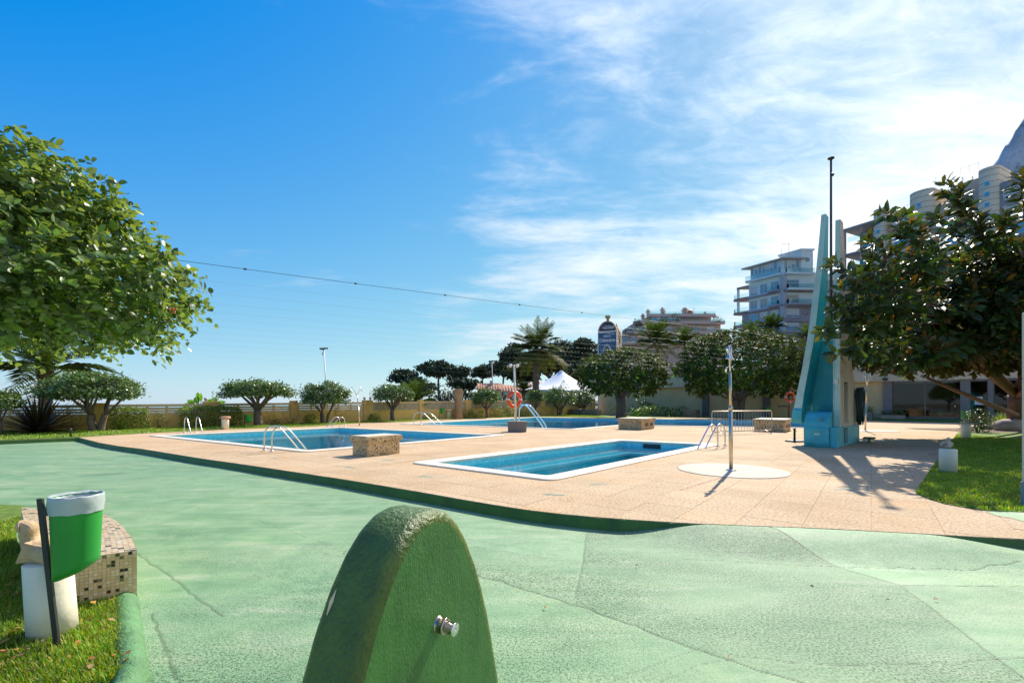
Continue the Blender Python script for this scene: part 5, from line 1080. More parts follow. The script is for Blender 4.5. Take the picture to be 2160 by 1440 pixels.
figure('shell_figure', b2 + Z3 * .528, [(None, 0, 0, .03, .07), (0, 0, 0, .09, .095), (1, 0, -.01, .15, .085), (2, -.07, -.02, .16, .04), (2, .07, -.02, .16, .04), (2, 0, -.03, .20, .05)], 'small round weathered stone shell on the farther white stub of the right lawn', STONE2)
# the near white column with the duck
cb = g(113, 1338, -.10); cb = Vector((cb.x, cb.y, -.10)); t = thing('pedestal', 'white painted column under the sandstone duck at the lower left', 'pedestal', cb); mb = MB(); ln = Vector((-.035, 0, 0)); mb.loft([[cb + ln * f + Vector((math.cos(a) * r, math.sin(a) * r, z)) for a in np.linspace(0, 2 * PI, 33)[:-1]] for f, r, z in ((0, .120, -.03), (.5, .117, .2), (1, .115, .455), (1, .108, .462))], 0, True); mb.build('shaft', WHITE, t)
dk_ = [(None, .0, 0, .045, .095, .07), (0, .07, 0, .05, .075), (1, .12, -.01, .07, .04), (2, .155, -.01, .09, .02), (0, -.07, 0, .075, .078, .07), (4, -.10, -.005, .125, .055), (5, -.108, -.01, .165, .044), (6, -.098, -.015, .22, .056), (7, -.082, -.015, .255, .044), (7, -.128, -.04, .222, .04), (9, -.142, -.06, .215, .03)]
figure('duck_statue', cb + ln + Z3 * .462, dk_, 'sandstone duck statue with turned head resting on the white column', STONE)
# ------------------------------------------------------------------ teal tower
TEAL = M('teal_paint', (.025, .42, .46), .5, .16, 1.6, 20, .2, grime=((.14, .46, .46), 1.6, .5, .72)); PALE = M('pale_teal_paint', (.42, .60, .52), .6, .14, 2, 20, .2, grime=((.42, .45, .34), 1.5, .5, .8)); TCREAM = M('tower_cream_paint', (.66, .54, .36), .7, .1, 1.3, 20, .2, grime=((.40, .31, .20), 1.4, .54, .82)); TEAL2 = M('worn_teal_paint', (.06, .42, .45), .5, .2, 3, 20, .2, grime=((.10, .36, .37), 2, .55, .8))
O = Vector((9.61, 13.79, 0)); TL = Vector((.686, -.728, 0)); TA = Vector((.728, .686, 0))
def tp(l, a, z): return O + TL * l + TA * a + Z3 * z
tw = thing('fountain_tower', 'tall teal and cream concrete tower with two pointed fins beside the pools', 'tower', O)
st = [(.74, -1.12, .28, 1.5), (1.0, -1.10, .25, 1.7), (1.17, -1.07, .22, 1.75), (1.65, -.99, .20, 1.75), (2.39, -.85, .18, 1.75), (3.0, -.755, .18, 1.75), (3.35, -.70, .185, 1.72), (4.0, -.62, .175, 1.6), (4.48, -.57, .17, 1.5), (5.1, -.50, .165, 1.35), (5.67, -.44, .16, 1.2), (6.5, -.37, .14, 1.0), (7.28, -.31, .125, .82)]
def fine(st, k=4):
    out = []
    a = np.array(st); z = np.linspace(0, len(a) - 1, (len(a) - 1) * k + 1)
    return [tuple(np.interp(t, range(len(a)), a[:, j]) for j in range(a.shape[1])) for t in z]
mb = MB(); mb.loft([[tp(l, .52, z), tp(l + t, .52, z), tp(l + t, a, z), tp(l, a, z)] for z, l, t, a in fine(st[1:])], 0); mb.build('left_fin', TEAL, tw, bevel=.012)
mb = MB(); mb.loft([[tp(l - .002, .49, z), tp(l + t + .002, .49, z), tp(l + t + .002, .519, z), tp(l - .002, .519, z)] for z, l, t, a in fine(st[2:])], 0); mb.build('fin_edge', PALE, tw)
mb = MB(); mb.loft([[tp(-1.13 + d, .42 + e, z), tp(-.83, .42 + e, z), tp(-.83, .95, z), tp(-1.13 + d, .95, z)] for z, d, e in ((.70, .03, .10), (.74, 0, .04), (.85, 0, 0), (1.12, .03, .02), (1.22, .06, .09))], 0); mb.build('fin_tip', TEAL2, tw, bevel=.02)
sr = [(0, .0, 3.3), (.62, .0, 3.15), (1.6, .0, 2.75), (2.7, .0, 2.1), (3.6, .01, 1.75), (4.8, .03, 1.4), (6.0, .05, 1.1), (7.0, .06, .86)]
mb = MB(); mb.loft([[tp(l, .52, z), tp(.16, .52, z), tp(.16, a, z), tp(l, a, z)] for z, l, a in sr], 0); mb.build('right_fin', TEAL, tw, bevel=.012)
mb = MB(); mb.loft([[tp(l - .002, .49, z), tp(.162, .49, z), tp(.162, .519, z), tp(l - .002, .519, z)] for z, l, a in sr[1:]], 0); mb.build('fin_edge', PALE, tw)
mb = MB(); mb.loft([[tp(.161, .49, z), tp(.185, .49, z), tp(.185, a + .004, z), tp(.161, a + .004, z)] for z, l, a in sr[1:]], 0); mb.build('cream_side', TCREAM, tw)
mb = MB(); mb.obox(tp(-.80, 1.55, .02), TL * .799, TA * .25, Z3 * 3.38); mb.build('back_wall', TEAL, tw)
mb = MB(); mb.obox(tp(-.84, 1.50, 3.401), TL * .84, TA * .34, Z3 * .05); mb.build('ledge', PALE, tw)
prof = [(0.04, 0), (-.02, .12), (-.05, .55), (-.02, .62), (.0, .62)] + [(.0 + .48 - .48 * math.cos(q * PI / 16), .62 + .46 * math.sin(q * PI / 16)) for q in range(1, 9)] + [(1.5, 1.08), (1.5, 0)]
mb = MB(); n = len(prof); mb.loft([[tp(-.66, a, z) for a, z in prof], [tp(-.005, a, z) for a, z in prof]], 0); mb.build('pump_box', TEAL2, tw)
mb = MB(); mb.obox(tp(.0, .06, 0), TL * .19, TA * 3.28, Z3 * .615); mb.build('base', TEAL2, tw, bevel=.01)
mb = MB(); mb.lathe([(.05, -.01), (.05, .015), (.035, .02)], tp(-.22, .02, .86), 12, axis=-TA + Z3 * .3); mb.build('cap', M('grey_rubber', (.2, .24, .24), .6), tw)
mb = MB(); mb.obox(tp(-.38, -.045, .38), TL * .14, TA * .02, Z3 * .04); mb.build('paint_chip', WHITE, tw)
lv = MB(); lv.obox(tp(.187, .72, .63), TL * .03, TA * .07, Z3 * 1.45); lv.obox(tp(.187, 1.43, .63), TL * .03, TA * .07, Z3 * 1.45); lv.obox(tp(.187, .792, .63), TL * .03, TA * .637, Z3 * .07); lv.obox(tp(.187, .792, 2.01), TL * .03, TA * .637, Z3 * .07); lp = lv.build('louvre_frame', TCREAM, tw)
mb = MB(); mb.obox(tp(.186, .79, .70), TL * .004, TA * .64, Z3 * 1.31); mb.build('louvre_back', BLACKM, lp)
for q in range(24): m = MB(); m.add([tp(.191, .79, .735 + q * .053), tp(.212, .79, .715 + q * .053), tp(.212, 1.43, .715 + q * .053), tp(.191, 1.43, .735 + q * .053), tp(.191, .79, .727 + q * .053), tp(.212, .79, .707 + q * .053), tp(.212, 1.43, .707 + q * .053), tp(.191, 1.43, .727 + q * .053)], [(0, 1, 2, 3), (7, 6, 5, 4), (1, 5, 6, 2), (0, 4, 5, 1), (3, 2, 6, 7)]); m.build('slat', TCREAM, lp)
vb = MB(); vb.obox(tp(.191, .95, .06), TL * .012, TA * .5, Z3 * .50); vo = vb.build('vent', M('dark_teal', (.01, .06, .07), .6), tw)
for q in range(8): m = MB(); m.obox(tp(.204, .95, .08 + q * .058), TL * .008, TA * .5, Z3 * .022); m.build('slat', TEAL2, vo)
mb = MB(); mb.obox(tp(.05, .45, 1.93), TL * .08, TA * .039, Z3 * .15); mb.build('switch_box', WHITE, tw, bevel=.006)
mb = MB(); mb.tube([tp(.02, .475, 2.1), tp(.02, .475, 3.4)], .010, 6); mb.tube([tp(.02, .475, .62), tp(.02, .475, 1.95)], .010, 6); mb.build('conduit', PALE, tw)
pb = tp(-.3, 1.68, 3.455); ptz = at(1754, 337, pb.y).z
t = thing('flagpole', 'dark bare flagpole rising between the two fins of the teal tower', 'flagpole', pb); POLEM = M('dark_bronze', (.035, .026, .03), .4, .2); mb = MB(); mb.tube([pb, Vector((pb.x, pb.y, ptz))], [.045, .032], 10); mb.build('pole', POLEM, t); mb = MB(); mb.lathe([(.03, 0), (.10, .03), (.10, .06), (.03, .085)], (pb.x, pb.y, ptz), 12); mb.build('finial', POLEM, t); mb = MB(); mb.lathe([(.015, -.05), (.05, -.02), (.05, .02), (.015, .05)], (pb.x + .05, pb.y, ptz - .5), 8); mb.build('pulley', POLEM, t)
t = thing('garden_hose', 'dark green hose coiled in hanging loops on the end of the teal tower', 'hose', tp(.3, 2.7, .5)); HOSE = M('hose_rubber', (.008, .05, .04), .42, .2); mb = MB()
for q in range(9):
    c0 = 2.62 + .05 * math.sin(q * 2.1); zt_, zb = 1.86 + .03 * math.sin(q * 3), .62 + .14 * math.sin(q * 1.7 + 1) ** 2; wv = .13 + .03 * math.sin(q); l0 = .24 + .022 * q
    mb.tube([tp(l0 + .02 * math.sin(a * 2), c0 + wv * math.cos(a) * (1 + .15 * math.sin(a)), (zt_ + zb) / 2 + (zt_ - zb) / 2 * math.sin(a)) for a in np.linspace(0, 2 * PI, 25)], .017, 6)
mb.build('hose', HOSE, t); mb = MB(); mb.tube([tp(.18, 2.62, 1.78), tp(.48, 2.62, 1.80), tp(.5, 2.62, 1.88)], .014, 6); mb.build('hook', STEEL, t)
mb = MB(); c = tp(.5, 3.1, 0); mb.box(c + Z3 * .16, (.5, .3, .05), .8); mb.box(c + Z3 * .08, (.4, .05, .16), .8); tag(mb.build('step_board', M('green_wood', (.10, .16, .06), .7)), 'small green step board on the deck below the hanging hose', 'step')
# ------------------------------------------------------------------ green drinking fountain in the foreground
def drinking_fountain():
    az, b, th, h, e = 1.09, .605, .275, 1.035, 2.3; n = Vector((math.sin(az), -math.cos(az), 0)); tt = Vector((math.cos(az), math.sin(az), 0)); c = Vector((-.335, 1.93, GREEN)); t = thing('drinking_fountain', 'dark green rounded concrete drinking fountain with a push tap right in front', 'fountain', c - n * th / 2)
    N = 72; W_ = [math.sin(PI * (q / N - .5)) for q in range(N + 1)]; prof = [(w * b, h * (1 - abs(w) ** e)) for w in W_]; rd = .07; rings = []
    def ring(d, k):   # d: depth along the thickness, k: how far the outline is drawn in
        out = []
        for i, (s, z) in enumerate(prof):
            a, q = prof[max(0, i - 1)], prof[min(N, i + 1)]; tx, tz = q[0] - a[0], q[1] - a[1]; L = math.hypot(tx, tz); nx, nz = -tz / L, tx / L
            if i in (0, N): nx, nz = (-1 if i == 0 else 1), 0
            jj = .0012 * math.sin(i * 1.9 + d * 40) + .002 * math.sin(i * .37 + d * 23); ss, zz = s - nx * (k - jj) if 1 else s, z - nz * (k - jj); out.append(c + tt * ss + n * d + Z3 * (zz if 0 < i < N else -.05))
        return out
    for q in range(7): a = q / 6 * PI / 2; rings.append(ring(-th - 0 + rd * (1 - math.sin(a)) - .0, rd * (1 - math.cos(a)) * 1.0) if False else ring(-th + rd * (1 - math.sin(a)) , rd * (1 - math.cos(a))))
    back = rings[::1]; back = [ring(-th + rd * (1 - math.cos(a)), rd * (1 - math.sin(a))) for a in np.linspace(0, PI / 2, 7)]; mid = [ring(-th + rd + (th - 2 * rd) * f, 0) for f in (.25, .5, .75)]; r2 = .055; front = [ring(-r2 * (1 - math.sin(a)), r2 * (1 - math.cos(a))) for a in np.linspace(0, PI / 2, 6)]
    R_ = back + mid + front; mb = MB(); m = len(R_[0]); vs = [p for r in R_ for p in r]; fs = []
    for k in range(len(R_) - 1):
        for i in range(m - 1): fs.append((k * m + i, k * m + i + 1, (k + 1) * m + i + 1, (k + 1) * m + i))
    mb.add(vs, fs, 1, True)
    for k, rv in ((0, True), (len(R_) - 1, False)):   # flat faces as strips of quads between mirrored outline points
        rg = R_[k]; f2 = []
        for i in range(N // 2): f2.append((i, i + 1, N - i - 1, N - i))
        mb.add(rg, [f[::-1] if not rv else f for f in f2], 0, False)
    FM, nt, bs = nodes('thick_green_paint'); L = nt.links.new; tc = n_(nt, 'ShaderNodeTexCoord', name='TC'); mp = n_(nt, 'ShaderNodeMapping'); mp.inputs['Scale'].default_value = (1, 1, .35); L(tc.outputs['Object'], mp.inputs[0])
    cc = ramp(nt, noise(nt, 9, 6, .6, mp.outputs[0]), [(.3, (.040, .165, .020)), (.7, (.080, .265, .042))]); cc = mix(nt, ramp(nt, noise(nt, 5, 10, .75, None, 1.0), [(.48, (0, 0, 0)), (.74, (.7, .7, .7))]), cc, (.12, .24, .085)); L(cc, bs.inputs['Base Color']); bs.inputs['Roughness'].default_value = .36; bs.inputs['Specular IOR Level'].default_value = .55
    ad = n_(nt, 'ShaderNodeMath', operation='ADD'); L(noise(nt, 65, 5, .65, mp.outputs[0]), ad.inputs[0]); L(noise(nt, 170, 3, .6, mp.outputs[0]), ad.inputs[1]); bump(nt, bs, ad.outputs[0], 1.0, .016)
    RM = M('dark_olive_rim', (.080, .125, .014), .36, .3, 5, 48, .7, spec=.5, grime=((.06, .13, .02), 4, .55, .8)); o = mb.build('body', [FM, RM], t)  # rounded edge is a darker olive than the flat faces
    # tap where the photograph shows it on the flat face
    d = Vector(((925 - 1080) / FX, 1, -(1316 - HZ) / FX)); k = (c - Vector((0, 0, EYE))).dot(n) / d.dot(n); tpz = Vector((0, 0, EYE)) + d * k - n * .012
    CH = M('tarnished_chrome', (.46, .38, .33), .22, .15, 20, metal=1); ax = (n + Z3 * -.03).normalized(); mb = MB(); mb.lathe([(.040, -.005), (.041, .008), (.034, .012), (.033, .045), (.036, .047), (.036, .052), (.025, .054)], tpz, 24, axis=ax); tb = mb.build('tap', CH, t); mb = MB(); mb.lathe([(.025, .055), (.025, .092), (.028, .094), (.028, .10), (.012, .1005), (.005, .099), (.004, .096)], tpz, 24, axis=ax); mb.build('push_button', M('polished_chrome', (.75, .75, .74), .12, .04, metal=1), tb)
    # chipped paint on the thick edge
    def on_back(px, py, depth):
        d = Vector(((px - 1080) / FX, 1, -(py - HZ) / FX)); return Vector((0, 0, EYE)) + d * depth
    mb = MB(); mid = ring(-th * .72, -.0015); mid2 = ring(-th * .80, -.0015); 
    pts = []
    ii = [i for i in range(N // 2) if 1240 < HZ - FX * (mid[i].z - EYE) / mid[i].y < 1310]
    for k, i in enumerate(ii):
        f = k / max(1, len(ii) - 1); wv = .15 + .6 * math.sin(f * PI) + random.uniform(-.12, .12); pts.append((mid[i].lerp(mid2[i], .5 - wv * .5), mid[i].lerp(mid2[i], .5 + wv * .5)))
    for p, q in zip(pts[:-1], pts[1:]): mb.add([p[0], p[1], q[1], q[0]], [(0, 1, 2, 3)])
    mb.build('paint_chip', M('bare_plaster', (.85, .55, .30), .85), t)
drinking_fountain()
# ------------------------------------------------------------------ mosaic bench, rolled kerb, pillar at the right edge
def mosaic_bench():
    zt_ = .245; A_, B_, C_, D_ = (g(px, py, zt_) for px, py in ((45, 1070), (216, 1082), (288, 1160), (128, 1183))); zb = GREEN - .01; t = thing('mosaic_bench', 'low curved bench covered in small beige mosaic tiles with scattered dark ones', 'bench', (A_ + C_) / 2 - Z3 * .3)
    N = 22
    def outer(f): m = Vector((-3.44, 4.10, zt_)); return B_ * (1 - f) ** 2 + m * 2 * f * (1 - f) + C_ * f * f
    def inner(f): m = Vector((-4.15, 3.85, zt_)); return A_ * (1 - f) ** 2 + m * 2 * f * (1 - f) + D_ * f * f
    GROUT = M('mosaic_grout', (.50, .40, .27), .85, .1, 8); mb = MB(); rings = [[inner(f), outer(f), Vector((outer(f).x, outer(f).y, zb)), Vector((inner(f).x, inner(f).y, zb))] for f in np.linspace(0, 1, N + 1)]; mb.loft(rings, 0); mb.build('core', GROUT, t)
    TM = [M('beige_tile', (.60, .43, .235), .3, .10, 30), M('pale_beige_tile', (.68, .53, .34), .3, .1, 30), M('olive_beige_tile', (.50, .38, .19), .3, .1, 30), M('dark_red_tile', (.075, .018, .015), .25, .2), M('black_green_tile', (.022, .026, .018), .25, .2), M('olive_tile', (.13, .14, .06), .25, .2), M('dark_green_tile', (.04, .09, .02), .25, .2)]
    def pick(): r = random.random(); return 0 if r < .57 else 1 if r < .79 else 2 if r < .91 else random.choice((3, 3, 4, 4, 5, 5, 6))
    # end face: every tile is a part
    x = (C_ - D_); x.z = 0; L = x.length; x.normalize(); nrm = Vector((x.y, -x.x, 0)); Hh = zt_ - zb; ts = .0236; nx = int(L / ts); nz = int((Hh - .02) / ts); tiles = []
    for i in range(nx):
        for j in range(nz): tiles.append((D_ + x * (L * i / nx) - Z3 * (j * ts + .002), L / nx, j, i))
    tiles.sort(key=lambda q: (-q[3] + q[2] * .3)); big_ = MB()
    meshes = {}
    for q, (p, w_, j, i) in enumerate(tiles):
        k = pick(); m = MB(); gp_ = .0016; pr = random.uniform(.002, .0034); tgt = m if q < 290 else big_
        tgt.obox(p + x * gp_ - Z3 * gp_ - nrm * .001, x * (w_ - 2 * gp_), nrm * (pr + .001), -Z3 * (ts - 2 * gp_), 0 if q < 290 else k)
        if q < 290: m.build('tile', TM[k], t)
    # seat: tiles in rows that follow the curve, joined
    nr = 78
    for r in range(nr):
        f0, f1 = r / nr, (r + 1) / nr; i0, o0, i1, o1 = inner(f0), outer(f0), inner(f1), outer(f1); m_ = max(6, int((o0 - i0).length / .034))
        for k in range(m_):
            if random.random() < .004: continue
            sh = .5 * (r % 2); a, b = (k + .04) / m_, (k + .96) / m_; g0 = .06; q0, q1 = i0.lerp(i1, g0), o0.lerp(o1, g0); q2, q3 = i0.lerp(i1, 1 - g0), o0.lerp(o1, 1 - g0); pr = Z3 * random.uniform(.0015, .003); vs = [q0.lerp(q1, a), q0.lerp(q1, b), q2.lerp(q3, b), q2.lerp(q3, a)]
            big_.add([v - Z3 * .001 for v in vs] + [v + pr for v in vs], [(7, 6, 5, 4)] if (vs[1] - vs[0]).cross(vs[2] - vs[1]).z < 0 else [(4, 5, 6, 7)], pick()); b0 = len(big_.v) - 8
            for e_ in range(4): big_.f.append((b0 + e_, b0 + (e_ + 1) % 4, b0 + 4 + (e_ + 1) % 4, b0 + 4 + e_)); big_.m.append(big_.m[-1]); big_.s.append(False)
    # curved side towards the green floor
    for r in range(nr):
        f0, f1 = r / nr, (r + 1) / nr; o0, o1 = outer(f0 + .0006), outer(f1 - .0006); n2 = Vector(((o1 - o0).y, -(o1 - o0).x, 0)).normalized() * -1
        if n2.x < 0: n2 = -n2
        for j in range(nz): z = -j * ts; a_, b_ = o0 + Z3 * (z - .002), o1 + Z3 * (z - .002); big_.add([a_ + n2 * .003, b_ + n2 * .003, b_ + n2 * .003 - Z3 * (ts - .004), a_ + n2 * .003 - Z3 * (ts - .004)], [(0, 3, 2, 1)], pick())
    big_.build('mosaic', TM, t, 'stuff')
mosaic_bench()
path = [Vector(p) for p in ((-2.96, 3.48, 0), (-2.86, 3.36, 0), (-2.70, 3.18, 0), (-2.48, 2.93, 0), (-2.26, 2.68, 0), (-2.06, 2.46, 0), (-1.96, 2.30, 0), (-2.02, 2.16, 0), (-2.3, 2.08, 0), (-4, 2.0, 0))]
fin = []
for i in range(len(path) - 1):
    for q in range(12): fin.append(path[i].lerp(path[i + 1], q / 12))
for _ in range(6): fin = [fin[0]] + [(fin[i - 1] + fin[i] * 2 + fin[i + 1]) / 4 for i in range(1, len(fin) - 1)] + [fin[-1]]
mb = MB(); rings = []
for i, p in enumerate(fin):
    d = (fin[min(i + 1, len(fin) - 1)] - fin[max(i - 1, 0)]).normalized(); s = Vector((d.y, -d.x, 0)); e_ = min(1, (i + 1.2) / 5); rings.append([p + s * (-.085 * math.cos(a)) * e_ + Z3 * (GREEN - .02 + (.115 * math.sin(a) * e_ if 0 < k < 12 else 0) + random.uniform(-.002, .002)) for k, a in enumerate(np.linspace(0, PI, 13))])
mb.loft(rings, 0, True, True); tag(mb.build('rolled_kerb', M('kerb_green_paint', (.10, .235, .085), .6, .3, 5, 45, .9, grime=((.45, .33, .25), 9, .66, .72))), 'rounded pale green kerb round the grass patch at the lower left', 'kerb')
p = g(2156, 1081); p = Vector((6.83, 5.76, 0)); t = thing('porch_pillar', 'cream pillar with a grey foot cut off by the right edge of the photo', 'pillar', p); mb = MB(); mb.box(p + Z3 * .16, (.38, .38, .34)); mb.build('foot', M('grey_blue_paint', (.20, .26, .27), .7, .1), t, bevel=.01); mb = MB(); mb.box(p + Z3 * 1.0, (.36, .36, 1.337)); mb.build('shaft', M('cream_paint', (.60, .56, .42), .7, .06), t, bevel=.01); mb = MB(); mb.box(p + Z3 * 2.1, (.36, .36, .855)); mb.build('shaft', M('cream_paint', (.6, .56, .42)), t, bevel=.01)
# painted arrows on the deck
TEALP = M('worn_teal_marking', (.10, .34, .30), .8, .3, 20); PINKP = M('worn_red_marking', (.36, .10, .09), .8, .3, 20)
for k, (px, py, rz, lab) in enumerate(((738, 985, 2.6, 'faded teal arrow left of the lone plinth'), (899, 1005, 2.6, 'faded teal arrow at the left corner of the paddling pool'), (1262, 1021, 3.4, 'faded teal arrow in front of the right side of the paddling pool'), (1168, 1043, 2.8, 'clearest teal arrow, the one nearest the green floor'), (1778, 1032, .3, 'teal arrow by the leaf shadows on the right of the deck'), (818, 970, 2.7, 'small teal arrow right in front of the lone plinth'), (580, 966, 2.6, 'small teal arrow in front of the near ladder of the left pool'))):
    c = g(px, py); x = Vector((math.cos(rz), math.sin(rz), 0)); y = Vector((-x.y, x.x, 0)); mb = MB(); s = .17
    def q_(*p): mb.add([c + x * a * s + y * b_ * s + Z3 * .0036 for a, b_ in p], [tuple(range(len(p)))])
    q_((-1.0, -.10), (.5, -.12), (.5, .10), (-1.0, .06)); q_((.45, -.40), (1.0, 0), (.85, .0), (.30, -.36)); q_((.9, .02), (.99, .03), (.42, .42), (.30, .38)); mb.f = [f if (Vector(mb.v[f[1]]) - Vector(mb.v[f[0]])).cross(Vector(mb.v[f[2]]) - Vector(mb.v[f[1]])).z > 0 else f[::-1] for f in mb.f]; tag(mb.build('floor_marking', TEALP), lab, 'floor marking')
a, b = g(1436, 1033), g(1545, 1000); d = (b - a).normalized(); s = Vector((-d.y, d.x, 0)); mb = MB()
for k in range(26): f = k / 26 + random.uniform(-.01, .01); p = a.lerp(b, f); w_ = random.uniform(.008, .02); mb.add([p - s * w_ + Z3 * .0036, p + d * .055 - s * w_ + Z3 * .0036, p + d * .055 + s * w_ + Z3 * .0036, p + s * w_ + Z3 * .0036], [(0, 1, 2, 3)])
tag(mb.build('floor_marking', PINKP), 'worn broken red line running towards the white shower disc', 'floor marking')
# rocks, shrubs and grass clump by the trunk on the right
c = g(2116, 905); blade_plant((c.x, c.y, .02), 260, 1.0, .03, 'yellow-green tufted grass beside the trunk of the big rubber fig', LM_BUSH, 'grass_tuft', 'plant', .45, .45, tint=(2.0, 1.6, .4), parts=False)
c = g(2062, 912); bush(0, 0, 0, (.52, .45), 1.05, 'dark clipped shrub behind the far white stub pillar on the right', 1400, .07, None, loc=c, tint=(.35, .42, .35))
def rock(c, r, label, m):
    mb = MB(); mb.ellip(Vector(c) + Z3 * r[2] * .6, r, 12, 8, jit=.06 * r[0]); tag(mb.build('rock', m), label, 'rock')
rock(g(2132, 909), (.75, .5, .38), 'flat pale boulder on the mulch at the foot of the big rubber fig', M('rock', (.34, .27, .21), .9, .3, 4, 12, .8)); rock(g(2088, 906), (.45, .3, .16), 'small flat stone on the mulch left of the boulder', M('rock', (.34, .27, .21)))
q = retpt(1952) - RN * 1.2; t = thing('side_table', 'low light-framed table behind the big window glass', 'table', q); mb = MB(); mb.box(q + Z3 * .74, (1.5, .6, .04), math.atan2(RD.y, RD.x)); mb.build('tabletop', M('dark_wood', (.08, .05, .03), .5), t)
for sx in (-.7, .7):
    for sy in (-.26, .26): mb = MB(); mb.box(q + RD * sx + RN * sy + Z3 * .37, (.05, .05, .69)); mb.build('leg', WHITE, t)
c = q + Z3 * .765; mb = MB(); mb.lathe([(.16, 0), (.24, .12), (.22, .26), (.1, .27)], c, 14); tag(mb.build('bowl', M('orange_glaze', (.42, .16, .015), .4)), 'orange bowl on the low table behind the big window', 'bowl')
# ------------------------------------------------------------------ lamps, wires, tent, sign, houses, blocks, rock
def flood(px, pyt, Y, z0, label, lean=0, s=1.0):
    top = at(px, pyt, Y); b = Vector((top.x - lean, Y, z0)); t = thing('floodlight_mast', label, 'floodlight', b, 'floodlight masts beyond the garden wall'); mb = MB(); mb.tube([b, top], [.10 * s, .055 * s], 8); mb.build('mast', M('mast_grey', (.42, .42, .42), .5, .08, metal=.3), t)
    mb = MB(); mb.box(top + Vector((-.22 * s, 0, .16 * s)), (.55 * s, .4 * s, .22 * s)); mb.box(top + Vector((.30 * s, 0, .22 * s)), (.5 * s, .4 * s, .16 * s), .3); mb.build('lamp_head', M('lamp_grey', (.10, .10, .10), .5), t); mb = MB(); mb.box(top + Vector((-.05 * s, -.05, -.02 * s)), (.12 * s, .12 * s, .2 * s)); mb.box(top + Vector((-.13 * s, -.06, -.5 * s)), (.1 * s, .12 * s, .42 * s)); mb.build('junction_box', M('mast_grey', (.42, .42, .42)), t)
flood(683, 738, 44, -3.1, 'floodlight mast standing against open sky behind the many stemmed tree', -.62, .72); flood(1037.5, 764, 66, -3.1, 'farther floodlight mast in front of the pines left of the tallest palm', -.3, .9)
WIRE = M('galvanised_wire', (.35, .32, .28), .5, .1, metal=.5); DARKW = M('black_cable', (.03, .03, .03), .6)
wd = Vector((.868, .497, 0)).normalized()
def wire(px, py, z, x0, x1, r, m, label, sag, beads=0):
    p = g(px, py, z); mb = MB(); a, b = p + wd * ((x0 - p.x) / wd.x), p + wd * ((x1 - p.x) / wd.x); n = 14; pts = [a.lerp(b, q / n) - Z3 * sag * 4 * (q / n) * (1 - q / n) for q in range(n + 1)]; mb.tube(pts, r, 4)
    for q in range(beads): f = (q + .5) / beads; c = a.lerp(b, f) - Z3 * sag * 4 * f * (1 - f); mb.lathe([(r, -.06), (r * 4, -.03), (r * 4, .03), (r, .06)], c, 6, axis=(b - a))
    tag(mb.build('overhead_wire', m), label, 'wire', 'bird wires strung over the pools' if m is WIRE else None)
wire(900, 612, 6.0, -17, 24, .008, DARKW, 'thicker dark cable with small clips crossing the sky above the pools', .12, 13)
ORD = 'first second third fourth fifth sixth seventh eighth ninth tenth eleventh twelfth'.split()
for k, py in enumerate((676, 692, 706, 718, 728, 738, 747, 756, 764, 772, 780, 788)): wire(1300, py + 8, 4.6, -21, 25.5 if k < 6 else 22, .0015, WIRE, ORD[k] + ' from the top of the thin pale wires strung across the pools', .10)
# headland behind the wall
HL = M('headland_scrub', (.085, .085, .05), .95, .4, .3, .8, .6); xs_ = np.linspace(-62, 240, 90); ys_ = np.linspace(62, 330, 50); Xh, Yh = np.meshgrid(xs_, ys_); Zh = -3.4 + smooth(-46, 12, Xh + (Yh - 110) * .02) * (3.2 + 2.5 * smooth(0, 60, Xh) + 8 * smooth(40, 160, Xh)) * smooth(60, 85, Yh) + .5 * np.sin(Xh * .3) * np.sin(Yh * .23)
Zh = np.where(Xh > 8, np.maximum(Zh, -1.2), Zh); ix = np.arange(Xh.size).reshape(Xh.shape); link('headland', np_mesh('headland', np.stack([Xh, Yh, Zh], -1).reshape(-1, 3), [np.stack([ix[:-1, :-1], ix[:-1, 1:], ix[1:, 1:], ix[1:, :-1]], -1).reshape(-1, 4)], None, True), HL, kind='structure')
def pine(px, Y, ytop, ybot, hw, label, n=900, seed=1, name='pine_tree', group='pines on the headland', dense=1.0, z0=-1.5):
    r_ = np.random.default_rng(seed); top = EYE - (ytop - HZ) / FX * Y; bot = EYE - (ybot - HZ) / FX * Y; r = hw / FX * Y; x = (px - 1080) / FX * Y; t = thing(name, label, 'tree', (x, Y, z0), group); mb = MB(); b = Vector((x + r * .15, Y, z0)); fk = Vector((x, Y, bot)); branch(mb, b, fk, .30 * r / 4, .2 * r / 4, .08, 5, 6); P = []
    k = 14; hw_ = 1.22; r *= hw_
    for q in range(k):
        a = 2 * PI * q / k + r_.uniform(-.3, .3); rd = r * r_.uniform(.25, .72) * (1 if q else 0); c = Vector((x + math.cos(a) * rd, Y + math.sin(a) * rd * .8, bot + (top - bot) * (r_.uniform(.25, .75) if q else .8))); branch(mb, fk, c, .11 * r / 4, .03, .1, 4, 5); m = int(n * 2.4) // k; d = r_.normal(size=(m, 3)); d /= np.linalg.norm(d, axis=1, keepdims=True); rad = r * r_.uniform(.34, .52); s = d * np.array([rad, rad, min(rad * .55, (top - bot) * .3)]) * r_.uniform(.55, 1, (m, 1)); s[:, 2] = np.maximum(s[:, 2], -rad * .15); P.append(np.array(c) + s)
    mb.build('trunk', BARK, t); P = np.concatenate(P); n = len(P); v = r_.uniform(.6, 1.5, n); leaf_cloud('crown', P, unit(r_.normal(size=(n, 3)) + [0, 0, .3]), unit(r_.normal(size=(n, 3)) + [0, 0, .6]), r * .17 * r_.uniform(.7, 1.3, n), r * .10, np.stack([v, v, v * .9], 1), LM_PINE, t)
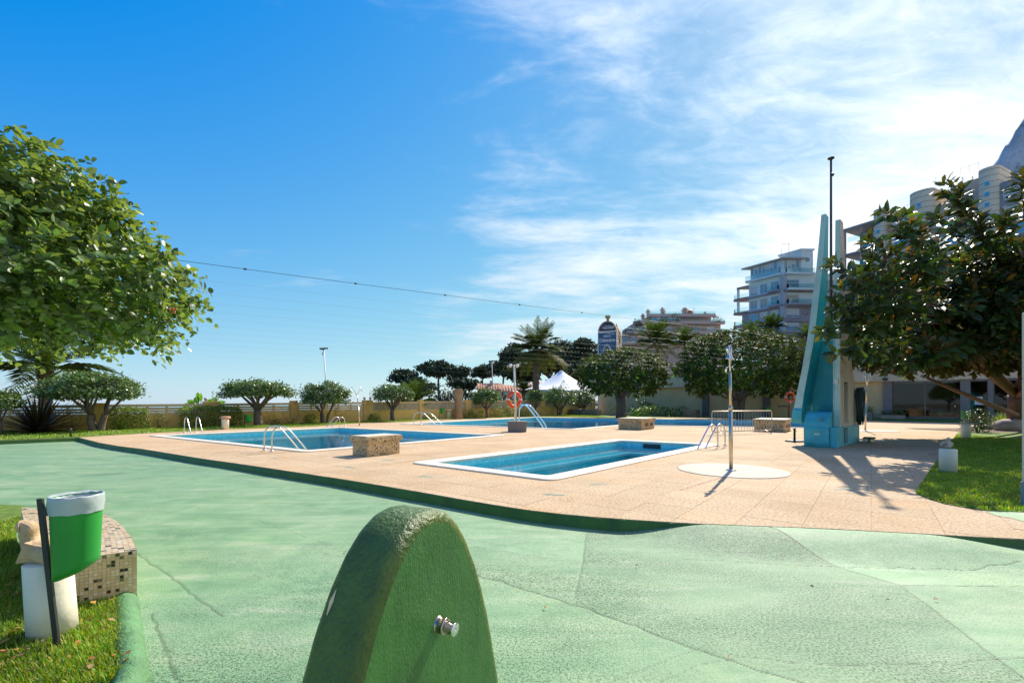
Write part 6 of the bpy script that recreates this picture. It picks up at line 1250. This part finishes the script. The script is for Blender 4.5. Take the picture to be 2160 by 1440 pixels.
for k, (px, Y, yt, yb, hw, lab) in enumerate(((852, 130, 781, 812, 30, 'leftmost low pine on the headland with open sky beside it'), (925, 134, 764, 796, 38, 'broad pine rising highest left of the floodlight in the pines'), (968, 126, 772, 808, 26, 'round pine just left of the gap of sky'), (880, 122, 800, 832, 34, 'dark low pine behind the bushy young palm'), (980, 118, 800, 826, 30, 'lower pine crown above the palm stump'), (1018, 140, 771, 800, 24, 'slim pine right of the gap of sky'), (1062, 128, 762, 796, 34, 'pine behind the farther floodlight mast'), (1085, 112, 722, 772, 30, 'dark pine left behind the crown of the tallest palm'), (1100, 118, 770, 808, 40, 'wide dark pine behind the pink roof house'), (1160, 120, 740, 800, 44, 'dark pine right behind the trunk of the tallest palm'), (1200, 128, 722, 790, 30, 'tall loose pine right of the tallest palm'), (1232, 122, 712, 770, 34, 'tall pine left of the disco sign'), (1222, 110, 760, 812, 36, 'dark pine above the peak of the white tent'), (1180, 140, 716, 760, 24, 'thin-topped pine against the sky right of the tallest palm'))): pine(px, Y, yt, yb, hw, lab, 1000, 20 + k)
bush(910, 0, 112, (8.5, 4), 6.6, 'dark scrub on the headland under the pines', 1600, .8, LM_PINE, z0=-1.5, group=None); bush(985, 0, 104, (5, 4), 5.2, 'dark scrub between the palm stump and the pink roof house', 1200, .7, LM_PINE, z0=-1.0); bush(1058, 0, 66, (2.6, 1.6), 3.6, 'dark evergreen bush in front of the pink roof house', 1400, .35, LM_PINE, z0=-1.2)
# tent
Y = 76; pk_ = at(1184, 784, Y); t = thing('tent', 'white peaked marquee with swooping sides behind the wall', 'tent', (pk_.x, Y, -1.2)); CANV = M('white_canvas', (.78, .78, .80), .7, .04, 2); N = 24; ze = at(0, 824, Y).z; rings = []
for f in np.linspace(0, 1, 15):
    rr = .35 + 7.3 * f; z = ze + (pk_.z - ze) * (1 - f) ** 1.75; rings.append([Vector((pk_.x + math.cos(2 * PI * k / N) * rr * (1 + .10 * f * math.cos(8 * PI * k / N)), Y + math.sin(2 * PI * k / N) * rr * (1 + .10 * f * math.cos(8 * PI * k / N)), z - .12 * f * math.cos(8 * PI * k / N))) for k in range(N)])
mb = MB(); mb.loft(rings[::-1], 0, True, False); mb.lathe([(.36, 0), (.38, .12), (.2, .2)], pk_, 12); mb.build('canopy', CANV, t); mb = MB(); mb.loft([[p - Z3 * .25 for p in rings[-1]], rings[-1]], 0, True, False); mb.build('valance', CANV, t)
for k in range(8): a = 2 * PI * k / 8; c = Vector((pk_.x + math.cos(a) * 7.4, Y + math.sin(a) * 7.4, -1.2)); mb = MB(); mb.tube([c, c + Z3 * (ze + 1.0)], .06, 6); mb.build('pole', M('mast_grey', (.42, .42, .42)), t)
a = Vector((pk_.x - .2, Y - 5.6, ze + .4)); mb = MB(); 
for d in (Vector((-1.2, -.3, -.7)), Vector((1.2, -.3, -.7)), Vector((0, -.3, -.6))): mb.tube([a + Z3 * 1.1, a + d], .045, 5)
mb.build('strut', BLACKM, t)
# houses under the pines
def house(px0, px1, Y, ye, yr, label, roofm, wallm, z0=-1.3):
    a, b = at(px0, ye, Y), at(px1, ye, Y); h = a.z; L = b.x - a.x; t = thing('house', label, 'house', ((a.x + b.x) / 2, Y, z0)); mb = MB(); mb.obox(Vector((a.x, Y, z0)), (L, 0, 0), (0, 7, 0), Z3 * (h - z0)); mb.build('wall', wallm, t); zr = at(0, yr, Y + 3.5).z; mb = MB(); o = .35
    mb.loft([[Vector((x, Y - o, h + .01)), Vector((x, Y + 3.5, zr)), Vector((x, Y + 7 + o, h + .01)), Vector((x, Y + 7 + o, h + .15)), Vector((x, Y + 3.5, zr + .16)), Vector((x, Y - o, h + .15))] for x in (a.x - o, b.x + o)], 0); ro = mb.build('roof', roofm, t)
    for k in range(int(L / .55)): x = a.x - o + .3 + k * .55; m = MB(); m.tube([Vector((x, Y - o, h + .16)), Vector((x, Y + 3.5, zr + .17))], .11, 5); m.build('tile_row', roofm, ro)
    for k in range(max(1, int(L / 3.2))): x = a.x + 1.2 + k * 3.2; m = MB(); m.box((x, Y - .012, z0 + 1.55), (1.1, .02, 1.2)); wn = m.build('window', M('dark_glazing', (.03, .035, .04), .08, .1), t)
    m = MB(); m.box((a.x + L * .55, Y + 2.6, zr + .2), (.7, .7, 1.0)); m.build('chimney', wallm, t)
TERR = M('terracotta_roof', (.42, .20, .12), .85, .2, 2); WWALL = M('white_house_wall', (.62, .60, .55), .8, .06)
house(1062, 1150, 88, 826, 814, 'white house with a low pink tiled roof left of the tent', TERR, WWALL); house(1008, 1058, 98, 822, 810, 'smaller house with a chimney farther left under the pines', TERR, M('tan_house_wall', (.45, .36, .26), .8)); house(1100, 1200, 104, 816, 807, 'farther white house roofs under the pines behind the tent', M('grey_pink_roof', (.42, .33, .28), .85, .2, 2), WWALL)
# sign tower
def sign_tower():
    Y = 92; s = Y / FX; yaw = R(24); x = Vector((math.cos(yaw), -math.sin(yaw), 0)); d = Vector((math.sin(yaw), math.cos(yaw), 0)); c = at(1281, 850, Y); c.z = -1.0; zb = -1.0; W_ = 3.85; dep = 5.2; zs = at(0, 700, Y).z; za = at(0, 676.5, Y).z
    t = thing('sign_tower', 'arched cream tower with a blue disco sign above the round fig tree', 'sign', c); prof = [(-W_ / 2, zb), (W_ / 2, zb), (W_ / 2, zs)] + [(W_ / 2 * math.cos(a), zs + (za - zs) * math.sin(a)) for a in np.linspace(0, PI, 17)[1:-1]] + [(-W_ / 2, zs)]
    mb = MB(); mb.loft([[c + x * a + d * k + Z3 * (z - c.z) for a, z in prof] for k in (0, dep)], 0); mb.build('body', M('sign_cream', (.56, .42, .27), .8, .1, .6), t)
    BL = M('sign_blue', (.045, .105, .19), .45, .12, .5); DB = M('sign_dark_blue', (.012, .018, .045), .4, .1); WT = M('sign_white', (.72, .74, .74), .5, .04); RDM = M('sign_red', (.5, .03, .03), .5)
    mb = MB(); zt_ = zs - .05; mb.obox(c - x * (W_ / 2 - .12) - d * .06 + Z3 * (0), x * (W_ - .24), d * .055, Z3 * (zt_ - zb)); mb.build('blue_panel', BL, t); mb = MB(); mb.obox(c - x * (W_ / 2 + .0) - d * .10 + Z3 * (zt_ - zb), x * W_, d * .09, Z3 * .14); mb.obox(c - x * (W_ / 2) - d * .10, x * .11, d * .09, Z3 * (zt_ - zb - .01)); mb.obox(c + x * (W_ / 2 - .11) - d * .10, x * .11, d * .09, Z3 * (zt_ - zb - .01)); mb.build('panel_frame', WT, t)
    aw = W_ / 2 - .28; arc = [(-aw * .93, zs + .28), (aw * .96, zs + .28)] + [(aw * math.cos(a), zs + .24 + (za - zs - .45) * math.sin(a)) for a in np.linspace(.12, PI - .12, 11)]
    mb = MB(); mb.loft([[c + x * a + d * k + Z3 * (z - c.z) for a, z in arc] for k in (-.07, -.005)], 0); mb.build('arched_panel', DB, t)
    def text(s_, hz, z, m, off=0, w=None):
        cu = bpy.data.curves.new('lettering', 'FONT'); cu.body = s_; cu.size = hz; cu.align_x = 'CENTER'; cu.extrude = .01; cu.offset = .012; o = bpy.data.objects.new('tmp', cu); COL.objects.link(o); dg = bpy.context.evaluated_depsgraph_get(); me = bpy.data.meshes.new_from_object(o.evaluated_get(dg)); bpy.data.objects.remove(o); me.materials.clear(); me.materials.append(m); xs = [v.co.x for v in me.vertices]; k = (w / (max(xs) - min(xs))) if w else 1
        lo = bpy.data.objects.new('lettering', me); COL.objects.link(lo); lo.matrix_basis = Matrix.Translation(c + x * off - d * .115 + Z3 * (z - c.z)) @ Matrix(((x.x * k, 0, -d.x, 0), (x.y * k, 0, -d.y, 0), (0, 1, 0, 0), (0, 0, 0, 1))); lo.parent = t; lo.matrix_parent_inverse = wm(t).inverted()
    text('Heineken', .74, zs + .62, WT, .22, 2.3); text('DISCO', .60, zs - 1.05, WT, 0, 1.45); text('CAMALEON', .70, zs - 2.0, WT, 0, 3.15)
    mb = MB(); sc_ = c - x * 1.28 - d * .10 + Z3 * (zs + .86 - c.z); st_ = [sc_ + (x * math.cos(PI / 2 + k * PI / 5) + Z3 * math.sin(PI / 2 + k * PI / 5)) * (.32 if k % 2 == 0 else .13) for k in range(10)]; mb.add(st_ + [sc_ - d * .02], [(i, 10, (i + 1) % 10) for i in range(10)]); mb.build('red_star', RDM, t)
    # pale swirl emblem below the words
    mb = MB(); zc_ = zs - 3.5; pts = [c - d * .085 + x * a + Z3 * (z - c.z) for a, z in ((-.75, zc_ - 1.3), (-.72, zc_ - .3), (-.5, zc_ + .55), (-.05, zc_ + .95), (.4, zc_ + .6), (.62, zc_ - .1), (.72, zc_ - .8))]; mb.tube(pts, [.08, .12, .17, .22, .26, .3, .16], 6); mb.build('emblem', M('emblem_grey', (.42, .44, .42), .6, .2, 3), t)
    mb = MB(); top = c + d * .5 + Z3 * (za - c.z); mb.lathe([(.28, 0), (.28, .5), (.52, .7), (.56, 1.15), (.2, 1.2)], top - Z3 * .02, 10); mb.build('finial', M('sign_ochre', (.40, .30, .13), .7), t)
    mb = MB(); mb.tube([c + x * (W_ / 2 + .05) * .8 + d * .9 + Z3 * (za - .55 - c.z), c + x * (W_ / 2 + .1) + d * 2.6 + Z3 * (zs - .2 - c.z), c + x * (W_ / 2 + .1) + d * 3.0 + Z3 * (zs - .8 - c.z)], .09, 5); mb.build('cable', M('rust', (.20, .09, .04), .8), t)
    e = c + x * (W_ / 2 + .02) + d * 3.0 + Z3 * (zs - 1.5 - c.z); mb = MB(); mb.loft([[e + x * k + (d * math.cos(a) + Z3 * math.sin(a)) * .58 for a in np.linspace(0, 2 * PI, 7)[:-1]] for k in (0, .09)], 0); mb.build('bracket_plate', M('rust', (.2, .09, .04), .8), t)
sign_tower()
# ------------------------------------------------------------------ apartment blocks
GLZ = M('block_glazing', (.22, .34, .38), .06, .15, 1, spec=.8); GLZB = M('block_glazing_blue', (.10, .36, .48), .06, .15, 1, spec=.8); FRW = M('white_frame', (.68, .70, .70), .5, .04); LILAC = M('lilac_grey_render', (.33, .265, .25), .85, .1, .4); 
BLD_ = M('white_blind', (.60, .60, .58), .7, .04); CURT = M('beige_awning', (.52, .44, .34), .8, .08)
def facade_win(par, A, x, nrm, w_, h, m=None, mull=2, sill=True):
    """a window with frame, panes and mullions; A lower left corner on the wall face"""
    t = .09; fr = MB(); fr.obox(A, x * w_, nrm * .10, Z3 * t); fr.obox(A + Z3 * (h - t), x * w_, nrm * .10, Z3 * t); fr.obox(A + Z3 * t, x * t, nrm * .10, Z3 * (h - 2 * t)); fr.obox(A + x * (w_ - t) + Z3 * t, x * t, nrm * .10, Z3 * (h - 2 * t))
    for k in range(1, mull): fr.obox(A + x * (w_ * k / mull - .035) + Z3 * t, x * .07, nrm * .09, Z3 * (h - 2 * t))
    o = fr.build('window', FRW, par); m_ = MB(); m_.obox(A + x * t * .9 + Z3 * t * .9 + nrm * .01, x * (w_ - t * 1.8), nrm * .03, Z3 * (h - t * 1.8)); m_.build('pane', m or GLZ, o)
    if m is not BLD_ and random.random() < .5: q = random.uniform(.25, .8) * h; m_ = MB(); m_.obox(A + x * t * .95 + Z3 * (h - t - q) + nrm * .043, x * (w_ - t * 1.9), nrm * .02, Z3 * q); m_.build('blind', random.choice((BLD_, CURT)), o)
    return o
def balcony(par, A, x, nrm, w_, dep, m, rail=True, glass=True):
    mb = MB(); mb.obox(A, x * w_, nrm * dep, Z3 * .42); b = mb.build('balcony', m, par)
    if rail:
        g_ = MB(); g_.obox(A + Z3 * .45 + nrm * (dep - .06), x * w_, nrm * .025, Z3 * .85); g_.obox(A + Z3 * .45, x * .025, nrm * (dep - .07), Z3 * .85); g_.build('glass_rail', BALC, b); h_ = MB(); h_.obox(A + Z3 * 1.31 + nrm * (dep - .07), x * w_, nrm * .05, Z3 * .05); h_.build('handrail', FRW, b)
    return b
def tall_block():
    Y = 100; C0 = Vector((59.6, 100, 0)); xl = Vector((-.49, .872, 0)); xr = Vector((.998, .05, 0)); nl = Vector((-.872, -.49, 0)); nr = Vector((.05, -.998, 0)); zf = [10.2, 13.4, 16.5, 19.6, 22.7, 26.0, 29.7]; ztop = 33.3
    t = thing('apartment_block', 'tall apartment block with pale upper floors and purple stone cladding below', 'building', (60, 102, 4)); PT = M('pale_teal_render', (.70, .77, .74), .8, .06, .3); DK = M('purple_grey_render', (.36, .33, .37), .8, .12, .4); STN = M('purple_stone', (.36, .31, .34), .9, .35, 1.5, 2.5, .6); LL, LR_ = 8.0, 17.0
    P = lambda l, r, z: C0 + xl * l + xr * r + Z3 * z
    mb = MB(); mb.loft([[P(0, 0, z), P(0, LR_, z), P(LL, LR_, z), P(LL, 0, z)] for z in (3, 22.9)], 0); mb.build('lower_wall', DK, t); mb = MB(); mb.loft([[P(0, 0, z), P(0, LR_, z), P(LL, LR_, z), P(LL, 0, z)] for z in (22.91, 29.9)], 0); mb.build('upper_wall', PT, t)
    mb = MB(); mb.loft([[P(.5, .4, z), P(.5, 4.2, z), P(LL, 4.2, z), P(LL, .4, z)] for z in (29.91, 33.0)], 0); mb.build('penthouse', PT, t); mb = MB(); mb.loft([[P(-.4, -.3, z), P(-.4, 4.8, z), P(LL + 1.6, 4.8, z - .0), P(LL + 1.6, -.3, z)] for z in (33.01, 33.35)], 0); mb.build('roof', M('roof_slab', (.42, .36, .30), .8), t)
    mb = MB(); mb.loft([[P(.2, 4.3, z), P(.2, 7.0, z), P(5, 7.0, z), P(5, 4.3, z)] for z in (29.91, 35.0)], 0); tw_ = mb.build('stair_tower', PT, t); mb = MB(); mb.loft([[P(.0, 4.1, z), P(.0, 7.2, z), P(5.2, 7.2, z), P(5.2, 4.1, z)] for z in (35.0, 35.4)], 0); mb.build('cornice', PT, tw_); mb = MB(); mb.lathe([(.45, 0), (.5, .03), (.4, .06)], P(.18, 5.7, 33.0), 14, axis=nr); mb.build('round_window', GLZ, tw_)
    for z in zf[:-1]:    # right face
        lo = z < 22; mb = MB(); mb.obox(P(0, 0, z - .12) + nr * .003 - Z3 * .15, xr * LR_, nr * .5, Z3 * .42); mb.build('floor_band', DK if z < 25 else M('lilac_band', (.27, .23, .24), .8), t)
        for r0, w_ in ((.55, 3.0),) : facade_win(t, P(0, r0, z + .75) + nr * .004, xr, nr, w_, 1.75, GLZ, 1)
        if lo:
            mb = MB(); mb.obox(P(0, .5, z + .32) + nr * .003, xr * 3.2, nr * .42, Z3 * .5); mb.build('parapet', STN, t)
            for k in range(5):
                w2 = random.uniform(.8, 2.4); mb = MB(); mb.obox(P(0, 4.0 + random.uniform(0, 1.2), z + .35 + k * .52) + nr * .003, xr * w2, nr * random.uniform(.05, .16), Z3 * .46); mb.build('stone_course', STN, t)
            facade_win(t, P(0, 6.4, z + .8) + nr * .004, xr, nr, .7, 1.3, GLZ, 1); facade_win(t, P(0, 11.2, z + .6) + nr * .004, xr, nr, 2.6, 1.8, GLZ, 2)
        else:
            balcony(t, P(0, .4, z) + nr * .502, xr, nr, 6.0, .9, DK if z < 25 else PT); facade_win(t, P(0, 7.2, z + .5) + nr * .004, xr, nr, 1.1, 2.0, GLZ, 2); facade_win(t, P(0, 9.0, z + .5) + nr * .004, xr, nr, 2.6, 2.0, GLZ, 2)
        mb = MB(); mb.obox(P(0, -.35, z + .3) + nr * .01 - xl * .35, xr * .7, xl * .8, Z3 * (2.75 if z < 25 else 3.2)); mb.build('corner_column', M('pale_lilac_render', (.46, .45, .47), .8, .05), t)
        # left face
        mb = MB(); mb.obox(P(.5, 0, z - .27) + nl * .003, xl * (LL - .5), nl * .5, Z3 * .42); mb.build('floor_band', DK, t)
        for k, l0 in enumerate((1.0, 3.5, 5.9)): facade_win(t, P(l0, 0, z + .4) + nl * .004, xl, nl, 1.75, 2.1, GLZB if (z < 22 and k > 0) else GLZ, 2)
        if z > 17: balcony(t, P(.6, 0, z) + nl * .504, xl, nl, 2.2, .8, DK)
        mb = MB(); pts = [P(LL - .1, -.3, 0), P(LL + 3.0, -.6, 0), P(LL + 4.3, .3, 0), P(LL + 4.7, 2.2, 0), P(LL + 4.2, 4.5, 0), P(LL - .1, 4.5, 0)]; mb.prism([(p.x, p.y) for p in pts], z - .05, z + .38); bo = mb.build('balcony', DK if z < 22 else LILAC, t); gl_ = MB(); q = [p + (p - P(LL, 2, 0)) * -.03 for p in pts[:5]]
        for a, b in zip(q[:-1], q[1:]): gl_.add([a + Z3 * (z + .4), b + Z3 * (z + .4), b + Z3 * (z + 1.35), a + Z3 * (z + 1.35)], [(0, 1, 2, 3)])
        gl_.build('glass_rail', BALC, bo)
        if z > 20: mb = MB(); mb.box(P(LL + 2.9, .2, z + 1.7), (.45, .45, 2.6)); mb.build('post', PT, bo)
        else: mb = MB(); mb.obox(P(LL + .01, .1, z + .39), xl * 1.8, xr * 3, Z3 * 2.6); mb.build('wall', M('lilac_wall', (.33, .31, .33), .8), bo)
    balcony(t, P(.3, 0, 29.5) + nl * .3, xl, nl, LL, .7, PT); balcony(t, P(0, .2, 29.5) + nr * .3, xr, nr, 6.4, .7, PT); balcony(t, P(LL + .1, -.4, 28.6), xl, xr, 2.6, 3.6, LILAC)
    for k in range(8): facade_win(t, P(.75 + k * .9, .395, 31.0) + nl * .004, xl, nl, .86, 1.9, GLZ, 1)
    for k in range(4): facade_win(t, P(.495, .5 + k * .92, 31.0) + nr * .004, xr, nr, .88, 1.9, GLZ, 1)
    for r_, h in ((1.6, 2.6), (3.4, 3.8)): mb = MB(); mb.tube([P(2, r_, 33.3), P(2, r_, 33.3 + h)], .05, 5); (mb.obox(P(2, r_ - 1.6, 33.1 + h), xr * 1.8, nr * .06, Z3 * .06) if h > 3 else None); mb.build('antenna', M('mast_grey', (.42, .42, .42)), t)
tall_block()
def terraced_block():
    Y = 150; s = Y / FX; t = thing('terraced_apartments', 'stepped pinkish apartment block with roof terraces and chimneys behind the disco sign', 'building', at(1425, 850, Y)); PK = M('pinkish_render', (.46, .34, .29), .85, .08, .15); PK2 = M('pinkish_parapet', (.52, .40, .34), .85, .06, .15); y = Vector((0, 1, 0)); xx = Vector((1, 0, 0))
    for k, (x0, x1, y0, y1, d0, dep) in enumerate(((1316, 1530, 722, 790, -2, 22), (1325, 1530, 700, 722, 0, 20), (1340, 1520, 679, 700, 1, 18), (1370, 1500, 664, 679, 4, 13))):
        a = at(x0, y1, Y + d0); b = at(x1, y0, Y + d0); mb = MB(); mb.obox(a, xx * (b.x - a.x), y * dep, Z3 * (b.z - a.z - .01)); mb.build('storey', PK, t); mb = MB(); mb.obox(Vector((a.x - .8, a.y - 1.6, b.z - .9)), xx * (b.x - a.x + 1.6), y * 1.59, Z3 * 1.0); bp = mb.build('parapet', PK2, t); mb = MB(); mb.obox(Vector((a.x - .8, a.y - 1.6, b.z + .12)), xx * (b.x - a.x + 1.6), y * .05, Z3 * .6); mb.build('glass_rail', BALC, bp)
        n = max(2, int((b.x - a.x) / 4.2))
        for q in range(n):
            if k < 3: facade_win(t, Vector((a.x + 1 + q * (b.x - a.x - 1) / n, a.y - .004, b.z - 3.0)), xx, -y, random.choice((1.2, 2.0, 2.4)), 1.5, random.choice((GLZ, GLZ, M('roller_blind', (.46, .38, .30), .8))), 2)
    a = at(1374, 679, Y + 3); 
    for q in range(5): facade_win(t, a + xx * q * 1.9 + Vector((0, -.05, .2)), xx, -y, 1.8, 1.8, GLZ, 1)
    for px, py in ((1356, 672), (1367, 663), (1397, 659), (1399, 663), (1442, 660), (1446, 659), (1487, 668)):
        c = at(px, py, Y + 6); mb = MB(); mb.box(c - Z3 * 1.5, (.9, .9, 4)); mb.box(c + Z3 * .9, (1.3, 1.3, .4)); mb.lathe([(.35, 1.1), (.45, 1.5), (.2, 1.8)], c, 8); mb.build('chimney', PK2, t)
    c = at(1456, 658, Y + 6); mb = MB(); mb.lathe([(0.1, .3), (.7, .1), (1.0, -.2), (.9, -.25), (.1, .1)], c, 16, axis=(-.2, -1, .3)); mb.tube([c, c - Z3 * 2.5], .1, 5); mb.build('satellite_dish', M('dish_red', (.36, .10, .06), .6), t); mb = MB(); c = at(1464, 650, Y + 6); mb.tube([c, c - Z3 * 3], .06, 5); mb.box(c, (1.2, .05, .05)); mb.build('antenna', M('mast_grey', (.42, .42, .42)), t)
    for k, (px, py, r) in enumerate(((1347, 682, 1.2), (1322, 704, 1.3), (1398, 676, 1.2), (1425, 672, 1.6), (1512, 674, 1.5), (1330, 700, 1.0))): bush(px, py, Y - 1, (r, r * .7), r * 1.5, ('round roof plant left of the lowest chimney', 'roof plant on the lower left terrace', 'roof plant in front of the glazed roof room', 'spreading roof plant in the middle of the top terrace', 'roof plant on the right end of the top terrace', 'small roof plant above the lower left terrace')[k], 220, .35, LM_PINE, z0=at(px, py, Y - 1).z - .8, group='plants on the roof terraces')
terraced_block()
def long_block():
    A0 = Vector((70.2, 96, 0)); x = Vector((.447, -.894, 0)); nr = Vector((-.894, -.447, 0)); y = -nr; t = thing('apartment_block', 'long stepped apartment block with rounded cream stair towers above the rubber fig', 'building', A0 + x * 14 + Z3 * 4); CR = M('cream_cladding', (.80, .65, .47), .85, .07, .4); GR = M('slate_render', (.28, .275, .285), .8, .1, .4); BG = M('beige_render', (.52, .42, .33), .85, .07, .4)
    def tx(px): k = (px - 1080) / FX; return (k * A0.y - A0.x) / (x.x - k * x.y)
    def zy(py, s): p = A0 + x * s; return EYE - (py - HZ) / FX * p.y
    def block(p0, p1, ytop, m, off=0, dep=14, name='storey_block'):
        a, b = tx(p0), tx(p1); z = zy(ytop, (a + b) / 2); mb = MB(); mb.obox(A0 + x * a + nr * off + Z3 * 3, x * (b - a), y * dep, Z3 * (z - 3)); return mb.build(name, m, t), a, b, z
    def tower(p0, p1, ytop):
        a, b = tx(p0), tx(p1); z = zy(ytop, a); r = (b - a) / 2; c = A0 + x * (a + r); pts = [c + x * r * 1.0 + y * 4, c - x * r + y * 4] + [c + x * (r * math.cos(q)) + nr * (r * .75 * math.sin(q) + .3) for q in np.linspace(PI, 0, 11)]; mb = MB()
        k = 3.0; 
        o = None
        mb.prism([(p.x, p.y) for p in pts], 3, z); o = mb.build('stair_tower', CR, t)
        zz = 20.0
        while zz < z - .3: m = MB(); q = [(c.x + (p.x - c.x) * 1.012, c.y + (p.y - c.y) * 1.012) for p in pts]; m.prism(q, zz, zz + .07); m.build('cladding_joint', M('joint_dark', (.26, .21, .16), .9), o); zz += 1.0  # dark joint lines round the cream cladding
        for k in range(8):
            zz = z - 3.2 - k * 1.75
            if zz < 18: break
            A = c - x * .35 + nr * (r * .75 + .3) + Z3 * zz; w_ = MB(); w_.obox(A, x * .75, nr * .06, Z3 * .85); wo = w_.build('window', FRW, o); w_ = MB(); w_.obox(A + x * .08 + nr * .061 + Z3 * .08, x * .59, nr * .02, Z3 * .69); w_.build('pane', GLZB, wo)
    def wins(a, b, z, n=4, m=None, w_=2.4): 
        for k in range(n):
            A = A0 + x * ((a + b) / 2 - w_ / 2) + nr * .302 + Z3 * (z - 2.9 - 3.1 * k); facade_win(t, A, x, nr, w_, 1.8, m if k == 0 and m else GLZB, 2)
    BLD = M('white_blind', (.60, .60, .58), .7, .04)
    # open terrace frame at the far end
    for ytop in (487, 540, 588):
        a, b = tx(1783), tx(1850); z = zy(ytop, a); mb = MB(); mb.obox(A0 + x * a + nr * 1.2 + Z3 * (z - .35), x * (b - a), y * 7, Z3 * .4); mb.build('terrace_slab', GR, t); g_ = MB(); g_.obox(A0 + x * (a + 1.0) + nr * 1.1 + Z3 * (z - 3.0), x * (b - a - 1.2), nr * .03, Z3 * 1.1); g_.build('glass_rail', BALC, t)
        for q in (.2, 3.2): m = MB(); m.obox(A0 + x * (a + q) + nr * 1.0 + Z3 * (z - 5.2), x * .35, y * .35, Z3 * 4.8); m.build('post', M('pinkish_render', (.36, .27, .235)), t)
    a, b = tx(1800), tx(1850); mb = MB(); mb.obox(A0 + x * a + y * 2.5 + Z3 * 3, x * (b - a), y * 9, Z3 * (zy(492, a) - 3)); mb.build('storey_block', BG, t)
    for k in range(5): facade_win(t, A0 + x * (a + .5) + y * 2.49 + Z3 * (zy(492, a) - 3.2 - 3.3 * k), x, nr, 3.2, 2.3, GLZB, 3)
    tower(1845, 1872, 447)
    o, a, b, z = block(1886, 1925, 446, GR, .3); wins(a, b, z, 5, BLD, 3.0)
    tower(1922, 1974, 414)
    o, a, b, z = block(1970, 2020, 428, BG, -.6); 
    for k in range(5): balcony(t, A0 + x * a + nr * -.59 + Z3 * (z - 5.0 - 3.1 * k), x, nr, (b - a) * .62, 1.5, GR); facade_win(t, A0 + x * (a + .4) + nr * -.596 + Z3 * (z - 4.5 - 3.1 * k), x, nr, 2.6, 2.2, GLZB, 2)
    o, a, b, z = block(1998, 2070, 380, BG, -1.2); wins(a + 1, b, z, 0)
    for k in range(6): facade_win(t, A0 + x * (a + .6) + nr * -1.19 + Z3 * (z - 9.2 - 3.0 * k), x, nr, 2.2, 2.3, GLZB, 2); balcony(t, A0 + x * (a + 4.4) + nr * -1.18 + Z3 * (z - 9.6 - 3.0 * k), x, nr, 3.2, 1.5, GR); facade_win(t, A0 + x * (a + 4.7) + nr * -1.186 + Z3 * (z - 9.1 - 3.0 * k), x, nr, 2.5, 2.2, GLZB, 2)
    tower(2066, 2112, 364)
    o, a, b, z = block(2094, 2210, 376, GR, .5)
    for l0 in (1.4, 5.6, 9.8):
        for k in range(5): facade_win(t, A0 + x * (a + l0) + nr * .504 + Z3 * (z - 3.0 - 3.0 * k), x, nr, 2.7, 1.75, BLD if k == 0 else GLZB, 2)
    mb = MB(); mb.obox(A0 + x * tx(2140) + y * 4 + Z3 * (z - 1), x * 3, y * 4, Z3 * 3.0); mb.build('roof_room', WHITE, t)
    for px, py in ((2003, 372), (2020, 368), (2041, 366)): s_ = tx(px); c = A0 + x * s_ + y * 2 + Z3 * zy(py, s_); mb = MB(); mb.tube([c, c - Z3 * 3], .05, 5); mb.box(c - Z3 * .3, (1.3, .05, .05), .5); mb.build('antenna', M('mast_grey', (.42, .42, .42)), t)
    r_ = MB()
    for p0, p1, yy in ((1886, 1922, 441), (1974, 2064, 374), (1800, 1845, 470)):
        a, b = tx(p0), tx(p1); z = zy(yy, a); r_.tube([A0 + x * a + Z3 * z, A0 + x * b + Z3 * z], .03, 4)
        for q in np.linspace(a, b, 6): r_.tube([A0 + x * q + Z3 * (z - 1.1), A0 + x * q + Z3 * z], .025, 4)
    r_.build('roof_railing', M('mast_grey', (.42, .42, .42)), t)
long_block()
# limestone mountain far away
xs_ = np.linspace(560, 1250, 130); ys_ = np.linspace(560, 1100, 90); Xm, Ym = np.meshgrid(xs_, ys_); ridge = smooth(560, 960, Xm + (Ym - 640) * -.35) ** .8
nz = sum(np.sin(Xm * f + p) * np.sin(Ym * f * 1.1 + p * 2) / (i + 1) for i, (f, p) in enumerate(((.02, 1), (.045, 2.2), (.09, .6), (.19, 3), (.37, 1.4)))); Zm = -5 + np.interp(Xm * np.where(Ym > 700, 700 / Ym, 1), [540, 620, 707, 733, 751, 769, 787, 850, 1000, 1250], [0, 150, 310, 372, 392, 412, 430, 480, 540, 560]) * smooth(585, 700, Ym) + 11 * nz * smooth(540, 640, Xm) * smooth(585, 640, Ym); ix = np.arange(Xm.size).reshape(Xm.shape)
ROCKM = M('limestone', (.46, .45, .44), .95, .35, .02, .08, 1.0, grime=((.10, .12, .06), .05, .55, .7))
link('mountain', np_mesh('mountain', np.stack([Xm, Ym, Zm], -1).reshape(-1, 3), [np.stack([ix[:-1, :-1], ix[:-1, 1:], ix[1:, 1:], ix[1:, :-1]], -1).reshape(-1, 4)], None, True), ROCKM, kind='structure')
